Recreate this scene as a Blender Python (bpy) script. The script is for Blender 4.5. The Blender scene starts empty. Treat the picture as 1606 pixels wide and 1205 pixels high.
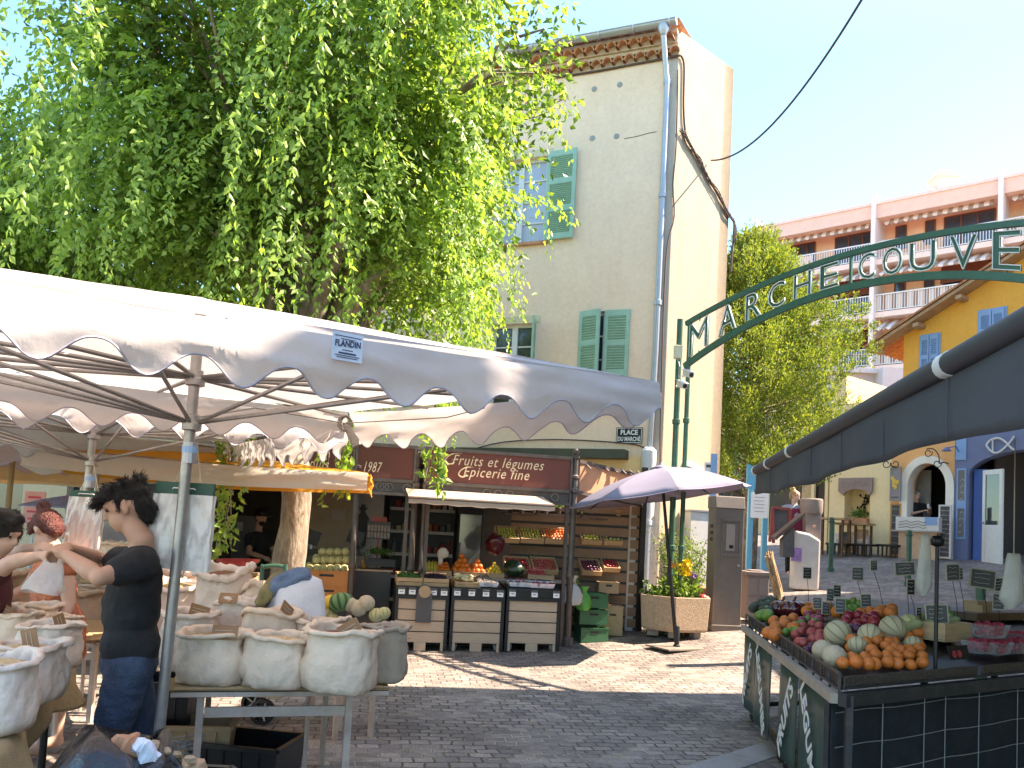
import bpy, bmesh, math, random
import numpy as np
from mathutils import Vector, Matrix, Euler, noise as mnoise
C = bpy.context.scene
COL = C.collection
rnd = random.Random(7)
R = math.radians
# ---------------------------------------------------------------- camera
FPX, PPX, PPY, CAMZ = 1300.0, 803.0, 750.0, 1.6
PITCH, ROLL = R(3.75), R(3.0)
cam = bpy.data.objects.new('camera', bpy.data.cameras.new('camera'))
COL.objects.link(cam)
CM = Matrix.Rotation(math.pi/2+PITCH, 3, 'X') @ Matrix.Rotation(ROLL, 3, 'Z')
cam.matrix_world = Matrix.Translation((0, 0, CAMZ)) @ CM.to_4x4()
cam.data.sensor_width = 36
cam.data.lens = 36*FPX/1606
cam.data.shift_y = (PPY-602.5)/1606
cam.data.clip_start = 0.05
cam.data.clip_end = 2000
C.camera = cam
# ---------------------------------------------------------------- sky and sun
SUN_DIR = Vector((math.cos(R(7))*math.cos(R(49)), math.sin(R(7))*math.cos(R(49)), math.sin(R(49))))
w = bpy.data.worlds.new('World'); C.world = w; w.use_nodes = True
nt = w.node_tree
bg = nt.nodes['Background']
sky = nt.nodes.new('ShaderNodeTexSky'); sky.sky_type = 'NISHITA'; sky.sun_disc = False
sky.sun_elevation = R(49); sky.sun_rotation = math.atan2(SUN_DIR.x, SUN_DIR.y)
sky.air_density = 1.35; sky.dust_density = 0.2; sky.ozone_density = 5.0
# the lower sky is a deeper, cyan summer blue than the model's pale horizon
wtc = nt.nodes.new('ShaderNodeTexCoord'); wsp = nt.nodes.new('ShaderNodeSeparateXYZ'); nt.links.new(wtc.outputs['Generated'], wsp.inputs[0])
wmr = nt.nodes.new('ShaderNodeMapRange'); wmr.inputs[1].default_value = .5; wmr.inputs[2].default_value = .85; nt.links.new(wsp.outputs[2], wmr.inputs[0])
wm1 = nt.nodes.new('ShaderNodeMix'); wm1.data_type = 'RGBA'; wm1.inputs[6].default_value = (.56, .79, .86, 1); wm1.inputs[7].default_value = (1.15, 1.05, 1, 1); nt.links.new(wmr.outputs[0], wm1.inputs[0])
wm2 = nt.nodes.new('ShaderNodeMix'); wm2.data_type = 'RGBA'; wm2.blend_type = 'MULTIPLY'; wm2.inputs[0].default_value = 1; nt.links.new(sky.outputs[0], wm2.inputs[6]); nt.links.new(wm1.outputs[2], wm2.inputs[7])
nt.links.new(wm2.outputs[2], bg.inputs[0]); bg.inputs[1].default_value = 0.15
sl = bpy.data.lights.new('sun', 'SUN'); sl.energy = 4.4; sl.angle = R(0.5); sl.color = (1.0, 0.93, 0.82)
so = bpy.data.objects.new('sun', sl); COL.objects.link(so)
so.rotation_euler = SUN_DIR.to_track_quat('Z', 'Y').to_euler()
C.view_settings.view_transform = 'Standard'; C.view_settings.look = 'None'
C.view_settings.exposure = 2.13; C.view_settings.gamma = 1
C.view_settings.use_white_balance = True; C.view_settings.white_balance_temperature = 7700; C.view_settings.white_balance_tint = 20
C.render.engine = 'CYCLES'
C.cycles.max_bounces = 7; C.cycles.transparent_max_bounces = 12
# ---------------------------------------------------------------- measuring helpers
def ground_z(x, y):
 s = .7*x+.7*y-8.5
 if s > 18: s = 18+(s-18)*.25
 return .11*math.log1p(math.exp(min(s*1.6, 50)))/1.6 if s < 30 else .11*s
def ray(px, py):
 d = CM @ Vector(((px-PPX)/FPX, -(py-PPY)/FPX, -1.0))
 return d
O = Vector((0, 0, CAMZ))
def W(px, py, Y):
 d = ray(px, py); return O+d*(Y/d.y)
def H(px, py, z):
 d = ray(px, py); return O+d*((z-CAMZ)/d.z)
def G(px, py):
 d = ray(px, py); t = .5
 for i in range(4000):
  p = O+d*t
  if p.z <= ground_z(p.x, p.y): return p
  t += .01
 return p
def PL(px, py, p0, n):
 d = ray(px, py); return O+d*((p0-O).dot(n)/d.dot(n))
def V(*a): return Vector(a)
def onground(x, y, dz=0): return V(x, y, ground_z(x, y)+dz)
# ---------------------------------------------------------------- materials
MATS = {}
def newmat(name):
 m = bpy.data.materials.new(name); m.use_nodes = True
 MATS[name] = m
 t = m.node_tree; b = t.nodes['Principled BSDF']
 return m, t, b
def mat(name, col, rough=.6, var=.12, scale=6, bump=0., bscale=40, metal=0., spec=.5, dirt=None, dscale=2., damt=.5, trans=0., coat=0., alpha=1., stretch=None, sss=0.):
 """solid paint / cloth / stone: colour with noise variation, optional dirt patches and bump"""
 m, t, b = newmat(name)
 N, L = t.nodes.new, t.links.new
 tc = N('ShaderNodeTexCoord'); src = tc.outputs['Object']
 if stretch:
  mp = N('ShaderNodeMapping'); mp.inputs['Scale'].default_value = stretch; L(src, mp.inputs[0]); src = mp.outputs[0]
 nz = N('ShaderNodeTexNoise'); nz.inputs['Scale'].default_value = scale; nz.inputs['Detail'].default_value = 6; nz.inputs['Roughness'].default_value = .65
 L(src, nz.inputs[0])
 rp = N('ShaderNodeValToRGB'); rp.color_ramp.elements[0].position = .3; rp.color_ramp.elements[1].position = .7
 a = [max(0, c*(1-var)) for c in col[:3]]+[1]; c2 = [min(1, c*(1+var)) for c in col[:3]]+[1]
 rp.color_ramp.elements[0].color = a; rp.color_ramp.elements[1].color = c2
 L(nz.outputs[0], rp.inputs[0]); out = rp.outputs[0]
 if dirt:
  n2 = N('ShaderNodeTexNoise'); n2.inputs['Scale'].default_value = dscale; n2.inputs['Detail'].default_value = 8; n2.inputs['Roughness'].default_value = .7
  L(src, n2.inputs[0])
  r2 = N('ShaderNodeMapRange'); r2.inputs[1].default_value = .48; r2.inputs[2].default_value = .72; r2.inputs[4].default_value = damt
  L(n2.outputs[0], r2.inputs[0])
  mx = N('ShaderNodeMix'); mx.data_type = 'RGBA'; L(r2.outputs[0], mx.inputs[0]); L(out, mx.inputs[6]); mx.inputs[7].default_value = (*dirt, 1); out = mx.outputs[2]
 L(out, b.inputs['Base Color'])
 b.inputs['Roughness'].default_value = rough; b.inputs['Metallic'].default_value = metal
 b.inputs['Specular IOR Level'].default_value = spec; b.inputs['Coat Weight'].default_value = coat
 if sss: b.inputs['Subsurface Weight'].default_value = sss; b.inputs['Subsurface Radius'].default_value = (.02, .01, .006)
 if alpha < 1: b.inputs['Alpha'].default_value = alpha
 if bump:
  n3 = N('ShaderNodeTexNoise'); n3.inputs['Scale'].default_value = bscale; n3.inputs['Detail'].default_value = 5; L(src, n3.inputs[0])
  bp = N('ShaderNodeBump'); bp.inputs['Strength'].default_value = bump; bp.inputs['Distance'].default_value = .02
  L(n3.outputs[0], bp.inputs['Height']); L(bp.outputs[0], b.inputs['Normal'])
 if trans:
  tr = N('ShaderNodeBsdfTranslucent'); L(out, tr.inputs[0]); ms = N('ShaderNodeMixShader'); ms.inputs[0].default_value = trans
  L(b.outputs[0], ms.inputs[1]); L(tr.outputs[0], ms.inputs[2]); L(ms.outputs[0], t.nodes['Material Output'].inputs[0])
 return m
def leafmat(name, c1, c2, trans=.45, rough=.45, tcol=None):
 m, t, b = newmat(name); N, L = t.nodes.new, t.links.new
 g = N('ShaderNodeNewGeometry'); rp = N('ShaderNodeValToRGB')
 rp.color_ramp.elements[0].color = (*c1, 1); rp.color_ramp.elements[1].color = (*c2, 1)
 L(g.outputs['Random Per Island'], rp.inputs[0]); L(rp.outputs[0], b.inputs['Base Color'])
 b.inputs['Roughness'].default_value = rough; b.inputs['Specular IOR Level'].default_value = .4
 tr = N('ShaderNodeBsdfTranslucent'); mx = N('ShaderNodeMix'); mx.data_type = 'RGBA'; mx.blend_type = 'MULTIPLY'; mx.inputs[0].default_value = 1
 L(rp.outputs[0], mx.inputs[6]); tc = tcol or (1.6, 1.5, .7); mx.inputs[7].default_value = (*tc, 1); L(mx.outputs[2], tr.inputs[0])
 ms = N('ShaderNodeMixShader'); ms.inputs[0].default_value = trans
 L(b.outputs[0], ms.inputs[1]); L(tr.outputs[0], ms.inputs[2]); L(ms.outputs[0], t.nodes['Material Output'].inputs[0])
 return m
# ---------------------------------------------------------------- objects and properties
def tag(o, label=None, cat=None, group=None, kind=None):
 if label: o['label'] = label
 if cat: o['category'] = cat
 if group: o['group'] = group
 if kind: o['kind'] = kind
 return o
def thing(name, label, cat, loc=(0, 0, 0), group=None):
 o = bpy.data.objects.new(name, None); COL.objects.link(o); o.location = loc; o.empty_display_size = .1
 return tag(o, label, cat, group)
def wloc(o):
 v = Vector((0, 0, 0))
 while o: v += o.location; o = o.parent
 return v
def copy_tree(o, loc=None, rz=None, label=None, group=None, parent=None, scale=None):
 c = o.copy(); COL.objects.link(c)
 if parent: c.parent = parent
 for ch in list(o.children):
  copy_tree(ch, parent=c)
 if loc is not None: c.location = loc
 if rz is not None: c.rotation_euler = (0, 0, rz) if not isinstance(rz, tuple) else rz
 if scale is not None: c.scale = (scale,)*3 if not isinstance(scale, tuple) else scale
 if label: c['label'] = label
 if group: c['group'] = group
 return c
class MB:
 def __init__(s): s.v = []; s.f = []; s.m = []
 def add(s, vs, fs, mi=0):
  b = len(s.v); s.v += [tuple(x) for x in vs]; s.f += [tuple(i+b for i in f) for f in fs]; s.m += [mi]*len(fs); return s
 def box(s, c, d, rot=None, mi=0):
  c = Vector(c); vs = []
  for z in (-.5, .5):
   for x, y in ((-.5, -.5), (.5, -.5), (.5, .5), (-.5, .5)):
    p = Vector((x*d[0], y*d[1], z*d[2]))
    if rot is not None: p = rot @ p
    vs.append(c+p)
  return s.add(vs, [(3, 2, 1, 0), (4, 5, 6, 7), (0, 1, 5, 4), (1, 2, 6, 5), (2, 3, 7, 6), (3, 0, 4, 7)], mi)
 def beam(s, a, b, w, h, up=(0, 0, 1), mi=0):
  a, b = Vector(a), Vector(b); d = (b-a); l = d.length; d.normalize()
  up = Vector(up); x = d.cross(up)
  if x.length < 1e-4: x = d.cross(Vector((1, 0, 0)))
  x.normalize(); u = x.cross(d)
  return s.box((a+b)/2, (w, l, h), Matrix((x, d, u)).transposed(), mi)
 def tube(s, pts, r, n=8, mi=0, caps=True):
  pts = [Vector(p) for p in pts]; k = len(pts); rs = r if hasattr(r, '__len__') else [r]*k
  vs = []; prev = None
  for i, p in enumerate(pts):
   d = (pts[min(i+1, k-1)]-pts[max(i-1, 0)])
   if d.length < 1e-9: d = Vector((0, 0, 1))
   d.normalize()
   if prev is None:
    a = Vector((0, 0, 1)) if abs(d.z) < .9 else Vector((1, 0, 0)); x = d.cross(a).normalized()
   else:
    x = prev-d*prev.dot(d)
    if x.length < 1e-6: x = d.orthogonal()
    x.normalize()
   prev = x; y = d.cross(x)
   for j in range(n):
    t = 2*math.pi*j/n; vs.append(p+(x*math.cos(t)+y*math.sin(t))*rs[i])
  fs = [(i*n+j, i*n+(j+1) % n, (i+1)*n+(j+1) % n, (i+1)*n+j) for i in range(k-1) for j in range(n)]
  if caps: fs += [tuple(range(n-1, -1, -1)), tuple((k-1)*n+j for j in range(n))]
  return s.add(vs, fs, mi)
 def lathe(s, c, prof, n=20, mi=0, sx=1, sy=1, rot=None):
  c = Vector(c); vs = []
  for r, z in prof:
   for j in range(n):
    t = 2*math.pi*j/n; p = Vector((r*math.cos(t)*sx, r*math.sin(t)*sy, z))
    if rot is not None: p = rot @ p
    vs.append(c+p)
  k = len(prof)
  fs = [(i*n+j, i*n+(j+1) % n, (i+1)*n+(j+1) % n, (i+1)*n+j) for i in range(k-1) for j in range(n)]
  if prof[0][0] > 1e-5: fs.append(tuple(range(n-1, -1, -1)))
  if prof[-1][0] > 1e-5: fs.append(tuple((k-1)*n+j for j in range(n)))
  return s.add(vs, fs, mi)
 def sphere(s, c, r, n=12, m=8, mi=0, rot=None, jit=None):
  r = r if hasattr(r, '__len__') else (r, r, r); c = Vector(c); vs = []
  for i in range(m+1):
   ph = math.pi*i/m
   for j in range(n):
    t = 2*math.pi*j/n; p = Vector((r[0]*math.sin(ph)*math.cos(t), r[1]*math.sin(ph)*math.sin(t), -r[2]*math.cos(ph)))
    if rot is not None: p = rot @ p
    if jit: p = p*(1+jit*mnoise.noise((c+p)*9))
    vs.append(c+p)
  fs = [(i*n+j, i*n+(j+1) % n, (i+1)*n+(j+1) % n, (i+1)*n+j) for i in range(m) for j in range(n)]
  return s.add(vs, fs, mi)
 def prism(s, pts, off, mi=0):
  """polygon (list of points) swept by vector off"""
  off = Vector(off); n = len(pts); pts = [Vector(p) for p in pts]
  vs = pts+[p+off for p in pts]
  fs = [tuple(range(n)), tuple(range(2*n-1, n-1, -1))]+[((i+1) % n, i, i+n, (i+1) % n+n) for i in range(n)]
  return s.add(vs, fs, mi)
 def grid(s, fn, nu, nv, mi=0, thick=None):
  vs = [Vector(fn(i/nu, j/nv)) for j in range(nv+1) for i in range(nu+1)]
  fs = [(j*(nu+1)+i, j*(nu+1)+i+1, (j+1)*(nu+1)+i+1, (j+1)*(nu+1)+i) for j in range(nv) for i in range(nu)]
  return s.add(vs, fs, mi)
 def build(s, name, m, parent=None, smooth=False, sharp=None, weld=True, solid=0, bevel=0):
  off = wloc(parent) if parent else None
  V_ = s.v
  if parent is None:
   a = np.array(V_); c = (a.min(0)+a.max(0))/2; off = Vector((c[0], c[1], a[:, 2].min()))
  me = bpy.data.meshes.new(name)
  me.from_pydata([(x-off.x, y-off.y, z-off.z) for x, y, z in V_], [], s.f)
  ms = m if isinstance(m, (list, tuple)) else [m]
  for q in ms: me.materials.append(q)
  me.polygons.foreach_set('material_index', s.m)
  if weld or bevel:
   bm = bmesh.new(); bm.from_mesh(me)
   bmesh.ops.remove_doubles(bm, verts=bm.verts, dist=1e-5)
   bmesh.ops.recalc_face_normals(bm, faces=bm.faces)
   bm.to_mesh(me); bm.free()
  if smooth:
   me.polygons.foreach_set('use_smooth', [True]*len(me.polygons))
   if sharp: me.set_sharp_from_angle(angle=R(sharp))
  me.update()
  o = bpy.data.objects.new(name, me); COL.objects.link(o)
  if parent: o.parent = parent
  else: o.location = off
  if solid:
   md = o.modifiers.new('s', 'SOLIDIFY'); md.thickness = solid; md.offset = 0
  if bevel:
   md = o.modifiers.new('b', 'BEVEL'); md.width = bevel; md.segments = 2; md.limit_method = 'ANGLE'
  return o
def struct(o): o['kind'] = 'structure'; return o
def leaves_mesh(name, P, D, U, L, Wd, m, parent, fold=.25):
 """many leaf-shaped folded faces: P base points, D directions, U side directions, lengths L, widths Wd (numpy)"""
 n = len(P); D = D/np.linalg.norm(D, axis=1)[:, None]
 U = U-(U*D).sum(1)[:, None]*D; U /= np.linalg.norm(U, axis=1)[:, None]+1e-9
 Nn = np.cross(D, U); L = L[:, None]; Wd = Wd[:, None]
 a = P; b = P+D*L*.42+U*Wd*.5+Nn*Wd*fold; c = P+D*L; d = P+D*L*.42-U*Wd*.5+Nn*Wd*fold
 v = np.stack([a, b, c, d], 1).reshape(-1, 3)
 off = np.array(wloc(parent)); v = v-off
 me = bpy.data.meshes.new(name); me.vertices.add(4*n); me.vertices.foreach_set('co', v.ravel())
 idx = np.arange(n)*4
 tri = np.stack([idx, idx+1, idx+2, idx, idx+2, idx+3], 1).ravel()
 me.loops.add(6*n); me.loops.foreach_set('vertex_index', tri)
 me.polygons.add(2*n); me.polygons.foreach_set('loop_start', np.arange(2*n)*3); me.polygons.foreach_set('loop_total', np.full(2*n, 3))
 me.materials.append(m); me.update(calc_edges=True)
 o = bpy.data.objects.new(name, me); COL.objects.link(o); o.parent = parent
 return o
def textmesh(txt, size, depth=.004, shear=0., spacing=1., bold=0.):
 cu = bpy.data.curves.new('t', 'FONT'); cu.body = txt; cu.size = size; cu.extrude = depth/2; cu.shear = shear; cu.space_character = spacing
 cu.align_x = 'CENTER'; cu.align_y = 'CENTER'; cu.offset = bold; cu.resolution_u = 3
 ob = bpy.data.objects.new('t', cu); COL.objects.link(ob)
 dg = bpy.context.evaluated_depsgraph_get(); me = bpy.data.meshes.new_from_object(ob.evaluated_get(dg))
 vs = [v.co.copy() for v in me.vertices]; fs = [tuple(p.vertices) for p in me.polygons]
 bpy.data.objects.remove(ob); bpy.data.curves.remove(cu); bpy.data.meshes.remove(me)
 return vs, fs
def text(mb, txt, org, right, up, size, depth=.004, shear=0., spacing=1., bold=0., fit=None, mi=0, arc=None):
 """write txt centred at org in the plane (right, up); fit = total width"""
 vs, fs = textmesh(txt, size, depth, shear, spacing, bold)
 right = Vector(right).normalized(); up = Vector(up).normalized(); n = right.cross(up)
 xs = [v.x for v in vs]; w_ = max(xs)-min(xs); k = fit/w_ if fit else 1; cx = (max(xs)+min(xs))/2
 out = []
 for v in vs:
  x = (v.x-cx)*k; y = v.y+(arc*x*x if arc else 0)
  out.append(Vector(org)+right*x+up*y+n*v.z)
 mb.add(out, fs, mi); return mb
def outline_tubes(mb, txt, size, r, fn):
 """outline of letters as thin tubes; fn maps (x,y) of the letter to a world point"""
 cu = bpy.data.curves.new('t', 'FONT'); cu.body = txt; cu.size = size; cu.fill_mode = 'NONE'; cu.align_x = 'CENTER'; cu.resolution_u = 3
 ob = bpy.data.objects.new('t', cu); COL.objects.link(ob)
 dg = bpy.context.evaluated_depsgraph_get(); me = bpy.data.meshes.new_from_object(ob.evaluated_get(dg))
 adj = {}
 for e in me.edges:
  a, b = e.vertices; adj.setdefault(a, []).append(b); adj.setdefault(b, []).append(a)
 seen = set()
 for s0 in adj:
  if s0 in seen: continue
  loop = [s0]; seen.add(s0); cur = s0
  while True:
   nx = [q for q in adj[cur] if q not in seen]
   if not nx: break
   cur = nx[0]; seen.add(cur); loop.append(cur)
  pts = [fn(me.vertices[i].co.x, me.vertices[i].co.y) for i in loop]
  if len(pts) > 2: mb.tube(pts+[pts[0]], r, 5)
 bpy.data.objects.remove(ob); bpy.data.curves.remove(cu); bpy.data.meshes.remove(me)
 return mb
def sweep_blob(name, parts, voxel, m, parent, smooth_it=4, fold=0.):
 """one continuous skin grown from tapered limbs and ellipsoids: voxel union, then smoothed"""
 mb = MB()
 for p in parts:
  if p[0] == 'c':                                              # chain of (point, radius)
   pts = [Vector(q[0]) for q in p[1]]; rs = [q[1] for q in p[1]]
   mb.tube(pts, rs, 14)
   mb.sphere(pts[0], rs[0], 14, 10); mb.sphere(pts[-1], rs[-1], 14, 10)
   for q, r_ in zip(pts[1:-1], rs[1:-1]): mb.sphere(q, r_*.99, 14, 10)
  else:                                                        # ellipsoid: centre, radii, rotation
   mb.sphere(p[1], p[2], 20, 14, rot=(Euler(p[3]).to_matrix() if len(p) > 3 else None))
 o = mb.build(name, m, parent, weld=False)
 md = o.modifiers.new('r', 'REMESH'); md.mode = 'VOXEL'; md.voxel_size = voxel
 if smooth_it:
  ms = o.modifiers.new('s', 'SMOOTH'); ms.iterations = smooth_it; ms.factor = .5
 dg = bpy.context.evaluated_depsgraph_get(); me = bpy.data.meshes.new_from_object(o.evaluated_get(dg))
 if fold:
  nn = [v.normal.copy() for v in me.vertices]
  for v, q in zip(me.vertices, nn):
   c = v.co; r_ = (1-2*abs(mnoise.noise(V(c.x*7+c.z*6, c.y*7-c.z*4, c.z*5))))*.6+(1-2*abs(mnoise.noise(V(c.x*15, c.y*15, c.z*22+c.x*10))))*.4
   v.co += q*fold*r_
 o.modifiers.clear(); old = o.data; o.data = me; bpy.data.meshes.remove(old); me.name = name
 me.polygons.foreach_set('use_smooth', [True]*len(me.polygons))
 return o
def fbm(p, s=1., o=3):
 return mnoise.fractal(Vector(p)*s, 1.0, 2.0, o)
# ================================================================ GROUND
def cobble_mat():
 m, t, b = newmat('cobbles'); N, L = t.nodes.new, t.links.new
 tc = N('ShaderNodeTexCoord'); mp = N('ShaderNodeMapping'); mp.inputs['Rotation'].default_value = (0, 0, R(-9)); L(tc.outputs['Object'], mp.inputs[0])
 nz = N('ShaderNodeTexNoise'); nz.inputs['Scale'].default_value = 2.2; nz.inputs['Detail'].default_value = 4; L(mp.outputs[0], nz.inputs[0])
 sub = N('ShaderNodeVectorMath'); sub.operation = 'SUBTRACT'; L(nz.outputs['Color'], sub.inputs[0]); sub.inputs[1].default_value = (.5, .5, .5)
 sc = N('ShaderNodeVectorMath'); sc.operation = 'SCALE'; L(sub.outputs[0], sc.inputs[0]); sc.inputs['Scale'].default_value = .12
 ad = N('ShaderNodeVectorMath'); L(mp.outputs[0], ad.inputs[0]); L(sc.outputs[0], ad.inputs[1])
 br = N('ShaderNodeTexBrick'); L(ad.outputs[0], br.inputs['Vector'])
 br.inputs['Scale'].default_value = 1; br.inputs['Brick Width'].default_value = .16; br.inputs['Row Height'].default_value = .115
 br.inputs['Mortar Size'].default_value = .009; br.inputs['Mortar Smooth'].default_value = .6; br.offset_frequency = 2; br.offset = .45
 br.inputs['Color1'].default_value = (.19, .165, .15, 1); br.inputs['Color2'].default_value = (.34, .29, .25, 1); br.inputs['Mortar'].default_value = (.12, .10, .075, 1)
 # stains, worn warm patches and pale dust in the joints
 n2 = N('ShaderNodeTexNoise'); n2.inputs['Scale'].default_value = .7; n2.inputs['Detail'].default_value = 9; n2.inputs['Roughness'].default_value = .75; L(tc.outputs['Object'], n2.inputs[0])
 r2 = N('ShaderNodeMapRange'); r2.inputs[1].default_value = .35; r2.inputs[2].default_value = .7; r2.inputs[3].default_value = .58; r2.inputs[4].default_value = 1.32; L(n2.outputs[0], r2.inputs[0])
 mul = N('ShaderNodeVectorMath'); mul.operation = 'SCALE'; L(br.outputs['Color'], mul.inputs[0]); L(r2.outputs[0], mul.inputs['Scale'])
 n4 = N('ShaderNodeTexNoise'); n4.inputs['Scale'].default_value = 45; n4.inputs['Detail'].default_value = 5; L(tc.outputs['Object'], n4.inputs[0])
 r4 = N('ShaderNodeMapRange'); r4.inputs[1].default_value = .3; r4.inputs[2].default_value = .7; r4.inputs[3].default_value = .75; r4.inputs[4].default_value = 1.25; L(n4.outputs[0], r4.inputs[0])
 mu2 = N('ShaderNodeVectorMath'); mu2.operation = 'SCALE'; L(mul.outputs[0], mu2.inputs[0]); L(r4.outputs[0], mu2.inputs['Scale'])
 n3 = N('ShaderNodeTexNoise'); n3.inputs['Scale'].default_value = 1.6; n3.inputs['Detail'].default_value = 3; L(tc.outputs['Object'], n3.inputs[0])
 r3 = N('ShaderNodeMapRange'); r3.inputs[1].default_value = .5; r3.inputs[2].default_value = .62; L(n3.outputs[0], r3.inputs[0])
 m3 = N('ShaderNodeMath'); m3.operation = 'MULTIPLY'; L(r3.outputs[0], m3.inputs[0]); L(br.outputs['Fac'], m3.inputs[1])
 mx = N('ShaderNodeMix'); mx.data_type = 'RGBA'; L(m3.outputs[0], mx.inputs[0]); L(mu2.outputs[0], mx.inputs[6]); mx.inputs[7].default_value = (.46, .40, .31, 1)
 L(mx.outputs[2], b.inputs['Base Color']); b.inputs['Roughness'].default_value = .62; b.inputs['Specular IOR Level'].default_value = .35
 inv = N('ShaderNodeMath'); inv.operation = 'SUBTRACT'; inv.inputs[0].default_value = 1; L(br.outputs['Fac'], inv.inputs[1])
 a2 = N('ShaderNodeMath'); a2.operation = 'MULTIPLY_ADD'; L(n4.outputs[0], a2.inputs[0]); a2.inputs[1].default_value = .35; L(inv.outputs[0], a2.inputs[2])
 a3 = N('ShaderNodeMath'); a3.operation = 'MULTIPLY_ADD'; L(nz.outputs[0], a3.inputs[0]); a3.inputs[1].default_value = .8; L(a2.outputs[0], a3.inputs[2])
 bp = N('ShaderNodeBump'); bp.inputs['Strength'].default_value = .9; bp.inputs['Distance'].default_value = .02; L(a3.outputs[0], bp.inputs['Height']); L(bp.outputs[0], b.inputs['Normal'])
 return m
M_cob = cobble_mat()
M_kerb = mat('pale_stone_band', (.33, .32, .30), .75, .12, 5, .3, 60, dirt=(.2, .18, .15), damt=.6)
g = MB()
def gx(n0, n1, a, b_): return [a+(b_-a)*i/n1 for i in range(n1+1)]
xs = [-400, -150, -60]+[-30+i*.5 for i in range(121)]+[60, 150, 400]; ys = [-60, -20]+[-6+i*.5 for i in range(121)]+[80, 150, 500]
vs = [(x, y, ground_z(x, y)+.006*fbm((x*.9, y*.9, 0), 1, 2)) for y in ys for x in xs]; nx = len(xs)
g.add(vs, [(j*nx+i, j*nx+i+1, (j+1)*nx+i+1, (j+1)*nx+i) for j in range(len(ys)-1) for i in range(nx-1)])
struct(g.build('pavement', M_cob, smooth=True))
# pale stone drainage band crossing the cobbles
k0, k1 = G(1040, 1215), G(1250, 1150); k2 = k1+(k1-k0).normalized()*3; k0 = k0-(k1-k0).normalized()*1.5
kb = MB(); d = (k2-k0).normalized(); pn = V(d.y, -d.x, 0)
for i in range(14):
 a = k0+(k2-k0)*(i/14); b = k0+(k2-k0)*((i+1)/14)-d*.008
 z = .012
 pts = [V(q.x, q.y, ground_z(q.x, q.y)+z-.03) for q in (a+pn*.0, b+pn*.0, b+pn*.27, a+pn*.27)]
 kb.prism(pts, (0, 0, .03))
struct(kb.build('stone_band', M_kerb, bevel=.004))
# straw litter on the cobbles
M_straw = mat('straw', (.62, .5, .3), .8, .2, 30)
st = MB()
for i in range(210):
 if i < 90: p = G(rnd.uniform(560, 1230), rnd.uniform(1090, 1200))
 else: p = G(rnd.uniform(620, 1150), rnd.uniform(1030, 1200))
 a = rnd.uniform(0, math.pi); l = rnd.uniform(.03, .16); bnd = rnd.uniform(-.5, .5)
 q = [p+V(math.cos(a+bnd*t)*l*t, math.sin(a+bnd*t)*l*t, .012) for t in (0, .33, .66, 1)]
 st.tube(q, .0012, 3)
tag(st.build('straw_litter', M_straw), kind='stuff')
# ================================================================ WALLS WITH OPENINGS
def wall(mb, p0, d, n, L_, z0, z1, holes=(), depth=.2, mi=0, rmi=0, thick=.35):
 """front face of a wall in the vertical plane p0 + u d; holes (u0,u1,z0,z1) get reveals of given depth; n points out"""
 p0 = V(p0.x, p0.y, 0); us = sorted({0, L_}|{h[0] for h in holes}|{h[1] for h in holes}); zs = sorted({z0, z1}|{h[2] for h in holes}|{h[3] for h in holes})
 us = [u for u in us if -1e-6 <= u <= L_+1e-6]; zs = [z for z in zs if z0-1e-6 <= z <= z1+1e-6]
 P = lambda u, z, o=0: p0+d*u+V(0, 0, z)-n*o
 for i in range(len(us)-1):
  for j in range(len(zs)-1):
   cu, cz = (us[i]+us[i+1])/2, (zs[j]+zs[j+1])/2
   if any(h[0] < cu < h[1] and h[2] < cz < h[3] for h in holes): continue
   mb.add([P(us[i], zs[j]), P(us[i+1], zs[j]), P(us[i+1], zs[j+1]), P(us[i], zs[j+1])], [(0, 1, 2, 3)], mi)
 for h in holes:
  a, b, c, e = h
  c = max(c, z0); e = min(e, z1)
  for q in ([P(a, c), P(a, e), P(a, e, depth), P(a, c, depth)], [P(b, c), P(b, e), P(b, e, depth), P(b, c, depth)], [P(a, e), P(b, e), P(b, e, depth), P(a, e, depth)], [P(a, c), P(b, c), P(b, c, depth), P(a, c, depth)]):
   mb.add(q, [(0, 1, 2, 3)], rmi)
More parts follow.
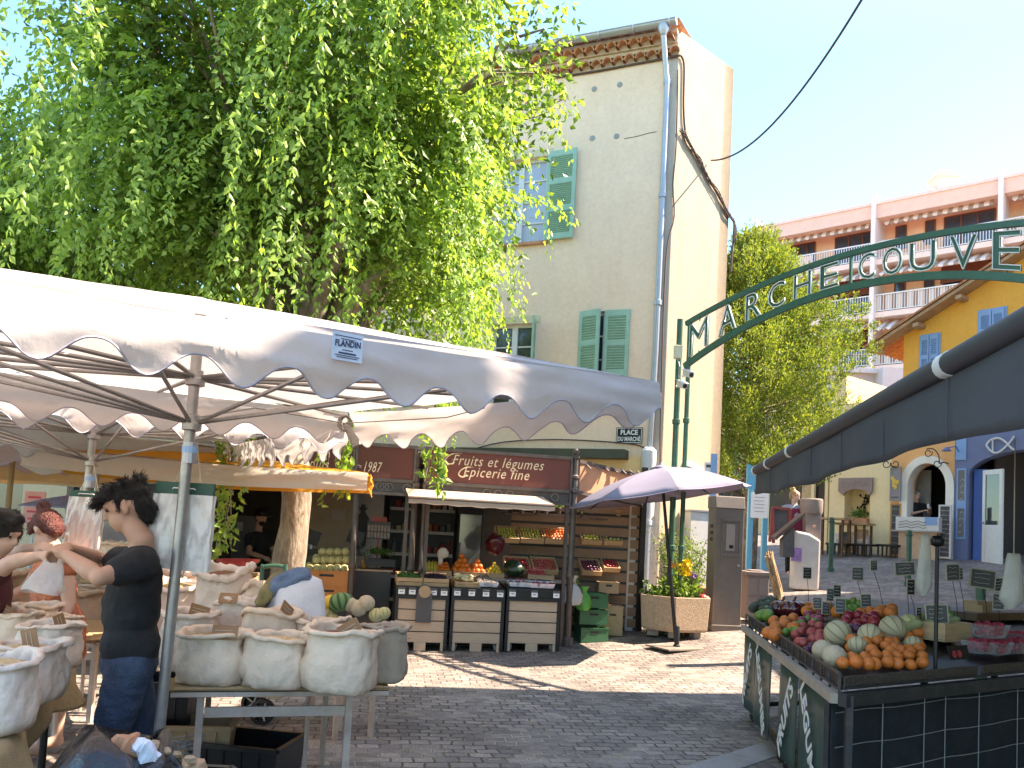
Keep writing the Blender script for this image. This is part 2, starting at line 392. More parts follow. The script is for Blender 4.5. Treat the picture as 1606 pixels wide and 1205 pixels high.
def plaster(name, col, stain=(.3, .27, .22), amt=.6, warm=None, bump=.35, scale=.9, low=None):
 m, t, b = newmat(name); N, L = t.nodes.new, t.links.new
 tc = N('ShaderNodeTexCoord')
 n1 = N('ShaderNodeTexNoise'); n1.inputs['Scale'].default_value = scale; n1.inputs['Detail'].default_value = 10; n1.inputs['Roughness'].default_value = .72; L(tc.outputs['Object'], n1.inputs[0])
 rp = N('ShaderNodeValToRGB'); e = rp.color_ramp.elements; e[0].position = .3; e[1].position = .62
 e[0].color = (*[c*(1-amt)+s*amt for c, s in zip(col, stain)], 1); e[1].color = (*col, 1)
 L(n1.outputs[0], rp.inputs[0]); out = rp.outputs[0]
 mp = N('ShaderNodeMapping'); mp.inputs['Scale'].default_value = (3, 3, .35); L(tc.outputs['Object'], mp.inputs[0])
 n2 = N('ShaderNodeTexNoise'); n2.inputs['Scale'].default_value = 1.3; n2.inputs['Detail'].default_value = 6; L(mp.outputs[0], n2.inputs[0])
 r2 = N('ShaderNodeMapRange'); r2.inputs[1].default_value = .5; r2.inputs[2].default_value = .75; r2.inputs[4].default_value = .35; L(n2.outputs[0], r2.inputs[0])
 mx = N('ShaderNodeMix'); mx.data_type = 'RGBA'; L(r2.outputs[0], mx.inputs[0]); L(out, mx.inputs[6]); mx.inputs[7].default_value = (*(warm or stain), 1)
 n3 = N('ShaderNodeTexNoise'); n3.inputs['Scale'].default_value = 14; n3.inputs['Detail'].default_value = 8; L(tc.outputs['Object'], n3.inputs[0])
 r3 = N('ShaderNodeMapRange'); r3.inputs[1].default_value = .3; r3.inputs[2].default_value = .7; r3.inputs[3].default_value = .95; r3.inputs[4].default_value = 1.04; L(n3.outputs[0], r3.inputs[0])
 mu = N('ShaderNodeVectorMath'); mu.operation = 'SCALE'; L(mx.outputs[2], mu.inputs[0]); L(r3.outputs[0], mu.inputs['Scale']); out = mu.outputs[0]
 if low:
  sp = N('ShaderNodeSeparateXYZ'); L(tc.outputs['Object'], sp.inputs[0])
  nn = N('ShaderNodeMath'); nn.operation = 'MULTIPLY_ADD'; L(n1.outputs[0], nn.inputs[0]); nn.inputs[1].default_value = .8; L(sp.outputs[2], nn.inputs[2])
  r4 = N('ShaderNodeMapRange'); r4.inputs[1].default_value = low[0]+.35; r4.inputs[2].default_value = low[0]+.45; r4.inputs[3].default_value = 1; r4.inputs[4].default_value = 0; L(nn.outputs[0], r4.inputs[0])
  m4 = N('ShaderNodeMix'); m4.data_type = 'RGBA'; L(r4.outputs[0], m4.inputs[0]); L(out, m4.inputs[6]); m4.inputs[7].default_value = (*low[1], 1); out = m4.outputs[2]
 L(out, b.inputs['Base Color']); b.inputs['Roughness'].default_value = .9; b.inputs['Specular IOR Level'].default_value = .2
 bp = N('ShaderNodeBump'); bp.inputs['Strength'].default_value = bump; bp.inputs['Distance'].default_value = .02; L(n3.outputs[0], bp.inputs['Height']); L(bp.outputs[0], b.inputs['Normal'])
 return m
M_fac = plaster('weathered_plaster', (.95, .70, .51), (.76, .55, .40), .55, (.86, .58, .38), bump=.2, low=(3.0, (.92, .62, .30)))
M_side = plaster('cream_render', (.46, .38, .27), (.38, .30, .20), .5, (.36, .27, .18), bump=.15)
M_terra = mat('terracotta', (.58, .26, .13), .8, .3, 9, .3, 50, dirt=(.32, .21, .14), dscale=5)
M_zinc = mat('zinc', (.42, .44, .47), .42, .15, 4, metal=.6, dirt=(.25, .25, .25))
M_shut = mat('green_shutter_paint', (.29, .50, .38), .6, .1, 5, .1, 80, dirt=(.3, .42, .36), dscale=3, damt=.35)
M_white = mat('white_paint', (.72, .71, .67), .5, .06, 8)
M_curt = mat('curtained_glass', (.42, .46, .56), .12, .1, 2, spec=.9)
M_glass = mat('dark_glass', (.035, .045, .05), .06, .2, 2, spec=1.0)
M_black = mat('black_paint', (.009, .009, .010), .45, .2, 8)
M_cable = mat('cable_rubber', (.10, .065, .05), .8, .2, 20)
def shutter(name, a, b, z0, z1, m, parent, th=.035, slats=9, out=None, panels=2):
 """louvred leaf from point a to point b (bottom edge), with stiles, rails and slats"""
 mb = MB(); a, b = V(a.x, a.y, z0), V(b.x, b.y, z0); h = z1-z0; d = (b-a); w_ = d.length; d.normalize(); n = d.cross(V(0, 0, 1))
 Rm = Matrix((d, n, V(0, 0, 1))).transposed(); st_ = min(.07, w_*.16)
 P = lambda u, z: a+d*u+V(0, 0, z)
 mb.box(P(st_/2, h/2), (st_, th, h), Rm); mb.box(P(w_-st_/2, h/2), (st_, th, h), Rm)
 for k in range(panels+1):
  hh = .11; z = hh/2 + (h-hh)*k/panels; mb.box(P(w_/2, z), (w_-2*st_, th*.96, hh), Rm)
 for k in range(panels):
  za = (h-.11)*k/panels+.11; zb = (h-.11)*(k+1)/panels
  for s_ in range(slats):
   z = za+(zb-za)*(s_+.5)/slats
   Rs = Rm @ Matrix.Rotation(R(38), 3, 'X'); mb.box(P(w_/2, z), (w_-2*st_, th*1.25, .012), Rs)
 # thin backing keeps daylight from showing between the slats
 mb.box(P(w_/2, h/2)+n*(-th*.3 if True else 0), (w_-2*st_-.004, .004, h-.12), Rm)
 return mb.build(name, m, parent)
# ================================================================ TOWN HOUSE
Cn = W(1052, 400, 14.5); Cn = V(Cn.x, Cn.y, 0)
fd = V(-.926, .377, 0).normalized(); fn = V(-fd.y, fd.x, 0)
if fn.y > 0: fn = -fn
sd = V(.74, .67, 0).normalized(); sn = V(sd.y, -sd.x, 0)
def FP(px, py, off=0):
 p = PL(px, py, Cn+fn*off, fn); return (p-Cn).dot(fd), p.z
def SP(px, py, off=0):
 p = PL(px, py, Cn+sn*off, sn); return (p-Cn).dot(sd), p.z
def FQ(u, z, off=0): return Cn+fd*u+fn*off+V(0, 0, z)
def SQ(u, z, off=0): return Cn+sd*u+sn*off+V(0, 0, z)
HL = 9.0
gz = -.3
ZE = FP(1045, 92)[1]                        # top of the plaster below the tile cornice
ZR = FP(1045, 45)[1]
house = thing('town_house', 'tall cream plaster house with green shutters and tiled eaves behind the fruit shop', 'house', (Cn.x, Cn.y, 0))
h1 = (*[FP(772, 300)[0], FP(857, 300)[0]], FP(815, 382)[1], FP(815, 250)[1]); h1 = (min(h1[:2]), max(h1[:2]), h1[2], h1[3])
u2 = sorted([FP(909, 540)[0], FP(986, 540)[0]]); z2t = FP(948, 488)[1]; h2 = (u2[0], u2[1], z2t-1.75, z2t)
u3 = sorted([FP(770, 540)[0], FP(838, 540)[0]]); z3t = FP(810, 508)[1]; h3 = (u3[0], u3[1], z3t-1.7, z3t)
du = h1[1]+1.35; h4 = (du+.6, du+1.5, h1[2], h1[3])
mb = MB(); wall(mb, Cn, fd, fn, HL, gz, ZE, [h1, h2, h3, h4], .22)
mb.build('front_wall', M_fac, house)
uS, zS1 = SP(1151, 109);
mb = MB()
zc = SP(1060, 50)[1]
mb.prism([SQ(.001, gz), SQ(uS, gz), SQ(uS, zS1), SQ(.05, zc+.08), SQ(.001, zc)], -sn*.3)
mb.prism([SQ(uS, gz), SQ(uS, zS1), SQ(uS, zS1)+fd*7, SQ(uS, gz)+fd*7], -sd*.3)
mb.box(SQ(.14, ZE/2, .012)-V(0, 0, 0), (.01, .01, .01))
mb.build('side_wall', M_side, house)
# corner strip of greyer render beside the downpipe
mb = MB(); mb.prism([FQ(.005, gz, .004), FQ(.16, gz, .004), FQ(.16, ZE-.01, .004), FQ(.005, ZE-.01, .004)], fn*.012); mb.build('corner_strip', plaster('corner_render', (.50, .44, .37), (.4, .36, .3), .5), house)
mb = MB()
uu = 0
for row, (off, dz) in enumerate(((.10, 0), (.24, .2))):
 k = int(HL/.21)
 for i in range(k):
  u = i*.21+.1*(row)+.05; c = FQ(u, ZE+dz+.02, 0); r = .1
  pts = []
  for r_ in (r, r-.018):
   pts.append([c+fd*r_*math.cos(t)+V(0, 0, r_*1.15*math.sin(t)) for t in [math.pi*q/8 for q in range(9)]])
  o_ = fn*(off+.05*rnd.uniform(.8, 1.1)); vs = pts[0]+[p+o_ for p in pts[0]]+pts[1]+[p+o_ for p in pts[1]]
  fs = []
  for q in range(8): fs += [(q, q+1, q+10, q+9), (18+q, 27+q, 28+q, 19+q), (9+q, 10+q, 28+q, 27+q)]
  mb.add(vs, fs)
 mb.prism([FQ(0, ZE+dz+.135, 0), FQ(HL, ZE+dz+.135, 0), FQ(HL, ZE+dz+.2, 0), FQ(0, ZE+dz+.2, 0)], fn*(off-.01), 1)
 mb.prism([FQ(0, ZE+dz-.0, 0), FQ(HL, ZE+dz, 0), FQ(HL, ZE+dz+.135, 0), FQ(0, ZE+dz+.135, 0)], fn*(off-.1 if row else .01), 1)
mb.build('tile_cornice', [M_terra, mat('mortar', (.60, .46, .33), .9, .2, 12)], house)
mb = MB()
ZT = ZE+.42
def roof(u, v):
 uu_ = u*(HL+.2)-.05; vv = v*7-.34
 return FQ(uu_, ZT+.06+(vv+.34)*.27+.05*abs(math.sin(math.pi*uu_/.22))**.8, -vv)
mb.grid(roof, 42*8, 6); mb.build('roof', M_terra, house, solid=.02)
# back slope and gable closing
mb = MB(); mb.prism([FQ(HL, gz), FQ(HL, ZE+.4), FQ(HL, ZE+1.4)-fn*6, FQ(HL, gz)-fn*6], -fd*.3); mb.build('end_wall', M_side, house)
mb = MB(); gp = [FQ(u, ZT+.02, .40) for u in (-.02, HL)]
prof = [(.085*math.cos(t), .085*math.sin(t)) for t in [math.pi+math.pi*q/10 for q in range(11)]]
vs = []
for p in gp:
 for x, z in prof: vs.append(p+fn*x+V(0, 0, z))
mb.add(vs, [(i, i+1, i+12, i+11) for i in range(10)])
mb.add([p for p in [gp[0]+fn*x+V(0, 0, z) for x, z in prof]], [tuple(range(11))])
for i in range(14):
 c = FQ(.1+i*.65, ZT+.02, .40); mb.tube([c+fn*x*1.09+V(0, 0, z*1.09) for x, z in prof], .012, 5)
mb.tube([gp[0]+fn*.085, gp[1]+fn*.085], .012, 6)
mb.build('gutter', M_zinc, house, solid=.006, smooth=True, sharp=40)
mb = MB(); ud, _ = FP(1031, 400)
ud = FP(1034, 350)[0]
pp = [FQ(ud-.02, ZT-.05, .40), FQ(ud-.02, ZT-.22, .38), FQ(ud-.04, ZE-.35, .13), FQ(ud-.06, ZE-.5, .1), FQ(ud-.06, ZE-.9, .085), FQ(ud-.05, 5, .085), FQ(ud-.02, 3.2, .085)]
mb.tube(pp, .052, 12)
for z in (ZE-.5, ZE-2.6, 5.8, 4.1): mb.lathe(FQ(ud-.055, z, .085), [(.058, -.05), (.068, -.04), (.068, .04), (.058, .05)], 12)
mb.lathe(FQ(ud-.02, ZT-.14, .40), [(.05, -.08), (.1, .02), (.1, .1)], 12)
mb.build('downpipe', M_zinc, house, smooth=True, sharp=40)
mb = MB(); mb.lathe(FQ(ud-.02, 0, .14), [(.13, -.2), (.13, 2.9), (.135, 2.95), (.135, 3.15), (.09, 3.2), (.06, 3.22)], 18)
mb.lathe(FQ(ud-.02, 0, .14), [(.14, 1.85), (.14, 1.93)], 18); mb.lathe(FQ(ud-.02, 0, .14), [(.14, .5), (.14, .58)], 18)
mb.build('downpipe_shoe', mat('grey_white_paint', (.62, .64, .66), .45, .08, 6, dirt=(.4, .38, .34), damt=.4), house, smooth=True, sharp=40)
def window(h, kind, depth=.16):
 u0, u1, z0, z1 = h; f = MB(); t = .055; P = lambda u, z, o=0: FQ(u, z, -depth+o)
 def bar(ua, ub, za, zb, o=0, d=.05): f.prism([P(ua, za, o), P(ub, za, o), P(ub, zb, o), P(ua, zb, o)], fn*d)
 bar(u0, u1, z0, z0+t); bar(u0, u1, z1-t, z1); bar(u0, u0+t, z0+t, z1-t); bar(u1-t, u1, z0+t, z1-t)
 cu = (u0+u1)/2; bar(cu-.055, cu+.055, z0+t, z1-t, .004, .055)
 for k in range(1, 4):
  z = z0+(z1-z0)*k/4; bar(u0+t, cu-.055, z-.013, z+.013, .006, .03); bar(cu+.055, u1-t, z-.013, z+.013, .006, .03)
 fo = f.build('window', M_white, house)
 p = MB(); p.prism([P(u0+t, z0+t, .01), P(u1-t, z0+t, .01), P(u1-t, z1-t, .01), P(u0+t, z1-t, .01)], -fn*.008); p.build('pane', M_curt if kind else M_glass, fo)
 s_ = MB(); s_.prism([FQ(u0-.08, z0-.06, -depth), FQ(u1+.08, z0-.06, -depth), FQ(u1+.08, z0-.004, -depth), FQ(u0-.08, z0-.004, -depth)], fn*(depth+.07)); s_.build('sill', M_terra, fo)
window(h1, 1); window(h2, 0); window(h3, 0); window(h4, 1)
wl_ = (h1[1]-h1[0])/2+.02
shutter('shutter', FQ(h1[0]-.02, 0, .05), FQ(h1[0]-.02-wl_, 0, .09), h1[2], h1[3]+.04, M_shut, house, slats=11, panels=3)
shutter('shutter', FQ(h1[1]+.02+wl_, 0, .09), FQ(h1[1]+.02, 0, .05), h1[2], h1[3]+.04, M_shut, house, slats=11, panels=3)
w2 = (h2[1]-h2[0])/2
shutter('shutter', FQ(h2[0]+w2*.99, 0, .03), FQ(h2[0]-.01, 0, .02), h2[2], h2[3], M_shut, house, slats=9, panels=3)
shutter('shutter', FQ(h2[1]+.01, 0, .02), FQ(h2[0]+w2*1.1, 0, .17), h2[2], h2[3], M_shut, house, slats=9, panels=3)
w3 = (h3[1]-h3[0])/2
shutter('shutter', FQ(h3[0]-.01, 0, .02), FQ(h3[0]-.12, 0, w3*.95), h3[2], h3[3]+.03, M_shut, house, panels=3)
shutter('shutter', FQ(h4[0]-.02, 0, .05), FQ(h4[0]-.5, 0, .09), h4[2], h4[3]+.04, M_shut, house, slats=11, panels=3)
shutter('shutter', FQ(h4[1]+.5, 0, .09), FQ(h4[1]+.02, 0, .05), h4[2], h4[3]+.04, M_shut, house, slats=11, panels=3)
# surrounds painted a paler yellow
M_lin = mat('pale_yellow_paint', (.66, .56, .36), .8, .08, 5)
for h in (h1, h3, h4):
 a, b, c, e = h
 MB().prism([FQ(a-.1, e, .002), FQ(b+.1, e, .002), FQ(b+.1, e+.14, .002), FQ(a-.1, e+.14, .002)], fn*.006).build('lintel', M_lin, house)
mb = MB()
for x, y in ((932, 140), (972, 133), (929, 217), (967, 214)):
 u, z = FP(x, y); MB().lathe(FQ(u, z, 0), [(.001, .012), (.05, .012), (.055, 0)], 10, rot=Matrix((fd, V(0, 0, 1), fn)).transposed()).build('wall_anchor', MATS.get('anchor_patch') or mat('anchor_patch', (.3, .3, .28), .8), house)
mb = MB()
pts = [FP(979, 218), (FP(1000, 214)), FP(1018, 209), FP(1030, 207)]
for (a, b) in zip(pts, pts[1:]):
 mb.beam(FQ(a[0], a[1], .002), FQ(b[0], b[1], .002), .004, .012, up=(0, 0, 1))
mb.build('crack', M_cable, house)
# cable along the cornice and down the side, tangled wires
def wire(pts, r, name='cable', n=6): return MB().tube(pts, r, n).build(name, M_cable, house, smooth=True)
def smooth(pts, k=6):
 out = []
 for i in range(len(pts)-1):
  p0 = pts[max(i-1, 0)]; p1 = pts[i]; p2 = pts[i+1]; p3 = pts[min(i+2, len(pts)-1)]
  for j in range(k):
   t = j/k; out.append(.5*((2*p1)+(p2-p0)*t+(2*p0-5*p1+4*p2-p3)*t*t+(3*p1-p0-3*p2+p3)*t**3))
 return out+[pts[-1]]
mb = MB()
cp = [FQ(u, ZE-.03-.0*u+.01*math.sin(u*3), .03) for u in [8.5-i*.5 for i in range(17)]]
cp += [FQ(.02, ZE-.02, .06)]+[SQ(*SP(x, y), .03) for x, y in ((1068, 92), (1071, 110), (1070, 170), (1074, 215), (1085, 235), (1098, 258), (1112, 285), (1130, 318), (1147, 345), (1149, 360), (1146, 400), (1144, 430))]
cp = [p if p.z < 99 else p for p in cp]
mb.tube(smooth(cp, 4), .02, 6)
for k in range(4):
 q = [SQ(*[c+rnd.uniform(-.05, .05) for c in SP(x+rnd.uniform(-2, 2), y)], .04+.02*rnd.random()) for x, y in ((1066, 205), (1078, 228), (1092, 250), (1106, 278), (1124, 305), (1140, 338), (1149, 352), (1148, 380))]
 mb.tube(smooth(q, 4), .012, 5)
for x, y in [(1066+i*5.2, 208+i*9.2) for i in range(16)]:
 u, z = SP(x, y); mb.tube([SQ(u-.08, z+.03, .05), SQ(u+.05, z-.02, .07), SQ(u+.1, z+.06, .05)], .008, 4)
mb.build('wire_bundle', M_cable, house, smooth=True)
mb = MB()
mb.tube(smooth([SQ(*SP(x, y), .02) for x, y in ((1062, 110), (1059, 230), (1054, 290), (1056, 340), (1047, 375), (1042, 420), (1038, 520), (1036, 600), (1034, 680), (1034, 735))], 3), .014, 5)
mb.tube(smooth([FQ(FP(x, y)[0], FP(x, y)[1], .03) for x, y in ((740, 706), (790, 694), (870, 690), (960, 694), (1005, 700), (1020, 715))], 4), .012, 5)
mb.build('wire_run', M_cable, house, smooth=True)
# overhead cable leaving the side wall
oc = MB(); a = SQ(*SP(1112, 253), .05); b = W(1395, -75, 8)
oc.tube([a.lerp(b, t/24)+V(0, 0, -1.0*4*(t/24)*(1-t/24)*.55) for t in range(25)], .016, 6)
tag(oc.build('overhead_cable', M_cable, smooth=True), 'thin dark cable looping from the cream house wall up into the sky', 'cable')
# enamel street sign
sg = thing('street_sign', 'blue-black enamel plaque reading PLACE DU MARCHÉ on the house front', 'street sign', tuple(FQ(FP(985, 683)[0], FP(985, 683)[1], .02)))
ua, ub = FP(967, 683)[0], FP(1008, 683)[0]; za, zb = FP(985, 696)[1], FP(985, 671)[1]
u0, u1 = min(ua, ub), max(ua, ub)
mb = MB(); mb.prism([FQ(u0, za, .015), FQ(u1, za, .015), FQ(u1, zb, .015), FQ(u0, zb, .015)], fn*.012); mb.build('plate', mat('enamel_dark', (.012, .02, .035), .2, .1), sg)
mb = MB(); w_ = u1-u0; hh = zb-za; cu = (u0+u1)/2
for (a, b, c, e) in ((u0+.012, u1-.012, za+.012, za+.022), (u0+.012, u1-.012, zb-.022, zb-.012), (u0+.012, u0+.022, za+.022, zb-.022), (u1-.022, u1-.012, za+.022, zb-.022)):
 mb.prism([FQ(a, c, .0285), FQ(b, c, .0285), FQ(b, e, .0285), FQ(a, e, .0285)], fn*.002)
text(mb, 'PLACE', FQ(cu, za+hh*.68, .03), -fd, V(0, 0, 1), hh*.42, .003, fit=w_*.66, bold=.004)
text(mb, 'DU MARCHÉ', FQ(cu, za+hh*.27, .03), -fd, V(0, 0, 1), hh*.36, .003, fit=w_*.86, bold=.003)
mb.build('lettering', M_white, sg)
# ================================================================ BUILDINGS THAT SHADE THE SQUARE (outside the frame to the right)
def plain_building(name, label, x0, x1, y0, y1, h, m, win=True):
 b = thing(name, label, 'building', (x0, y0, 0)); mb = MB(); z0 = -1
 holes = []
 if win:
  k = int((y1-y0-1.5)//2.6);
  for i in range(k):
   for f in range(int(h//3.1)): holes.append((1.2+i*2.6, 2.2+i*2.6, 1.0+3.1*f+(1.2 if f == 0 else 0), 2.6+3.1*f+(1.2 if f == 0 else 0)))
 holes = [q for q in holes if q[3] < h-.4]
 wall(mb, V(x0, y0, 0), V(0, 1, 0), V(-1, 0, 0), y1-y0, z0, h, holes, .2)
 for a, bb in (((x0, y1), (x1, y1)), ((x1, y0), (x1, y1)), ((x0, y0), (x1, y0))):
  mb.add([(a[0], a[1], z0), (bb[0], bb[1], z0), (bb[0], bb[1], h), (a[0], a[1], h)], [(0, 1, 2, 3)])
 mb.build('wall', m, b)
 MB().box(((x0+x1)/2, (y0+y1)/2, h+.1), (x1-x0+.5, y1-y0+.01, .2)).build('roof', M_terra, b)
 if holes:
  for q in holes[:40]:
   pm = MB(); pm.box((x0+.15, y0+(q[0]+q[1])/2, (q[2]+q[3])/2), (.03, q[1]-q[0], q[3]-q[2])); pm.build('window', M_glass, b)
 return b
M_och = plaster('ochre_render', (.55, .42, .28), (.45, .34, .22), .4)
plain_building('corner_building', 'ochre building beyond the right edge behind the dark awning', 6.2, 14, 4.65, 9.35, 9.3, M_och)
plain_building('corner_building', 'unseen taller part of the ochre building beside the camera, raised for its shade', 6.2, 14, -7, 4.6, 10.1, M_och)  # unseen south part, height set for its shade on the left stall
plain_building('shade_block', 'unseen low ochre block beyond the right edge, added to shade the street', 8.4, 13, 9.4, 12.2, 5.6, M_och, False)  # unseen block, added to keep sun off the street behind the counter
plain_building('shade_block', 'unseen ochre block set back beyond the right edge, added for street shade', 11.6, 16, 12.25, 16.5, 8.8, M_och, False)  # second unseen block, added to carry that shade farther up the street
# ================================================================ PINK APARTMENT BLOCK
M_pink = mat('pink_render', (.86, .55, .44), .85, .06, 3)
M_pinkwall = mat('salmon_render', (.88, .50, .32), .85, .07, 3)
M_slab = mat('pale_pink_slab', (.86, .62, .54), .8, .06, 3)
M_fin = mat('white_pink_fin', (.86, .70, .66), .8, .05, 3)
M_rail = mat('white_rail', (.74, .72, .72), .5, .04)
M_dwin = mat('brown_glazing', (.06, .06, .08), .12, .3, 1, spec=.9)
M_brown = mat('brown_roller_awning', (.2, .06, .035), .8, .15, 4)
def stripes(name, c1, c2, n, axis=0, sc=1., trans=.2):
 m, t, b = newmat(name); N, L = t.nodes.new, t.links.new
 uv = N('ShaderNodeUVMap'); wv = N('ShaderNodeSeparateXYZ'); L(uv.outputs[0], wv.inputs[0])
 mt = N('ShaderNodeMath'); mt.operation = 'FRACT'; L(wv.outputs[axis], mt.inputs[0])
 gt = N('ShaderNodeMath'); gt.operation = 'GREATER_THAN'; gt.inputs[1].default_value = .5; L(mt.outputs[0], gt.inputs[0])
 mx = N('ShaderNodeMix'); mx.data_type = 'RGBA'; L(gt.outputs[0], mx.inputs[0]); mx.inputs[6].default_value = (*c1, 1); mx.inputs[7].default_value = (*c2, 1); L(mx.outputs[2], b.inputs['Base Color']); b.inputs['Roughness'].default_value = .85
 return m
M_str = stripes('striped_canvas', (.72, .58, .50), (.36, .22, .16), 1)
def strip_sheet(name, a, b, za, zb, off, m, parent, pitch=.45, wav=0.):
 """a striped cloth between a..b, from za (top) to zb (bottom), pushed out by off at the bottom; scalloped hem"""
 L_ = (b-a).length; k = max(2, int(L_/(pitch/4))); mb = MB(); uvs = []
 vs = [];
 for i in range(k+1):
  t = i/k; p = a.lerp(b, t); hem = wav*abs(math.sin(math.pi*t*L_/pitch*2))
  vs += [p+V(0, 0, za), p+off+V(0, 0, zb+hem*0+wav*.5), p+off*1.02+V(0, 0, zb-hem)]
 fs = []
 for i in range(k): fs += [(3*i, 3*i+3, 3*i+4, 3*i+1), (3*i+1, 3*i+4, 3*i+5, 3*i+2)]
 mb.add(vs, fs); o = mb.build(name, m, parent, weld=False)
 uvl = o.data.uv_layers.new(name='UVMap')
 for lp in o.data.loops: uvl.data[lp.index].uv = ((lp.vertex_index//3)/k*L_/pitch, 0)
 return o
A0 = W(1368, 500, 46); A0 = V(A0.x, A0.y, 0)
ad = V(.763, -.646, 0).normalized(); an = V(-ad.y, ad.x, 0)
if an.y > 0: an = -an
def AU(px, py, off=0):
 p = PL(px, py, A0+an*off, an); return (p-A0).dot(ad), p.z
def AQ(u, z, off=0): return A0+ad*u+an*off+V(0, 0, z)
aL = AU(1186, 380)[0]; aM2 = AU(1571, 300)[0]; aR = aM2+12
zslab = AU(1368, 408)[1]; ztop = AU(1368, 326)[1]; zband = AU(1368, 344)[1]
apt = thing('apartment_block', 'pink apartment block with white fins and striped balcony awnings behind the conifer', 'building', tuple(AQ(0, 0)))
D_ = -1.6
mb = MB(); mb.prism([AQ(aL, -1, D_), AQ(aR, -1, D_), AQ(aR, ztop, D_), AQ(aL, ztop, D_)], -an*9); mb.build('wall', M_pinkwall, apt)
mb = MB(); mb.prism([AQ(aL, zband, D_), AQ(aR, zband, D_), AQ(aR, ztop+.1, D_), AQ(aL, ztop+.1, D_)], an*(-D_+.02)); mb.build('roof_fascia', M_pink, apt)
mb = MB(); mb.prism([AQ(aL-.2, ztop+.1, D_-5), AQ(aR, ztop+.1, D_-5), AQ(aR, ztop+.28, D_-5), AQ(aL-.2, ztop+.28, D_-5)], an*(-D_+5.1)); mb.build('roof', M_slab, apt)
u, z = AU(1480, 300, -3); mb = MB(); mb.box(AQ(u, ztop+.6, -3), (2.2, 1.2, 1.2)); mb.box(AQ(u, ztop+1.5, -3), (1.3, 1.1, 1.0)); mb.box(AQ(u, ztop+2.05, -3), (1.5, 1.3, .12)); mb.box(AQ(u, ztop+2.3, -3), (.9, .7, .3))
mb.build('chimney', M_pink, apt)
mb = MB()
for u in (aL, 0, aM2, aM2+9): mb.prism([AQ(u-.12, -1, D_), AQ(u+.12, -1, D_), AQ(u+.12, ztop+.7, D_), AQ(u-.12, ztop+.7, D_)], an*(-D_+.25))
mb.build('fin', M_fin, apt)
FH = 3.05
for f in range(5):
 zs = zslab-f*FH
 mb = MB(); mb.prism([AQ(aL+.12, zs-.3, D_), AQ(aR, zs-.3, D_), AQ(aR, zs, D_), AQ(aL+.12, zs, D_)], an*(-D_-.02)); mb.build('balcony_slab', M_slab, apt)
 for (ua, ub) in ((aL+.13, -.13), (.13, aM2-.13), (aM2+.13, aR)):
  mb = MB()
  mb.beam(AQ(ua, zs+1.0, -.08), AQ(ub, zs+1.0, -.08), .06, .06); mb.beam(AQ(ua, zs+.08, -.08), AQ(ub, zs+.08, -.08), .05, .04)
  k = int((ub-ua)/.14)
  for i in range(k+1): mb.beam(AQ(ua+(ub-ua)*i/k, zs+.08, -.08), AQ(ua+(ub-ua)*i/k, zs+1, -.08), .03, .03, up=an)
  mb.build('railing', M_rail, apt)
  if (f in (1,) and ua > 0) or (f == 0 and ua > aM2) or f >= 3 or (f == 2 and ua > 0) :
   strip_sheet('balcony_screen', AQ(ua, 0, -.14), AQ(ub, 0, -.14), zs+.95, zs+.1, V(0, 0, 0), M_str, apt, .55)
  elif f == 0 and ua < 0:
   mb = MB(); um = ua+(ub-ua)*.5; mb.prism([AQ(ua, zs+.1, -.16), AQ(um, zs+.1, -.16), AQ(um, zs+.95, -.16), AQ(ua, zs+.95, -.16)], an*.02); mb.build('balcony_screen', M_slab, apt)
  # rolled striped awning under the slab / fascia above
  za = zs+FH-.32
  ext = {0: .55, 1: 1.3, 2: 1.5}.get(f, 1.0)
  strip_sheet('awning', AQ(ua+.3, 0, -.9), AQ(ub-.3, 0, -.9), za, za-.62-.1*f, an*ext, M_str, apt, .5, .12)
  # glazing
  L_ = ub-ua
  wins = [(.22, .44), (.62, .97)] if ua < 0 else ([(.1, .19), (.36, .44), (.52, .93)] if ua < aM2 else [(.1, .5), (.6, .9)])
  for a, b in wins:
   small = (b-a) < .12
   w0, w1 = ua+L_*a, ua+L_*b; zb_ = zs+(.9 if small else .05); zt_ = zs+2.25
   p = MB(); p.prism([AQ(w0, zb_, D_+.01), AQ(w1, zb_, D_+.01), AQ(w1, zt_, D_+.01), AQ(w0, zt_, D_+.01)], an*.03); po = p.build('window', M_dwin, apt)
   q = MB(); kk = 1 if small else 3
   for i in range(kk+1): q.beam(AQ(w0+(w1-w0)*i/kk, zb_, D_+.06), AQ(w0+(w1-w0)*i/kk, zt_, D_+.06), .07, .05, up=an)
   q.beam(AQ(w0, zt_, D_+.06), AQ(w1, zt_, D_+.06), .07, .05, up=an); q.build('frame', M_brown, po)
   if not small and f in (1, 2):
    q = MB(); q.prism([AQ(w0-.1, zs+1.5, D_+.3), AQ(w1+.1, zs+1.5, D_+.3), AQ(w1+.1, zs+2.5, D_+.1), AQ(w0-.1, zs+2.5, D_+.1)], an*.03); q.build('roller_blind', M_brown, po)
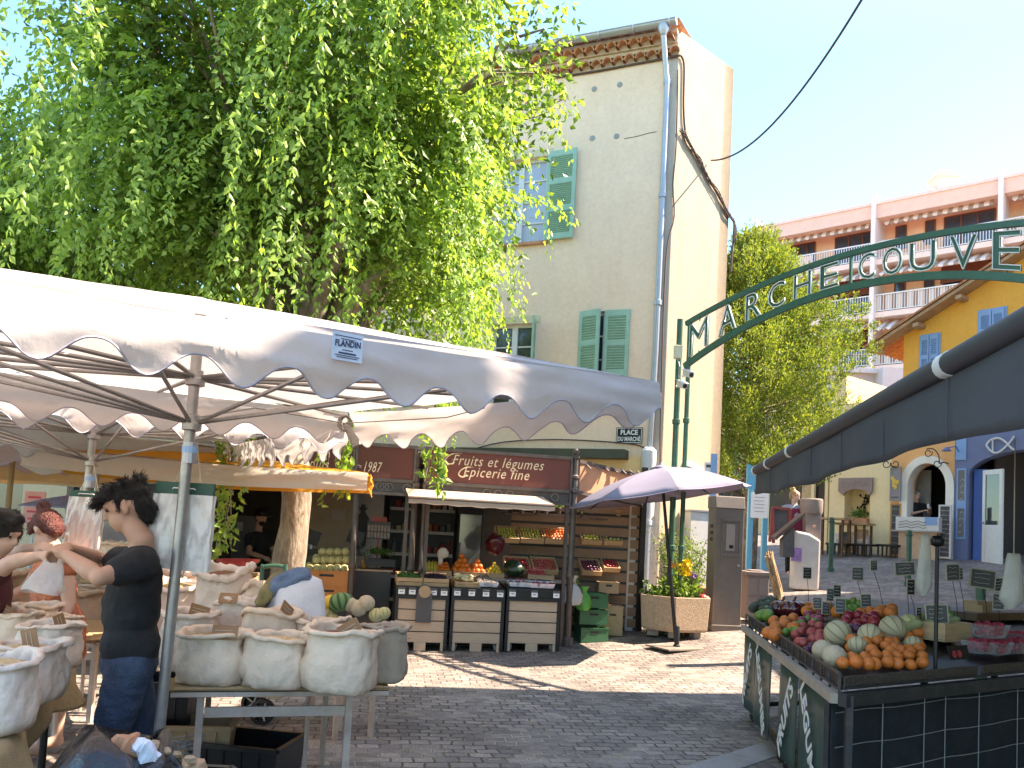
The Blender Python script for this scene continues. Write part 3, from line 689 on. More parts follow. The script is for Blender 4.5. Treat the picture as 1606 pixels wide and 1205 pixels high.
# ================================================================ ORANGE / YELLOW / BLUE STREET FRONT
B0 = G(1400, 871); B0 = V(B0.x, B0.y, 0)
bd = V(.62, -.78, 0).normalized(); bn = V(-bd.y, bd.x, 0)
if bn.y > 0: bn = -bn
def BP(px, py, off=0):
 p = PL(px, py, B0+bn*off, bn); return (p-B0).dot(bd), p.z
def BQ(u, z, off=0): return B0+bd*u+bn*off+V(0, 0, z)
def bgz(u, off=0): p = BQ(u, 0, off); return ground_z(p.x, p.y)
M_or = plaster('orange_render', (.95, .48, .09), (.88, .40, .07), .4, (.86, .42, .09), bump=.15)
M_or2 = plaster('apricot_render', (.95, .50, .21), (.9, .44, .17), .4, bump=.12)
M_yel = plaster('yellow_render', (.95, .78, .46), (.88, .68, .38), .4, bump=.2)
M_blu = mat('slate_blue_paint', (.17, .21, .36), .5, .06, 4, .1, 60)
M_blu2 = mat('bright_blue_paint', (.06, .17, .50), .4, .08, 4)
M_lblu = mat('light_blue_paint', (.24, .42, .68), .45, .06, 4)
M_slate = mat('chalkboard', (.09, .085, .085), .7, .2, 6)
M_chalk = mat('chalk', (.62, .6, .55), .9, .1)
M_wood = mat('pale_wood', (.50, .33, .18), .7, .2, 5, .15, 60, stretch=(1, 1, 6))
M_dwood = mat('dark_wood', (.12, .065, .035), .6, .25, 6)
M_green = mat('green_iron', (.035, .115, .075), .4, .15, 6, dirt=(.06, .13, .1), dscale=8)
house2 = thing('orange_house', 'orange gabled house with light blue shutters and a white arched doorway', 'house', tuple(BQ(0, bgz(0))))
uL = BP(1417, 560)[0]; uOL = BP(1397, 800)[0]; uB = BP(1497, 800)[0]; uR = BP(1640, 700)[0]+1.5
ub1 = BP(1397, 800)[0]
zrl = BP(1417, 527)[1]; zrr = BP(1606, 405)[1]; u606 = BP(1606, 405)[0]
slope = (zrr-zrl)/(u606-uL)
uPk = u606+1.3; zpk = zrl+slope*(uPk-uL)
zmid = BP(1450, 640)[1]
# upper wall with shutter windows
sh1 = [BP(1445, 555)[0], BP(1472, 555)[0]]; sz1 = (BP(1458, 578)[1]-.25, BP(1458, 527)[1])
sh2 = [BP(1537, 505)[0], BP(1576, 505)[0]]; sz2 = (BP(1556, 522)[1]-.45, BP(1556, 487)[1])
mb = MB()
mb.prism([BQ(uL, zmid), BQ(uPk+3.5, zmid), BQ(uPk+3.5, zrl+slope*(uPk-uL)-3.5*slope), BQ(uPk, zpk), BQ(uL, zrl)], -bn*.3)
mb.prism([BQ(uL, zmid-.3, -.5), BQ(uL, zrl-.02, -.31), BQ(uL, zrl-.02, -9), BQ(uL, zmid-.3, -9)], bd*.3)
mb.build('gable_wall', M_or, house2)
mb = MB()
for side in (0, 1):
 a = (uL-.85, zrl-.85*slope) if side == 0 else (uPk+4.2, zpk-4.2*slope)
 b = (uPk, zpk)
 n_ = 34
 def rf(u_, v_, a=a, b=b):
  t = u_; uu_ = a[0]+(b[0]-a[0])*t; zz = a[1]+(b[1]-a[1])*t
  return BQ(uu_, zz+.12+.045*abs(math.sin(v_*math.pi*38)), .55-v_*9.5)
 mb.grid(rf, 4, 38*4)
mb.build('roof', M_terra, house2, solid=.05)
mb = MB()
# verge boards, rafter ends and stepped corbels under the rake
for a, b, o in (((uL-.8, zrl-.8*slope), (uPk, zpk), 0), ((uPk, zpk), (uPk+4.1, zpk-4.1*slope), 0)):
 mb.prism([BQ(a[0], a[1]+.0, .48), BQ(b[0], b[1]+.0, .48), BQ(b[0], b[1]+.09, .48), BQ(a[0], a[1]+.09, .48)], -bn*.47)
for i in range(7):
 uu_ = uL-.62+i*1.05;
 if uu_ > uPk: break
 zz = zrl+slope*(uu_-uL)-.09
 mb.prism([BQ(uu_, zz-.05, .01), BQ(uu_+.14, zz-.02, .01), BQ(uu_+.14, zz+.07, .01), BQ(uu_, zz+.05, .01)], bn*.42)
mb.build('eaves', mat('eaves_wood', (.5, .33, .2), .8, .2, 6), house2)
for (a, b), (z0, z1) in ((sh1, sz1), (sh2, sz2)):
 m_ = (a+b)/2
 fr = MB(); fr.prism([BQ(a-.05, z0-.05, .002), BQ(b+.05, z0-.05, .002), BQ(b+.05, z1+.05, .002), BQ(a-.05, z1+.05, .002)], bn*.015); fo = fr.build('window', M_lblu, house2)
 shutter('shutter', BQ(a, 0, .04), BQ(m_-.01, 0, .04), z0, z1, M_lblu2 if 'M_lblu2' in globals() else M_lblu, house2, slats=8)
 shutter('shutter', BQ(m_+.01, 0, .04), BQ(b, 0, .04), z0, z1, M_lblu, house2, slats=8)
# ground floor orange part with an arched doorway
ac = BP(1453, 800)[0]; aw = (BP(1486, 820)[0]-BP(1420, 820)[0])/2*.92; zt = BP(1453, 727)[1]; gzb = bgz(ac)-.25; zsp = zt-aw*1.25
def arch_pts(c, w_, zs_, zt_, n=14):
 return [(c+w_*math.cos(math.pi*i/n), zs_+(zt_-zs_)*math.sin(math.pi*i/n)) for i in range(n+1)]
def arch_wall(mb, ua, ub, z0, z1, c, w_, zs_, zt_, n, Qf, depth, nn, mi=0):
 ap = arch_pts(c, w_, zs_, zt_)
 mb.add([Qf(ua, z0), Qf(c-w_, z0), Qf(c-w_, zs_), Qf(ua, zs_)], [(0, 1, 2, 3)], mi)
 mb.add([Qf(c+w_, z0), Qf(ub, z0), Qf(ub, zs_), Qf(c+w_, zs_)], [(0, 1, 2, 3)], mi)
 top = []
 for (u_, z_) in ap:
  t = (c+w_-u_)/(2*w_); top.append((ub+(ua-ub)*t, z1))
 mb.add([Qf(ub, zs_), Qf(ub, z1), Qf(c+w_, zs_)], [(0, 1, 2)], mi); mb.add([Qf(ua, zs_), Qf(c-w_, zs_), Qf(ua, z1)], [(0, 1, 2)], mi)
 for i in range(len(ap)-1):
  mb.add([Qf(*ap[i]), Qf(*top[i]), Qf(*top[i+1]), Qf(*ap[i+1])], [(0, 1, 2, 3)], mi)
 full = [(c+w_, z0)]+ap+[(c-w_, z0)]
 for i in range(len(full)-1):
  mb.add([Qf(*full[i]), Qf(*full[i+1]), Qf(*full[i+1])-nn*depth, Qf(*full[i])-nn*depth], [(0, 1, 2, 3)], mi)
mb = MB(); arch_wall(mb, uOL, uB-.01, gzb, zmid, ac, aw, zsp, zt, 14, lambda u, z: BQ(u, z), .4, bn); mb.build('ground_floor_wall', M_or2, house2)
mb = MB()                                                             # white arch surround
ap = [(ac+aw, gzb)]+arch_pts(ac, aw, zsp, zt, 20)+[(ac-aw, gzb)]; ao = [(ac+aw+.2, gzb)]+arch_pts(ac, aw+.2, zsp, zt+.2, 20)+[(ac-aw-.2, gzb)]
for i in range(len(ap)-1):
 mb.prism([BQ(*ap[i], .003), BQ(*ap[i+1], .003), BQ(*ao[i+1], .003), BQ(*ao[i], .003)], bn*.05)
 mb.prism([BQ(*ap[i], -.3), BQ(*ap[i+1], -.3), BQ(ac+(ap[i+1][0]-ac)*.985, ap[i+1][1], -.3), BQ(ac+(ap[i][0]-ac)*.985, ap[i][1], -.3)], bn*.33)
mb.build('arch_surround', mat('white_stone', (.92, .86, .74), .7, .05), house2)
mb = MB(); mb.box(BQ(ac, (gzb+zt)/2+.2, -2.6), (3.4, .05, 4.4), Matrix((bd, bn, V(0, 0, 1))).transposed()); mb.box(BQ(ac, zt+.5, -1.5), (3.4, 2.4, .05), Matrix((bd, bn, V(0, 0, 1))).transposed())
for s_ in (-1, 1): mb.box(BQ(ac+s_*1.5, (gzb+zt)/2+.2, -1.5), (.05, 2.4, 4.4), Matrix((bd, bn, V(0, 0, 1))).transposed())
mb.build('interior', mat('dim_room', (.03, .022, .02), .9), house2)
mb = MB(); mb.box(BQ(ac-.75, gzb+1.3, -1.2), (.6, .06, 2.6), Matrix((bd, bn, V(0, 0, 1))).transposed()); mb.box(BQ(ac-.65, gzb+1.95, -1.16), (.2, .02, .3), Matrix((bd, bn, V(0, 0, 1))).transposed()); mb.build('door', mat('grey_cream_paint', (.5, .48, .44), .6), house2)
# scrolled sign bracket
def scroll(mb, Q, c, s=1., fl=1, r=.012):
 pts = []
 for i in range(22):
  t = i/21*2.1*math.pi; rr = .05*s+.055*s*(i/21); pts.append(Q(c[0]+fl*rr*math.cos(t), c[1]+rr*math.sin(t)))
 mb.tube(pts, r, 5)
mb = MB(); cc = BP(1478, 718)
for (x, y, s_) in ((1463, 712, 1.), (1477, 729, 1.)): scroll(mb, lambda u, z: BQ(u, z, .25), BP(x, y), s_)
mb.tube(smooth([BQ(*BP(x, y), .25) for x, y in ((1460, 706), (1471, 706), (1479, 715), (1481, 728), (1487, 726))], 4), .014, 5)
mb.tube([BQ(*BP(1487, 727), .25), BQ(*BP(1487, 727), 0)], .015, 5)
mb.build('iron_bracket', M_black, house2)
# yellow restaurant
yl = thing('yellow_restaurant', 'pale yellow restaurant wall with a lettered lintel over its planted niche', 'restaurant', tuple(BQ(BP(1340, 860)[0], bgz(-2))))
uy0 = BP(1300, 800)[0]; uy1 = uOL-.002
n0, n1 = BP(1324, 800)[0], BP(1364, 800)[0]; nz0, nz1 = BP(1345, 821)[1], BP(1345, 766)[1]; zy = zmid+.3
mb = MB(); wall(mb, BQ(uy0, 0), bd, bn, uy1-uy0, bgz(uy0)-.4, zy, [(n0-uy0, n1-uy0, nz0, nz1)], .4); mb.box(BQ(uy0+.2, 3, -2), (.4, 3.9, 7), Matrix((bd, bn, V(0, 0, 1))).transposed())
mb.add([BQ(n0, nz0, -.4), BQ(n1, nz0, -.4), BQ(n1, nz1, -.4), BQ(n0, nz1, -.4)], [(0, 1, 2, 3)]); mb.build('wall', M_yel, yl)
mb = MB(); l0, l1 = BP(1317, 760)[0], BP(1370, 760)[0]; zl0, zl1 = BP(1343, 771)[1], BP(1343, 750)[1]
apn = arch_pts((n0+n1)/2, (n1-n0)/2, zl0-.12, zl0+.06, 8)
mb.prism([BQ(l0, zl0, .004), BQ(n0, zl0-.12, .004)]+[BQ(u, z, .004) for u, z in apn[::-1]][1:-1]+[BQ(n1, zl0-.12, .004), BQ(l1, zl0, .004), BQ(l1, zl1, .004), BQ(l0, zl1, .004)], bn*.07)
lo = mb.build('lintel', mat('brown_grey_stone', (.33, .25, .22), .9, .12, 7, .3), yl)
mb = MB(); text(mb, "L'ORANGERIE", BQ((l0+l1)/2, (zl0+zl1)/2+.02, .078), bd, V(0, 0, 1), .22, .01, fit=(l1-l0)*.75); mb.build('lettering', mat('carved_letter', (.42, .33, .29), .9), lo)
mb = MB()
for i in range(4):                                                    # iron vine drawing in the niche
 pts = [BQ(n0+(n1-n0)*(.25+.5*rnd.random()), nz0+(nz1-nz0)*(.25+.18*j+.04*rnd.random()), -.37) for j in range(4)]
 mb.tube(smooth(pts, 5), .008, 4)
 for p in smooth(pts, 2): mb.sphere(p+bd*rnd.uniform(-.06, .06)+V(0, 0, .02), (.03, .02, .04), 6, 4)
mb.build('niche_ornament', M_black, yl)
mb = MB()
mb.prism([BQ(BP(1298, 700)[0]-.9, 0, -.2), BQ(uy0, 0, -.2), BQ(uy0, zy, -.2), BQ(BP(1298, 700)[0]-.9, zy, -.2)], -bn*.2); mb.build('doorway_wall', mat('ochre_plain', (.55, .42, .25), .9, .1), yl)
mb = MB(); mb.prism([BQ(uy0-.5, 0, -.17), BQ(uy0-.12, 0, -.17), BQ(uy0-.12, BP(1290, 740)[1], -.17), BQ(uy0-.5, BP(1290, 740)[1], -.17)], bn*.03); do = mb.build('door', M_black, yl)
mb = MB(); mb.beam(BQ(uy0-.12, 0, -.1), BQ(uy0-.12, BP(1290, 740)[1], -.1), .1, .1, up=bn); mb.beam(BQ(uy0-.55, 0, -.1), BQ(uy0-.55, BP(1290, 740)[1], -.1), .1, .1, up=bn); mb.build('door_post', M_yel, yl)
# blue fish shop
bs = thing('blue_fish_shop', 'slate blue shop front with a white fish outline above its open door', 'shop', tuple(BQ(uB+.5, bgz(uB+.5))))
d0 = BP(1519, 800)[0]; zarc = BP(1565, 724)[1]; gzs = bgz(uB+1)-.3
d1 = uR
w_ = (d1-d0)/2; c_ = (d0+d1)/2
mb = MB(); arch_wall(mb, uB, d1+.4, gzs, zmid+.25, c_, w_, BP(1519, 745)[1], zarc+.28, 14, lambda u, z: BQ(u, z, .03), .35, bn); mb.build('front', M_blu, bs)
mb = MB(); mb.prism([BQ(uB, zmid+.05, .04), BQ(d1+.4, zmid+.05, .04), BQ(d1+.4, zmid+.2, .04), BQ(uB, zmid+.2, .04)], bn*.1); mb.build('cornice', M_blu, bs)
mb = MB(); fc = BP(1567, 699); FQ_ = lambda x, y: BQ(*BP(x, y), .075)
mb.tube(smooth([FQ_(x, y) for x, y in ((1549, 699), (1556, 691), (1568, 688), (1578, 693), (1589, 704), (1594, 706))], 4), .026, 6)
mb.tube(smooth([FQ_(x, y) for x, y in ((1549, 699), (1554, 706), (1562, 711), (1572, 708), (1584, 697), (1593, 685))], 4), .026, 6)
mb.tube([FQ_(1559, 690), FQ_(1559, 709)], .02, 6)
mb.build('fish_emblem', M_white, bs)
BR = Matrix((bd, bn, V(0, 0, 1))).transposed()
mb = MB()
for (xa, xb, ya, yb) in ((1501, 1516, 735, 846),):
 a, b = BP(xa, 800)[0], BP(xb, 800)[0]; z1_, z0_ = BP(1508, ya)[1], BP(1508, yb)[1]
 for (p_, q_, r_, s_) in ((a, b, z0_, z0_+.05), (a, b, z1_-.05, z1_), (a, a+.035, z0_+.05, z1_-.05), (b-.035, b, z0_+.05, z1_-.05), (a+.035, b-.035, (z0_+z1_)/2-.12, (z0_+z1_)/2+.08)):
  mb.prism([BQ(p_, r_, .034), BQ(q_, r_, .034), BQ(q_, s_, .034), BQ(p_, s_, .034)], bn*.02)
fo = mb.build('menu_frame', M_lblu, bs)
mb = MB(); mb.prism([BQ(a+.035, z0_+.05, .034), BQ(b-.035, z0_+.05, .034), BQ(b-.035, z1_-.05, .034), BQ(a+.035, z1_-.05, .034)], bn*.008); mb.build('board', mat('taupe_board', (.22, .2, .18), .8), fo)
mb = MB()
for i in range(9):
 z_ = z0_+.15+(z1_-z0_-.3)*i/9; uu_ = a+.05+rnd.random()*.05; mb.tube([BQ(uu_, z_, .046), BQ(uu_+.05, z_+.05, .046), BQ(uu_+.1*rnd.random()+.03, z_+.01, .046)], .006, 4)
mb.build('chalk_writing', M_chalk, fo)
mb = MB(); a, b = BP(1501, 700)[0], BP(1517, 700)[0]; z1_, z0_ = BP(1508, 684)[1], BP(1508, 722)[1]
mb.prism([BQ(a, z0_, .034), BQ(b, z0_, .034), BQ(b, z1_, .034), BQ(a, z1_, .034)], bn*.02); mb.build('lamp_panel', M_lblu, bs)
# interior + doors
mb = MB(); mb.box(BQ(c_, gzs+1.5, -3.2), (w_*2+.4, .05, 4), BR); mb.box(BQ(c_, zarc+.7, -1.8), (w_*2+.6, 3.2, .05), BR); mb.box(BQ(d0-.1, gzs+1.5, -1.8), (.05, 3, 4), BR); mb.build('interior', mat('blue_grey_room', (.22, .2, .2), .9), bs)
mb = MB(); a = BP(1521, 820)[0]; zt_ = BP(1540, 735)[1]; zb_ = bgz(a)-.1
mb.box(BQ(a+.16, (zt_+zb_)/2, -.2), (.3, .05, zt_-zb_), BR); mb.build('blue_door_leaf', M_blu2, bs)
def door_leaf(P0, P1, z0, z1, m, parent):
 d = (P1-P0); l = d.length; d.normalize(); n = d.cross(V(0, 0, 1)); Rm = Matrix((d, n, V(0, 0, 1))).transposed(); mb = MB(); st_ = .09; P = lambda u, z: V(P0.x, P0.y, 0)+d*u+V(0, 0, z)
 mb.box(P(st_/2, (z0+z1)/2), (st_, .05, z1-z0), Rm); mb.box(P(l-st_/2, (z0+z1)/2), (st_, .05, z1-z0), Rm)
 h = z1-z0; mb.box(P(l/2, z0+h*.2), (l-2*st_, .035, h*.4), Rm); mb.box(P(l/2, z1-.06), (l-2*st_, .049, .12), Rm); mb.box(P(l/2, z0+h*.41), (l-2*st_, .049, .08), Rm)
 o = mb.build('white_door', m, parent); g_ = MB(); g_.box(P(l/2, z0+h*.68), (l-2*st_, .012, h*.55), Rm); g_.build('pane', M_glass, o)
 hd = MB(); hd.sphere(P(.05, z0+h*.45)-n*.05, .03, 8, 6); hd.sphere(P(.05, z0+h*.45)+n*.05, .03, 8, 6); hd.build('handle', M_zinc, o)
p0_ = BQ(BP(1543, 820)[0], 0, .05); p1_ = BQ(BP(1582, 820)[0], 0, .35)
door_leaf(p0_, p1_, bgz(1.5)-.12, BP(1560, 738)[1], M_white, bs)
# low grey building seen between the conifer and the orange house
lb = thing('grey_annex', 'low grey-white concrete annex between the conifer and the orange house', 'building', tuple(W(1375, 640, 30)))
p = W(1375, 600, 30)
mb = MB(); mb.box((p.x, p.y+2, p.z-3.5), (3.2, 4, 7.6)); mb.build('wall', mat('grey_render', (.48, .46, .44), .9, .08), lb)
mb = MB(); mb.box((p.x-.1, p.y+1.9, p.z+.38), (3.5, 4.2, .16)); mb.box((p.x+.6, p.y-.3, p.z+.0), (1.3, .6, .9)); mb.build('roof', mat('white_concrete', (.6, .58, .56), .9, .08), lb)
# buildings closing the back of the street and the left side of the market
def shopfronts(name, label, P0, d, L_, h, m, base=-.2, bays=4, parent=None, mul=1):
 n = V(d.y, -d.x, 0); n = n if n.y < 0 else -n
 b = thing(name, label, 'building', tuple(P0)); holes = []; bw = L_/bays
 for i in range(bays):
  holes.append((i*bw+.5, (i+1)*bw-.5, base, base+2.9))
  for f in range(1, int((h-1)//3)+1):
   if 3*f+2.6 < h: holes.append((i*bw+bw/2-.5, i*bw+bw/2+.5, 3*f+1.0, 3*f+2.5))
 mb = MB(); wall(mb, P0, d, n, L_, base-1, h, holes, .3)
 E = V(P0.x, P0.y, 0); mb.prism([E-n*6, E+d*L_-n*6, E+d*L_-n*6+V(0, 0, h), E-n*6+V(0, 0, h)], -n*.1)
 mb.add([E, E-n*6, E-n*6+V(0, 0, h), E+V(0, 0, h)], [(0, 1, 2, 3)]); mb.add([E+d*L_, E+d*L_-n*6, E+d*L_-n*6+V(0, 0, h), E+d*L_+V(0, 0, h)], [(0, 1, 2, 3)])
 mb.build('wall', m, b)
 mb = MB()
 for k in range(40):
  pass
 mb.grid(lambda u, v: E+d*(u*(L_+.6)-.3)+V(0, 0, h+.05+v*1.2+.05*abs(math.sin(u*L_*4*math.pi)))+n*(.5-v*6.5), int(L_*16), 2); mb.build('roof', M_terra, b, solid=.04)
 for q in holes:
  p_ = MB(); a = E+d*q[0]-n*.28; c = E+d*q[1]-n*.28
  p_.prism([a+V(0, 0, q[2]), c+V(0, 0, q[2]), c+V(0, 0, q[3]), a+V(0, 0, q[3])], -n*.03); p_.build('window', M_glass if q[3]-q[2] > 2 else M_curt, b)
  if q[3]-q[2] < 2:
   for s_ in (0, 1):
    ww = (q[1]-q[0])/2; x0 = q[0]-ww if s_ == 0 else q[1]
    shutter('shutter', E+d*x0+n*.03, E+d*(x0+ww)+n*.03, q[2], q[3], M_shut, b, panels=1, slats=12)
 return b
shopfronts('market_side_house', 'sandy house with arcade shop fronts behind the tents and trees', V(-17, 19, 0), V(1, .0, 0).normalized(), 9.5, 6.6, plaster('sand_render', (.62, .5, .3), (.5, .4, .26), .4), bays=3)
shopfronts('market_end_house', 'plain sandy house closing the far left of the market', V(-26, 12, 0), V(.8, .6, 0).normalized(), 10.5, 6.0, plaster('sand_render_pale', (.6, .52, .4), (.5, .44, .34), .4), bays=3)
shopfronts('street_end_house', 'far cream house closing the street beyond the blue sign frame', V(3.6, 33, 0), V(1, -.12, 0).normalized(), 9, 7.5, M_yel, base=2.2, bays=3)
# ================================================================ WEEPING MARKET TREES
M_bark = mat('bark', (.24, .19, .14), .95, .45, 14, .9, 22, dirt=(.42, .36, .27), dscale=7, damt=.8, stretch=(1, 1, .35))
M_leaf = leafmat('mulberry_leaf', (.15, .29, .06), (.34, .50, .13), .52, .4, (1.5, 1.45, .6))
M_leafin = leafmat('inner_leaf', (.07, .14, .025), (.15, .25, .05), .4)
M_cyp = leafmat('thuja_spray', (.10, .18, .03), (.30, .36, .07), .35, .6)
def weeping_tree(base, ht, spread, limbs, nstr, seed, label, low=3.0, bias=(0, 0), cut=None, cz=0.):
 rs = np.random.RandomState(seed); rr = random.Random(seed)
 t = thing('tree', label, 'tree', tuple(base), 'drooping trees between the tents and the shop')
 mb = MB(); tr = [base+V(0, 0, -.1)]
 for i in range(1, 12):
  f = i/11; tr.append(base+V(.10*math.sin(i*.9+seed)*f, .08*math.cos(i*.7)*f, 3.4*f))
 mb.tube(tr, [.21-.07*i/11+.012*math.sin(i*2.1) for i in range(12)], 18)
 top = tr[-1]; starts = []
 for k in range(limbs):
  a = 2*math.pi*k/limbs+rr.uniform(-.3, .3); rad = spread*rr.uniform(.55, .95); hh = ht-3.4
  P = []; z1 = hh*rr.uniform(.55, 1.0)
  if k % 3 == 0: rad *= .35; z1 = hh
  for i in range(9):
   f = i/8; P.append(top+V(math.cos(a)*rad*f**.8+bias[0]*f+.12*math.sin(i+k), math.sin(a)*rad*f**.8+bias[1]*f, -.5+(z1+.5)*f**.75+.1*math.cos(i*1.3+k)))
  mb.tube(P, [.1*(1-f/8)+.018 for f in range(9)], 8)
  for i in range(2, 9):
   for q in range(2):
    a2 = a+rr.uniform(-1.3, 1.3); l = rr.uniform(.4, 1.1); s_ = P[i]; e = s_+V(math.cos(a2)*l, math.sin(a2)*l, rr.uniform(.1, .7)); m_ = s_.lerp(e, .5)+V(0, 0, .12)
    mb.tube([s_, m_, e], [.025, .018, .01], 5); starts += [m_, e, e]
  starts += P[2:]
 mb.build('trunk', M_bark, t, smooth=True)
 BP_, BD, BU, BL, BW = [], [], [], [], []
 for s in range(nstr):
  p = np.array(starts[rs.randint(len(starts))])+rs.normal(0, .16, 3)
  out = p[:2]-np.array([top.x+bias[0]*.4, top.y+bias[1]*.4]); rad = np.linalg.norm(out)
  a = math.atan2(out[1], out[0])+rs.normal(0, .7); up = rs.uniform(.1, 1.2)
  d = np.array([math.cos(a), math.sin(a), up]); d /= np.linalg.norm(d)
  g = rs.uniform(.035, .085); L_ = rs.uniform(1.5, 5.5)*(1.1 if rad > spread*.5 else .85); n = int(L_/.055)
  side = np.cross(d, [0, 0, 1.])
  for i in range(n):
   d = d+np.array([0, 0, -g]); d /= np.linalg.norm(d)
   # once hanging keep a little sway
   d[:2] += rs.normal(0, .045, 2)
   p = p+d*.055
   if p[2] < low+rs.uniform(-.4, .4): break
   if cut and not cut(p): break
   f = 1-.35*i/n
   if rs.rand() < .12: continue
   for sg_ in (-1, 1):
    sd_ = np.cross(d, [0.01, .02, 1.]); nn = np.linalg.norm(sd_)
    sd_ = sd_/nn if nn > .15 else np.array([math.cos(s*1.7), math.sin(s*1.7), 0])
    ld = sd_*sg_*.8+d*.55+np.array([0, 0, -.55])+rs.normal(0, .25, 3)
    BP_.append(p+rs.normal(0, .03 if s % 2 else .01, 3)); BD.append(ld); BU.append(d+rs.normal(0, .35, 3)); l = rs.uniform(.06, .13)*f; BL.append(l); BW.append(l*.5)
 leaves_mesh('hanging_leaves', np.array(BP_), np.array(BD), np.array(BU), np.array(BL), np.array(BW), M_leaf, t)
 # inner leaves around the limbs
 n = int(nstr*30); st_ = np.array([tuple(x) for x in starts]); P = st_[rs.randint(len(st_), size=n)]+rs.normal(0, .38, (n, 3))*np.array([1, 1, .8])
 P = P[P[:, 2] > low]
 if cut: P = P[[bool(cut(q)) for q in P]]
 n = len(P)
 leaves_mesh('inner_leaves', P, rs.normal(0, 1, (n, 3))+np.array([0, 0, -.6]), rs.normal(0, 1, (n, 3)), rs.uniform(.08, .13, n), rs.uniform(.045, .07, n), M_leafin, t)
 return t
tb = W(452, 900, 9.9); tb = onground(tb.x, tb.y)
# the crown stays clear of the house front
def clear_house(p):
 lim = np.interp(p[2], [2.5, 4.2, 6.2, 7.2, 8.5], [-.45, -.4, -.2, -.25, -.8])+(.72 if 3.9 < p[2] < 7.4 and mnoise.noise(V(p[1]*4, 0, 7)) > .08 else 0)
 if mnoise.noise(V(p[0]*.9, p[1]*.5, p[2]*.9)) > .33 or (p[0] < -4.3 and p[2] > 1.6+p[1]*(.6+.05*math.sin(p[0]*5))): return False
 return (Vector(p)-Cn).dot(fn) > .25 and p[0]*9.6/max(p[1], 6) < lim+.12*math.sin(p[1]*5)
def low_crown(p): return p[2] < 1.6+p[1]*(.52+.05*math.sin(p[0]*3)) and p[2] < 6.6+.45*math.sin(p[0]*2.1)+.3*math.sin(p[0]*5+p[1]*3) and mnoise.noise(V(p[0]*.9, p[1]*.5, p[2]*.9)) < .36
weeping_tree(tb, 8.6, 3.3, 12, 1650, 3, 'large drooping tree with a mottled trunk in front of the fruit shop', low=2.75, bias=(.5, -.3), cut=clear_house)
weeping_tree(V(-7.3, 10.6, 0), 6.2, 3.7, 12, 1200, 8, 'drooping tree above the left tents, farther from the house', low=2.75, bias=(.3, -.3), cut=low_crown)
# two low sprigs hanging near the shop sign and beside the trunk
def sprig(px, py, Y, n, label):
 rs = np.random.RandomState(int(px)); t = thing('hanging_sprig', label, 'sprig', tuple(W(px, py, Y))); P, D, U, L_ = [], [], [], []
 stem = MB()
 for k in range(n):
  p = W(px+rs.uniform(-14, 14), py+rs.uniform(-6, 6), Y+rs.uniform(-.2, .2)); top = p+V(rs.uniform(-.25, .25), rs.uniform(-.1, .1), 1.6)
  pts = [top.lerp(p, i/6) for i in range(7)]; L2 = rs.uniform(.35, .6); e = p+V(rs.uniform(-.08, .08), 0, -L2); stem.tube(pts+[e], .004, 4)
  for i in range(44):
   q = top.lerp(e, .35+.65*i/44)
   P.append(np.array(q)+rs.normal(0, .012, 3)); D.append(rs.normal(0, .6, 3)+np.array([0, 0, -.7])); U.append(rs.normal(0, 1, 3)); L_.append(rs.uniform(.08, .12))
 stem.build('stem', M_bark, t); L_ = np.array(L_); leaves_mesh('leaves', np.array(P), np.array(D), np.array(U), L_, L_*.55, M_leaf, t)
sprig(688, 700, 9.6, 7, 'bright leafy sprig drooping in front of the brown shop sign')
sprig(352, 805, 8.7, 5, 'leafy sprig hanging beside the plastic bag pad left of the trunk')
sprig(530, 712, 9.3, 6, 'leafy sprig drooping over the edge of the orange and white tent')
# ================================================================ CONIFER
def conifer(base, ht, rad, seed):
 rs = np.random.RandomState(seed); t = thing('conifer_tree', 'tall bushy yellow-green conifer beside the cream house', 'tree', tuple(base))
 mb = MB(); mb.tube([base+V(.05*math.sin(i), .05*math.cos(i), -.1+ht*.9*i/8) for i in range(9)], [.2*(1-i/9)+.02 for i in range(9)], 10)
 clumps = []
 for k in range(1150):
  f = rs.uniform(0.02, 1)**.9; z = ht*(.24+.74*f); r0 = rad*(.72+.28*math.sin(f*3.1+.6)) if f < .55 else rad*(1-((f-.55)/.45)**1.35)*.96+.12
  a = rs.uniform(0, 2*math.pi); bump = .82+.3*mnoise.noise(V(math.cos(a)*1.5, math.sin(a)*1.5, z*.7+seed)); r = r0*bump*rs.uniform(.25, 1.04)
  c = np.array([base.x+r*math.cos(a), base.y+r*math.sin(a), base.z+z]); clumps.append((c, a, f))
  if k % 6 == 0: mb.tube([V(base.x, base.y, base.z+z-.3), V(*(c*.6+np.array([base.x, base.y, base.z+z])*.4))+V(0, 0, -.05), V(*c)], [.03, .02, .008], 4)
 mb.build('trunk', M_bark, t, smooth=True)
 P, D, U, L_ = [], [], [], []
 for c, a, f in clumps:
  n = 120; ax = np.array([math.cos(a)*.55, math.sin(a)*.55, 1.0]); ax /= np.linalg.norm(ax); s_ = rs.uniform(.16, .3)
  for q in range(3):
   cc = c+rs.normal(0, .13, 3); h = rs.uniform(0, 1, n//3)[:, None]
   P.append(cc+ax*h*s_*1.6+rs.normal(0, 1, (n//3, 3))*s_*.42*(1.05-h*.8)); D.append(ax+rs.normal(0, .55, (n//3, 3))); U.append(rs.normal(0, 1, (n//3, 3))); L_.append(rs.uniform(.05, .10, n//3))
 P = np.concatenate(P); D = np.concatenate(D); U = np.concatenate(U); L_ = np.concatenate(L_)
 leaves_mesh('crown', P, D, U, L_, L_*.42, M_cyp, t)
cb = W(1172, 860, 19.3); conifer(onground(cb.x, cb.y, -.1), W(1210, 380, 19.3).z-ground_z(cb.x, cb.y)+.1, 2.6, 5)
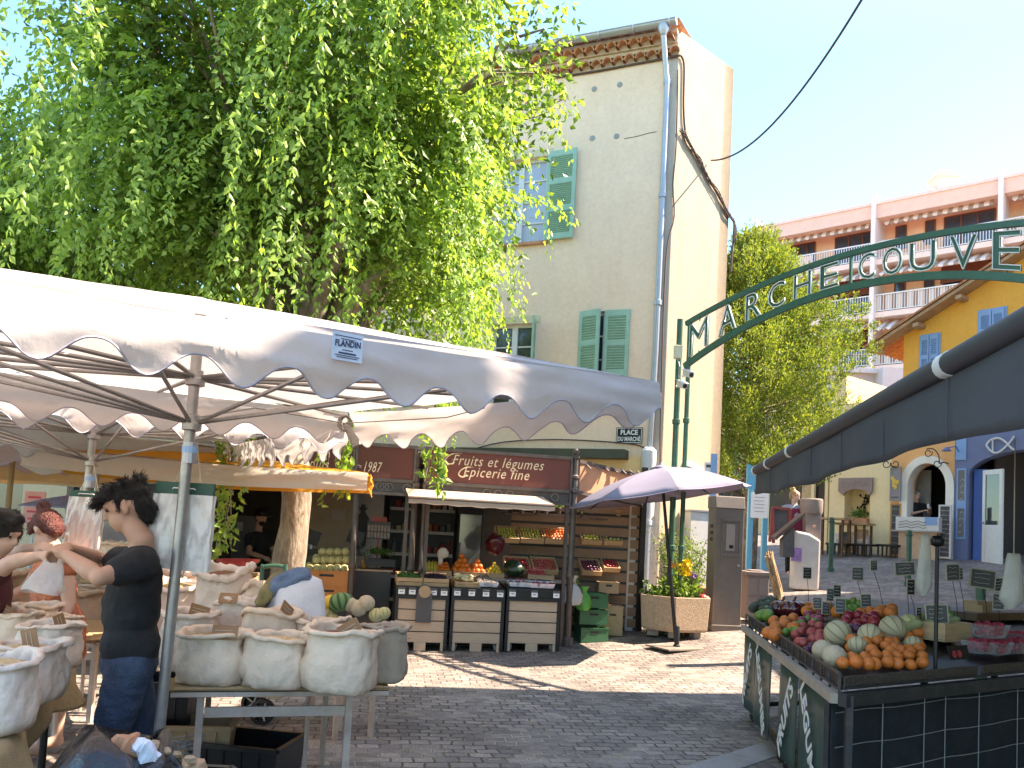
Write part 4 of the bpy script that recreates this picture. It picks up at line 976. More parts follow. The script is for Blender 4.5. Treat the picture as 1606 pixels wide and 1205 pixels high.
# ================================================================ MARKET ARCH
gp_ = W(1060, 800, 12.4); ab = onground(gp_.x, gp_.y)
ar_end = W(1606, 437, 8.6)
ardir = V(ar_end.x-ab.x, ar_end.y-ab.y, 0).normalized(); arn = V(-ardir.y, ardir.x, 0); arn = arn if arn.y < 0 else -arn
def RP(px, py): p = PL(px, py, ab, arn); return (p-ab).dot(ardir), p.z
def RQ(u, z, off=0): return V(ab.x, ab.y, 0)+ardir*u+arn*off+V(0, 0, z)
up_ = [(1076, 509), (1156, 463), (1234, 433), (1304, 408), (1370, 386), (1448, 373), (1526, 359), (1606, 349)]
lo_ = [(1078, 570), (1156, 523), (1234, 484), (1312, 453), (1370, 441), (1448, 435), (1526, 433), (1606, 437)]
UPc = np.array([RP(*q) for q in up_]); LOc = np.array([RP(*q) for q in lo_])
# fit smooth arcs (quadratic) through the measured points and mirror them over the street
pu = np.polyfit(UPc[:, 0], UPc[:, 1], 2); pl = np.polyfit(LOc[:, 0], LOc[:, 1], 2)
zu = lambda u: float(np.polyval(pu, u)); zl = lambda u: float(np.polyval(pl, u))
ue = -pu[1]/pu[0]-UPc[0, 0]                       # mirrored far post
ue = min(max(ue, UPc[-1, 0]+.6), UPc[-1, 0]+7)
arch = thing('market_arch', 'green iron arch spelling the covered market across the street', 'arch', tuple(ab))
n = 40; u_a, u_b = UPc[0, 0], ue
for zf, hh in ((zu, .07), (zl, .09)):
 mb = MB()
 for i in range(n):
  a = u_a+(u_b-u_a)*i/n; b = u_a+(u_b-u_a)*(i+1)/n; mb.beam(RQ(a, zf(a)), RQ(b, zf(b)), .05, hh, up=(0, 0, 1))
 mb.build('arch_band', M_green, arch)
zp = RP(1072, 505)[1];
for (uu_, rr) in ((RP(1066, 600)[0]-.04, .045), (RP(1077, 600)[0]+.02, .035)):
 mb = MB(); p = RQ(uu_, 0); g0 = ground_z(p.x, p.y); mb.tube([V(p.x, p.y, g0-.1), V(p.x, p.y, zp+(.05 if rr > .04 else -.05))], rr, 12); mb.lathe((p.x, p.y, g0), [(rr+.05, 0), (rr+.05, .04), (rr+.01, .1), (rr, .14)], 12)
 for z in (1.5, 2.6, 3.4): mb.lathe((p.x, p.y, z), [(rr, -.04), (rr+.015, -.03), (rr+.015, .03), (rr, .04)], 12)
 mb.build('post', M_green, arch, smooth=True, sharp=40)
for k in (0, 1):
 p = RQ(ue+.06*k*2, 0); g0 = ground_z(p.x, p.y); mb = MB(); mb.tube([V(p.x, p.y, g0-.1), V(p.x, p.y, zu(ue)+.05)], .045, 12); mb.build('post', M_green, arch)
M_neon = mat('pale_neon_tube', (.72, .74, .68), .25, .05)
letters = list('MARCHE')+[None]+list('COUVERT'); cx = [1099, 1143, 1183, 1219, 1259, 1301, 1335, 1361, 1401, 1448, 1512, 1580]
us_ = [RP(x, 470 if i < 6 else 405)[0] for i, x in enumerate(cx)]
us_ += [us_[-1]+(us_[-1]-us_[-2])*.95, us_[-1]+(us_[-1]-us_[-2])*1.9]
for i, ch in enumerate(letters):
 u = us_[i]
 if u > ue-.2: break
 if ch is None:
  mb = MB(); mb.beam(RQ(u, zl(u)), RQ(u, zu(u)), .03, .03, up=arn); mb.build('stay', M_green, arch); continue
 wd = abs(us_[min(i+1, len(us_)-1)]-us_[i]) if i+1 < len(us_) and letters[min(i+1, len(letters)-1)] else abs(us_[i]-us_[i-1]); wd = min(wd, .62)*.66
 vs, fs = textmesh(ch, 1.0, .1)
 xs_ = [v.x for v in vs]; ys_ = [v.y for v in vs]; w0 = max(xs_)-min(xs_); h0 = max(ys_)-min(ys_); cx0 = (max(xs_)+min(xs_))/2; y0 = min(ys_)
 def mp(x, y, o=0.):
  uu_ = u+(x-cx0)/w0*wd; f = .13+.74*(y-y0)/h0
  return RQ(uu_, zl(uu_)*(1-f)+zu(uu_)*f, o)
 mb = MB(); mb.add([mp(v.x, v.y, -.01 if v.z < 0 else .01) for v in vs], fs); lo = mb.build('letter', M_green, arch)
 cu = textmesh(ch, 1.0, .1)
 mb = MB()
 dy = (max(ys_)+min(ys_))/2
 outline_tubes(mb, ch, 1.0, .008, lambda x, y: mp(x-(0), y+dy-( h0/2), .022) if False else mp(x, y+(min(ys_)), .022))
 mb.build('neon_tube', M_neon, lo, smooth=True)
 for o_ in (.08, .92):
  uu_ = u; f0, f1 = (0, .14) if o_ < .5 else (.86, 1); mb = MB(); mb.beam(RQ(uu_, zl(uu_)*(1-f0)+zu(uu_)*f0), RQ(uu_, zl(uu_)*(1-f1)+zu(uu_)*f1), .012, .012, up=arn); mb.build('tie', M_green, lo)
# junction box and cameras on the post
jb = thing('junction_box', 'cream junction box strapped to the green arch post', 'box', tuple(RQ(*RP(1068, 556))))
u, z = RP(1069, 554); MB().box(RQ(u, z, .08), (.12, .1, .2)).build('case', mat('cream_plastic', (.7, .66, .45), .5), jb, bevel=.01)
MB().tube([RQ(u, z-.1, .08), RQ(u+.03, z-.22, .07), RQ(u+.02, z-.4, .06)], .012, 6).build('conduit', M_zinc, jb)
M_cam = mat('camera_white', (.68, .67, .62), .4, .04)
def cctv(x, y, dirx, dz, label):
 u, z = RP(x, y); t = thing('security_camera', label, 'camera', tuple(RQ(u, z, .15)), 'security cameras on the arch post')
 a = RQ(u-.12, z+.03, .12); b = RQ(u+.12, z+dz, .26)
 MB().beam(a, b, .085, .08).build('housing', M_cam, t, bevel=.01)
 d = (b-a).normalized(); MB().tube([b-d*.01, b+d*.015], .033, 10).build('lens', M_glass, t)
 MB().beam(a-d*.02+V(0, 0, .045), b+d*.05+V(0, 0, .045), .1, .008).build('hood', M_cam, t)
 MB().tube([RQ(u-.26, z+.02, .02), RQ(u-.2, z-.02, .08), a+d*.05-V(0, 0, .04)], .014, 6).build('bracket', M_cam, t)
cctv(1093, 588, 1, -.06, 'upper white security camera on the green arch post'); cctv(1083, 604, 1, -.07, 'lower white security camera on the green arch post')
# ================================================================ SHARED SMALL PROTOTYPES
M_orange = mat('orange_skin', (.74, .19, .02), .45, .12, 9, .15, 200)
M_apric = mat('apricot_skin', (.76, .19, .03), .5, .35, 6, dirt=(.60, .07, .02), dscale=8, damt=.7, sss=.05)
M_peach = mat('peach_skin', (.70, .19, .03), .55, .35, 6, dirt=(.50, .05, .04), dscale=5, damt=.8)
M_nect = mat('nectarine_skin', (.42, .05, .05), .35, .35, 7, dirt=(.62, .28, .10), dscale=6, damt=.6)
M_redap = mat('red_skin', (.32, .02, .03), .3, .3, 8)
M_plum = mat('plum_skin', (.10, .02, .05), .35, .4, 8)
M_lime = mat('green_skin', (.13, .24, .03), .4, .25, 7)
M_lemon = mat('lemon_skin', (.80, .58, .05), .45, .12, 8, .1, 150)
M_yelgr = mat('yellow_green_skin', (.50, .50, .10), .45, .25, 6)
M_avo = mat('avocado_skin', (.05, .06, .03), .6, .4, 14, .3, 90)
M_wmel = mat('dark_melon_skin', (.015, .035, .015), .3, .5, 10)
M_veg = mat('leaf_green_veg', (.06, .16, .03), .6, .4, 20, .5, 60)
M_dark = mat('dark_berries', (.03, .015, .03), .4, .5, 30, .6, 60)
M_card = mat('cardboard', (.42, .29, .17), .85, .1, 8)
M_cwhite = mat('white_carton', (.68, .73, .82), .7, .04, 8)
M_tag = mat('price_card', (.80, .80, .78), .6, .04)
def stripemelon(name, c1, c2, k, sharp=.55):
 m, t, b = newmat(name); N, L = t.nodes.new, t.links.new
 tc = N('ShaderNodeTexCoord'); sp = N('ShaderNodeSeparateXYZ'); L(tc.outputs['Object'], sp.inputs[0])
 at = N('ShaderNodeMath'); at.operation = 'ARCTAN2'; L(sp.outputs[0], at.inputs[0]); L(sp.outputs[1], at.inputs[1])
 nz = N('ShaderNodeTexNoise'); nz.inputs['Scale'].default_value = 30; L(tc.outputs['Object'], nz.inputs[0])
 ml = N('ShaderNodeMath'); ml.operation = 'MULTIPLY_ADD'; L(at.outputs[0], ml.inputs[0]); ml.inputs[1].default_value = k; L(nz.outputs[0], ml.inputs[2])
 sn_ = N('ShaderNodeMath'); sn_.operation = 'COSINE'; L(ml.outputs[0], sn_.inputs[0])
 mr = N('ShaderNodeMapRange'); mr.inputs[1].default_value = sharp; mr.inputs[2].default_value = 1; L(sn_.outputs[0], mr.inputs[0])
 mx = N('ShaderNodeMix'); mx.data_type = 'RGBA'; L(mr.outputs[0], mx.inputs[0]); mx.inputs[6].default_value = (*c1, 1); mx.inputs[7].default_value = (*c2, 1)
 n2 = N('ShaderNodeTexVoronoi'); n2.feature = 'DISTANCE_TO_EDGE'; n2.inputs['Scale'].default_value = 90; L(tc.outputs['Object'], n2.inputs[0])
 m2 = N('ShaderNodeMapRange'); m2.inputs[1].default_value = 0; m2.inputs[2].default_value = .12; m2.inputs[3].default_value = 1.25; m2.inputs[4].default_value = .85; L(n2.outputs[0], m2.inputs[0])
 mu = N('ShaderNodeVectorMath'); mu.operation = 'SCALE'; L(mx.outputs[2], mu.inputs[0]); L(m2.outputs[0], mu.inputs['Scale'])
 L(mu.outputs[0], b.inputs['Base Color']); b.inputs['Roughness'].default_value = .7
 bp = N('ShaderNodeBump'); bp.inputs['Strength'].default_value = .3; bp.inputs['Distance'].default_value = .004; L(n2.outputs[0], bp.inputs['Height']); L(bp.outputs[0], b.inputs['Normal'])
 return m
M_mel = stripemelon('netted_melon_skin', (.62, .52, .24), (.22, .24, .08), 10, .75)
M_melg = stripemelon('grey_melon_skin', (.54, .43, .26), (.22, .22, .10), 10, .7)
M_melo = mat('tan_melon_skin', (.60, .46, .30), .7, .2, 12, .4, 120)
M_wst = stripemelon('watermelon_skin', (.17, .30, .10), (.02, .07, .025), 11, -.2)
def fruitmesh(name, m, kind='round'):
 mb = MB(); prof = []
 k = 12
 if kind == 'round':
  for i in range(k+1):
   a = math.pi*i/k; r = math.sin(a); z = -math.cos(a)
   if z > .8: z -= (1-r)*.22*(z-.8)*5*.9
   prof.append((max(r, 0), z*.94))
  prof[0] = (0, prof[0][1]); prof[-1] = (0, prof[-1][1]); mb.lathe((0, 0, 0), prof, 16)
  mb.tube([(0, 0, .68), (.03, 0, .82)], .04, 5)
 elif kind == 'melon':
  n = 40
  vs = []
  for i in range(15):
   a = math.pi*i/14
   for j in range(n):
    t = 2*math.pi*j/n; f = 1-.05*abs(math.cos(t*5))**6*math.sin(a); vs.append((math.sin(a)*math.cos(t)*f, math.sin(a)*math.sin(t)*f, -math.cos(a)*.93))
  mb.add(vs, [(i*n+j, i*n+(j+1) % n, (i+1)*n+(j+1) % n, (i+1)*n+j) for i in range(14) for j in range(n)]); mb.lathe((0, 0, .9), [(.12, 0), (.1, .05), (.03, .06)], 8)
 elif kind == 'lemon':
  mb.lathe((0, 0, 0), [(0, -1.25), (.14, -1.15), (.35, -.95), (.75, -.6), (.95, -.1), (.9, .35), (.6, .8), (.25, 1.05), (.12, 1.2), (0, 1.25)], 14)
 elif kind == 'avo':
  mb.lathe((0, 0, 0), [(0, -1), (.5, -.88), (.85, -.5), (.95, -.1), (.8, .4), (.55, .85), (.35, 1.15), (.15, 1.28), (0, 1.3)], 14)
 o = mb.build('x', m, None, smooth=True)
 me = o.data; off = o.location.copy(); me.transform(Matrix.Translation(off)); bpy.data.objects.remove(o); me.name = name
 return me
FM = {}
def fruit(kind, shape, m): FM[kind] = fruitmesh(kind, m, shape)
for k_, s_, m_ in (('orange', 'round', M_orange), ('apricot', 'round', M_apric), ('peach', 'round', M_peach), ('nectarine', 'round', M_nect), ('red_apple', 'round', M_redap), ('plum', 'round', M_plum), ('lime', 'lemon', M_lime),
 ('lemon', 'lemon', M_lemon), ('pear', 'avo', M_yelgr), ('avocado', 'avo', M_avo), ('green_pepper', 'avo', M_lime), ('melon', 'melon', M_mel), ('grey_melon', 'melon', M_melg), ('tan_melon', 'melon', M_melo), ('watermelon', 'melon', M_wst), ('dark_watermelon', 'melon', M_wmel), ('yellow_apple', 'round', M_yelgr), ('onion', 'round', mat('red_onion_skin', (.30, .05, .08), .35, .3, 9))):
 fruit(k_, s_, m_)
CATS = {'red_apple': 'apple', 'yellow_apple': 'apple', 'grey_melon': 'melon', 'tan_melon': 'melon', 'dark_watermelon': 'watermelon', 'green_pepper': 'pepper'}
def put(kind, p, r, label, group=None, tilt=True, cat=None):
 o = bpy.data.objects.new(kind, FM[kind]); COL.objects.link(o); o.location = p; o.scale = (r, r, r*rnd.uniform(.94, 1.02))
 big = 'melon' in kind
 o.rotation_euler = (rnd.uniform(-1.2, 1.2) if tilt else .4, rnd.uniform(-1.2, 1.2) if tilt else .3, rnd.uniform(0, 6))
 tag(o, label, cat or CATS.get(kind, kind), group); return o
def rotz(a): return Matrix.Rotation(a, 3, 'Z')
def crate(name, label, cat, c, ang, w_, d_, h, m, group=None, tilt=0., slat=2, board=.012, base=True):
 """open slatted crate standing at c (bottom centre), turned by ang, front edge tilted down by tilt"""
 t = thing(name, label, cat, tuple(c), group); Rm = rotz(ang) @ Matrix.Rotation(tilt, 3, 'X'); c = V(*c); P = lambda x, y, z: c+Rm @ V(x, y, z)
 mb = MB(); mb.box(P(0, 0, board/2), (w_, d_, board), Rm); mb.build('base', m, t)
 sh = (h-board-.008*(slat-1))/slat
 for s_ in (-1, 1):
  mb = MB()
  for k in range(slat): mb.box(P(0, s_*(d_/2-board/2), board+.002+sh/2+k*(sh+.008)), (w_, board, sh), Rm)
  mb.build('side_board', m, t)
  mb = MB(); mb.box(P(s_*(w_/2-board/2), 0, board+.002+(h-board)/2), (board, d_-2*board-.002, h-board), Rm); mb.build('end_board', m, t)
 mb = MB()
 for sx in (-1, 1):
  for sy in (-1, 1): mb.prism([P(sx*(w_/2-board-.001), sy*(d_/2-board-.001), board+.001), P(sx*(w_/2-board-.03), sy*(d_/2-board-.001), board+.001), P(sx*(w_/2-board-.001), sy*(d_/2-board-.03), board+.001)], Rm @ V(0, 0, h+.004-board))
 mb.build('corner_block', m, t)
 return t, P
def heap(name, label, c, ang, w_, d_, h, m, tilt=0., n=16, amp=.35, stuff=True, cat=None):
 Rm = rotz(ang) @ Matrix.Rotation(tilt, 3, 'X'); c = V(*c); mb = MB()
 mb.grid(lambda u, v: c+Rm @ V((u-.5)*w_, (v-.5)*d_, h*(math.sin(math.pi*min(max(u, .03), .97))**.4*math.sin(math.pi*min(max(v, .03), .97))**.4)*(1+amp*mnoise.noise(V(u*n, v*n, c.x*9)))), n*2, n*2)
 o = mb.build(name, m, smooth=True); return tag(o, label, cat, kind='stuff')
def price_tag(c, ang, w_, h, label, group, txt=True, m=None, name='price_card'):
 t = thing(name, label, 'price card', tuple(c), group); Rm = rotz(ang); mb = MB(); mb.box(c, (w_, .003, h), Rm); mb.build('card', m or M_tag, t, bevel=.001)
 mb = MB(); mb.box(V(*c)+Rm @ V(0, -.002, h*.34), (w_*.98, .0025, h*.28), Rm); mb.box(V(*c)+Rm @ V(0, -.002, -.1*h), (w_*.5, .0025, h*.1), Rm); mb.build('print', M_slate, t)
 return t
# ================================================================ FRUIT SHOP
S0 = G(884, 1023); S1 = G(612, 1021); sdv = V(S1.x-S0.x, S1.y-S0.y, 0).normalized(); snv = V(-sdv.y, sdv.x, 0); snv = snv if snv.y < 0 else -snv
S0 = V(S0.x, S0.y, 0); SA = math.atan2(-sdv.y, -sdv.x)                   # rotation whose local x runs right along the shop front, local -y faces us
def SU(px, py, off=0):
 p = PL(px, py, S0+snv*off, snv); return (p-S0).dot(sdv), p.z
def SQf(u, z, off=0): return S0+sdv*u+snv*off+V(0, 0, z)
SR = rotz(SA)
M_bronze = mat('bronze_frame', (.10, .078, .066), .45, .2, 8, metal=.2, dirt=(.2, .17, .14), dscale=10, damt=.4)
M_rust = mat('brown_red_board', (.17, .048, .032), .6, .12, 3)
M_beige = mat('beige_slat', (.50, .37, .26), .7, .1, 6, .1, 60, stretch=(1, 1, 7))
M_awn = mat('beige_awning', (.60, .44, .33), .85, .06, 4, trans=.25)
M_gold = mat('cream_lettering', (.78, .62, .42), .6, .04)
shop = thing('fruit_shop', 'open fronted brown fruit and grocery shop pavilion attached to the cream house', 'shop', tuple(S0))
PO = -.40
zst, zsb = SU(778, 714, PO)[1], SU(778, 762, PO)[1]; uR_ = SU(897, 800, PO)[0]; uM = SU(652, 800, PO)[0]; uM2 = SU(665, 800, PO)[0]; uL_ = SU(330, 800, PO)[0]; ztopS = zst+.03
def post(u, z1, finial=True, r=.045, off=PO):
 p = SQf(u, 0, off); g0 = ground_z(p.x, p.y); mb = MB()
 prof = [(r+.03, g0-.05), (r+.03, g0+.1), (r, g0+.14), (r, 1.0), (r+.012, 1.02), (r+.012, 1.06), (r, 1.08), (r, z1-.5), (r+.02, z1-.48), (r+.02, z1-.44), (r, z1-.42), (r, z1-.3), (r+.02, z1-.28), (r+.02, z1-.25), (r-.005, z1-.23), (r-.005, z1)]
 if finial: prof += [(r+.015, z1+.005), (r+.015, z1+.025), (.02, z1+.035), (.02, z1+.05)]+[(.05*math.sin(a), z1+.095-.05*math.cos(a)) for a in [R(25), R(60), R(90), R(120), R(150)]]+[(0, z1+.145)]
 mb.lathe((p.x, p.y, 0), prof, 16); mb.build('post', M_bronze, shop, smooth=True, sharp=35)
post(uR_-.02, ztopS+.0); post(uM+.02, ztopS-.05, False); post(uM2, ztopS-.05, False, .03); post(SU(558, 800, PO)[0], ztopS-.05, False); post(uL_, ztopS-.05, False)
for u in (uR_+.07, uM2-.05, uM+.12):
 mb = MB(); mb.beam(SQf(u, 0, PO), SQf(u, ztopS-.1, PO), .05, .04, up=snv); mb.build('mullion', M_bronze, shop)
def signboard(ua, ub, txts, name='sign_board'):
 a, b = min(ua, ub), max(ua, ub); s_ = MB(); s_.prism([SQf(a, zsb, PO+.03), SQf(b, zsb, PO+.03), SQf(b, zst, PO+.03), SQf(a, zst, PO+.03)], snv*.02); so_ = s_.build(name, M_rust, shop)
 f = MB()
 for (p, q, r_, s2) in ((a-.03, b+.03, zst, zst+.045), (a-.03, b+.03, zsb-.045, zsb), (a-.03, b+.03, zsb-.22, zsb-.18), (a-.03, a, zsb-.18, zst), (b, b+.03, zsb-.18, zst)):
  f.prism([SQf(p, r_, PO+.025), SQf(q, r_, PO+.025), SQf(q, s2, PO+.025), SQf(p, s2, PO+.025)], snv*.045)
 f.prism([SQf(a, zsb-.18, PO+.02), SQf(b, zsb-.18, PO+.02), SQf(b, zsb-.045, PO+.02), SQf(a, zsb-.045, PO+.02)], snv*.01)
 f.build('frame', M_bronze, so_)
 L_ = b-a
 for k, fr in enumerate((.1, .42, .5, .58, .9)):
  c = SQf(a+L_*fr, zsb-.112, PO+.045); mb = MB(); mb.tube([c+sdv*.052*math.cos(t)+V(0, 0, .052*math.sin(t)) for t in [2*math.pi*i/16 for i in range(17)]], .007, 5); mb.build('ring', mat('ring_bronze', (.25, .2, .17), .4) if 'ring_bronze' not in MATS else MATS['ring_bronze'], so_)
 for (tx, u, z, size, fit) in txts:
  mb = MB(); text(mb, tx, SQf(u, z, PO+.053), -sdv, V(0, 0, 1), size, .006, shear=.32, fit=fit, spacing=1.12); mb.build('lettering', M_gold, so_)
 return so_
ua, ub = SU(893, 740, PO)[0], SU(668, 740, PO)[0]; uc = SU(781, 730, PO)[0]
so_ = signboard(ua, ub, [('Fruits et légumes', uc, SU(781, 727, PO)[1], .20, 1.28), ('Epicerie fine', uc+.02, SU(781, 744, PO)[1], .20, .92)])
mb = MB()                                                              # pen flourishes on the capitals
for (px, py, s_) in ((712, 722, 1.), (731, 743, .9)):
 u, z = SU(px, py, PO); q = lambda x, y: SQf(u-x*s_, z+y*s_, PO+.056)
 mb.tube(smooth([q(.1, .1), q(-.02, .085), q(-.1, .03), q(-.12, -.03), q(-.06, -.06), q(0, -.03), q(-.03, .01)], 5), [.003]*5+[.009]*20+[.003]*6, 5)
mb.build('flourish', M_gold, so_)
u9 = SU(588, 734, PO)[0]
signboard(SU(648, 740, PO)[0], SU(560, 740, PO)[0], [('1987', SU(585, 735, PO)[0], SU(585, 734, PO)[1], .2, .24)])
signboard(SU(552, 740, PO)[0], uL_-.05, [('depuis', SU(552, 735, PO)[0]+.5, SU(585, 734, PO)[1], .2, .4)])
# flat roof, inner walls and ceiling
mb = MB(); mb.prism([SQf(uR_, zst+.0, PO-.05), SQf(uL_, zst+.0, PO-.05), SQf(uL_, zst+.0, PO-2.9), SQf(uR_-.3, zst+.0, PO-2.9)], V(0, 0, .05)); mb.build('roof', mat('roof_metal', (.2, .18, .16), .6, .15), shop)
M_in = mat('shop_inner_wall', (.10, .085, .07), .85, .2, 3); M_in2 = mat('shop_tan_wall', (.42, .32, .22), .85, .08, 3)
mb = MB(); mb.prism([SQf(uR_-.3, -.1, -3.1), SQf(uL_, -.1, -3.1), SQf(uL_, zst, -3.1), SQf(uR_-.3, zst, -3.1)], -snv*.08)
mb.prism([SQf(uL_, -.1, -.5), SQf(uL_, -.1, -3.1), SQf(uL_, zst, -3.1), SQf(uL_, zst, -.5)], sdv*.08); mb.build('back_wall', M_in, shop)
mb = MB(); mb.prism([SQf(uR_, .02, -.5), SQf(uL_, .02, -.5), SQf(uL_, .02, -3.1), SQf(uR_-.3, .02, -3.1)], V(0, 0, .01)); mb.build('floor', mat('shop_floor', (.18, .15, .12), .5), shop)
# tan partition and pale door leaf
def spx(px, py, off): return SU(px, py, off)
mb = MB(); a, b = SU(483, 830, -2.2)[0], SU(553, 830, -2.2)[0]; mb.prism([SQf(a, 0, -2.2), SQf(b, 0, -2.2), SQf(b, zst-.02, -2.2), SQf(a, zst-.02, -2.2)], -snv*.1); pt = mb.build('tan_partition', M_in2, shop)
mb = MB(); c = SU(531, 808, -2.18); mb.box(SQf(c[0], c[1], -2.18), (.2, .01, .16), SR); mb.build('notice', mat('notice_paper', (.45, .38, .32), .8, .3, 40), pt)
mb = MB(); a, b = SU(560, 830, -2.5)[0], SU(600, 830, -2.5)[0]; mb.prism([SQf(a, 0, -2.5), SQf(b, 0, -2.5), SQf(b, zst-.35, -2.5), SQf(a, zst-.35, -2.5)], -snv*.05); dr = mb.build('pale_door', mat('pale_grey_door', (.42, .42, .42), .6, .1), shop)
mb = MB(); c = SU(568, 828, -2.45); cx_, cz_ = c
mb.prism([SQf(cx_+x, cz_+z, -2.47) for x, z in ((-.06, -.42), (.07, -.42), (.09, .1), (.1, .16), (.05, .22), (.035, .25), (.04, .29), (.07, .3), (.07, .315), (.035, .32), (.03, .37), (-.03, .37), (-.035, .32), (-.07, .315), (-.07, .3), (-.04, .29), (-.035, .25), (-.05, .22), (-.1, .15), (-.08, 0))], snv*.012)
mb.build('silhouette_cutout', M_black, dr)
# right hand side: pale pillar, dark post, peach side cloth with sun on it
E0 = G(985, 988); Pp = V(E0.x, E0.y, 0); Rp = SQf(uR_, 0, PO)
mb = MB(); g0 = ground_z(Pp.x, Pp.y); mb.box((Pp.x, Pp.y, g0+1.15), (.16, .16, 2.5), SR); mb.build('pale_pillar', mat('pillar_paint', (.5, .46, .42), .7, .08, 5), shop)
mb = MB(); q = G(1001, 990); mb.box((q.x, q.y, g0+1.2), (.08, .08, 2.6), SR); mb.build('pillar_trim', M_black, shop)
mb = MB(); top = V(0, 0, zst); q2 = V(q.x, q.y, 0)
f0 = V(Rp.x, Rp.y, 0)+(q2-V(Rp.x, Rp.y, 0))*.06
mb.grid(lambda u, v: f0.lerp(q2, u)+V(0, 0, (zst-.02)*(1-u)+(zst-.12)*u-v*.42)+snv*.02*math.sin(u*9), 12, 4); sc_ = mb.build('side_cloth', mat('peach_cloth', (.72, .36, .2), .85, .1, 5, trans=.35), shop)
mb = MB(); mb.beam(f0+top, q2+V(0, 0, zst-.1), .05, .05); mb.beam(f0+V(0, 0, zst-.44), q2+V(0, 0, zst-.54), .04, .05); mb.beam(f0+V(0, 0, zst-.44), f0+top, .04, .04);
for k in range(7):
 a = f0.lerp(q2, .1+k*.13); mb.beam(a+V(0, 0, zst-.02), a+V(0, 0, zst-.1)-sdv*.05+snv*.1, .03, .012)
mb.build('side_frame', M_bronze, shop)
# side wall of slatted wood behind the fruit tiers
bk0 = SQf(SU(800, 850, -1.7)[0], 0, -1.7); bk1 = q2+(-snv)*.05
mb = MB(); d = (bk1-bk0).normalized(); n_ = V(d.y, -d.x, 0); L_ = (bk1-bk0).length; zt0 = zst-.25; k = 12
mb.prism([bk0+V(0, 0, .1), bk1+V(0, 0, .1), bk1+V(0, 0, zt0), bk0+V(0, 0, zt0)], -n_*.05); mb.build('rack_backing', M_black, shop)
mb = MB()
for i in range(k):
 z = .25+i*(zt0-.35)/k; mb.prism([bk0+V(0, 0, z), bk1+V(0, 0, z), bk1+V(0, 0, z+.13), bk0+V(0, 0, z+.13)], n_*.018)
mb.build('slat_wall', mat('rack_wood', (.25, .16, .10), .75, .15, 6), shop)
# long awning hung in front of the sign
a, b = SU(869, 790, .35)[0], SU(641, 775, .35)[0]; zA = SU(755, 786, .35)[1]
mb = MB(); mb.grid(lambda u, v: SQf(a+(b-a)*u, zA+.13*(1-v)-.012*math.sin(math.pi*u)*v-.006*math.sin(u*40)*v, PO+.08+.72*v), 24, 6); mb.grid(lambda u, v: SQf(a+(b-a)*u, zA-.012*math.sin(math.pi*u)-.006*math.sin(u*40)-.075*v, PO+.8+.005*v), 24, 2)
aw = mb.build('awning', M_awn, shop, solid=.004)
mb = MB(); mb.tube([SQf(a, zA-.01, PO+.79), SQf(b, zA-.01, PO+.79)], .02, 8); mb.build('front_bar', M_bronze, aw)
for u in (a+.1, b-.1):
 mb = MB(); mb.beam(SQf(u, zA-.01, PO+.79), SQf(u, zA-.12, PO+.06), .025, .03); mb.build('arm', M_bronze, aw)
# dark green fascia beam on the house wall above the shop
mb = MB(); a, b = FP(986, 712)[0], FP(716, 708)[0]; z_ = FP(850, 711)[1]; mb.prism([FQ(a, z_-.1, .003), FQ(b, z_-.1, .003), FQ(b, z_+.06, .003), FQ(a, z_+.06, .003)], fn*.3); mb.build('awning_box', mat('dark_olive_box', (.06, .065, .04), .6, .15), house)
# shelves with goods in the dim interior
M_goods = [mat('goods_%s' % n, c, .4, .2, 20) for n, c in (('amber', (.35, .16, .04)), ('green', (.06, .12, .05)), ('cream', (.5, .45, .36)), ('red', (.3, .05, .04)), ('glass', (.12, .14, .13)))]
def shelf_unit(ua, ub, off, label, rows, seed):
 rr = random.Random(seed); a, b = min(ua, ub), max(ua, ub); sh = thing('shelf_unit', label, 'shelf', tuple(SQf((a+b)/2, .04, off))); zs_ = [.45+i*.36 for i in range(rows)]
 mb = MB(); mb.prism([SQf(a, .04, off-.32), SQf(b, .04, off-.32), SQf(b, zs_[-1]+.4, off-.32), SQf(a, zs_[-1]+.4, off-.32)], -snv*.02); mb.build('back', M_black, sh)
 for z in zs_:
  mb = MB(); mb.prism([SQf(a, z-.02, off-.3), SQf(b, z-.02, off-.3), SQf(b, z, off-.3), SQf(a, z, off-.3)], snv*.3); mb.prism([SQf(a, z-.03, off+.002), SQf(b, z-.03, off+.002), SQf(b, z+.02, off+.002), SQf(a, z+.02, off+.002)], snv*.004, 1); mb.build('shelf', [M_bronze, mat('shelf_edge', (.35, .35, .33), .5) if 'shelf_edge' not in MATS else MATS['shelf_edge']], sh)
 for zi, z in enumerate(zs_):
  u = a+.06
  while u < b-.05:
   r_ = rr.uniform(.025, .04); h = rr.uniform(.12, .26); mb = MB(); p = SQf(u, z, off-.1-.06*rr.random())
   mb.lathe(p, [(r_, .002), (r_, h*.62), (r_*.4, h*.78), (r_*.4, h), (0, h)] if rr.random() < .6 else [(r_*1.2, .002), (r_*1.2, h*.6), (r_*1.1, h*.65), (0, h*.65)], 8)
   o = mb.build('bottle' if h > .18 else 'jar', M_goods[rr.randrange(5)], smooth=True, sharp=40); tag(o, 'small bottle or jar among the goods on the dim shop shelves', 'bottle', 'bottles and jars on the shop shelves'); u += r_*2+rr.uniform(.015, .06)
shelf_unit(SU(610, 830, -2.5)[0], SU(650, 830, -2.5)[0], -2.5, 'dim shelf of bottles left of the brown posts', 5, 1)
shelf_unit(SU(668, 830, -2.6)[0], SU(712, 830, -2.6)[0], -2.6, 'dim shelf of jars just right of the brown posts', 5, 2)
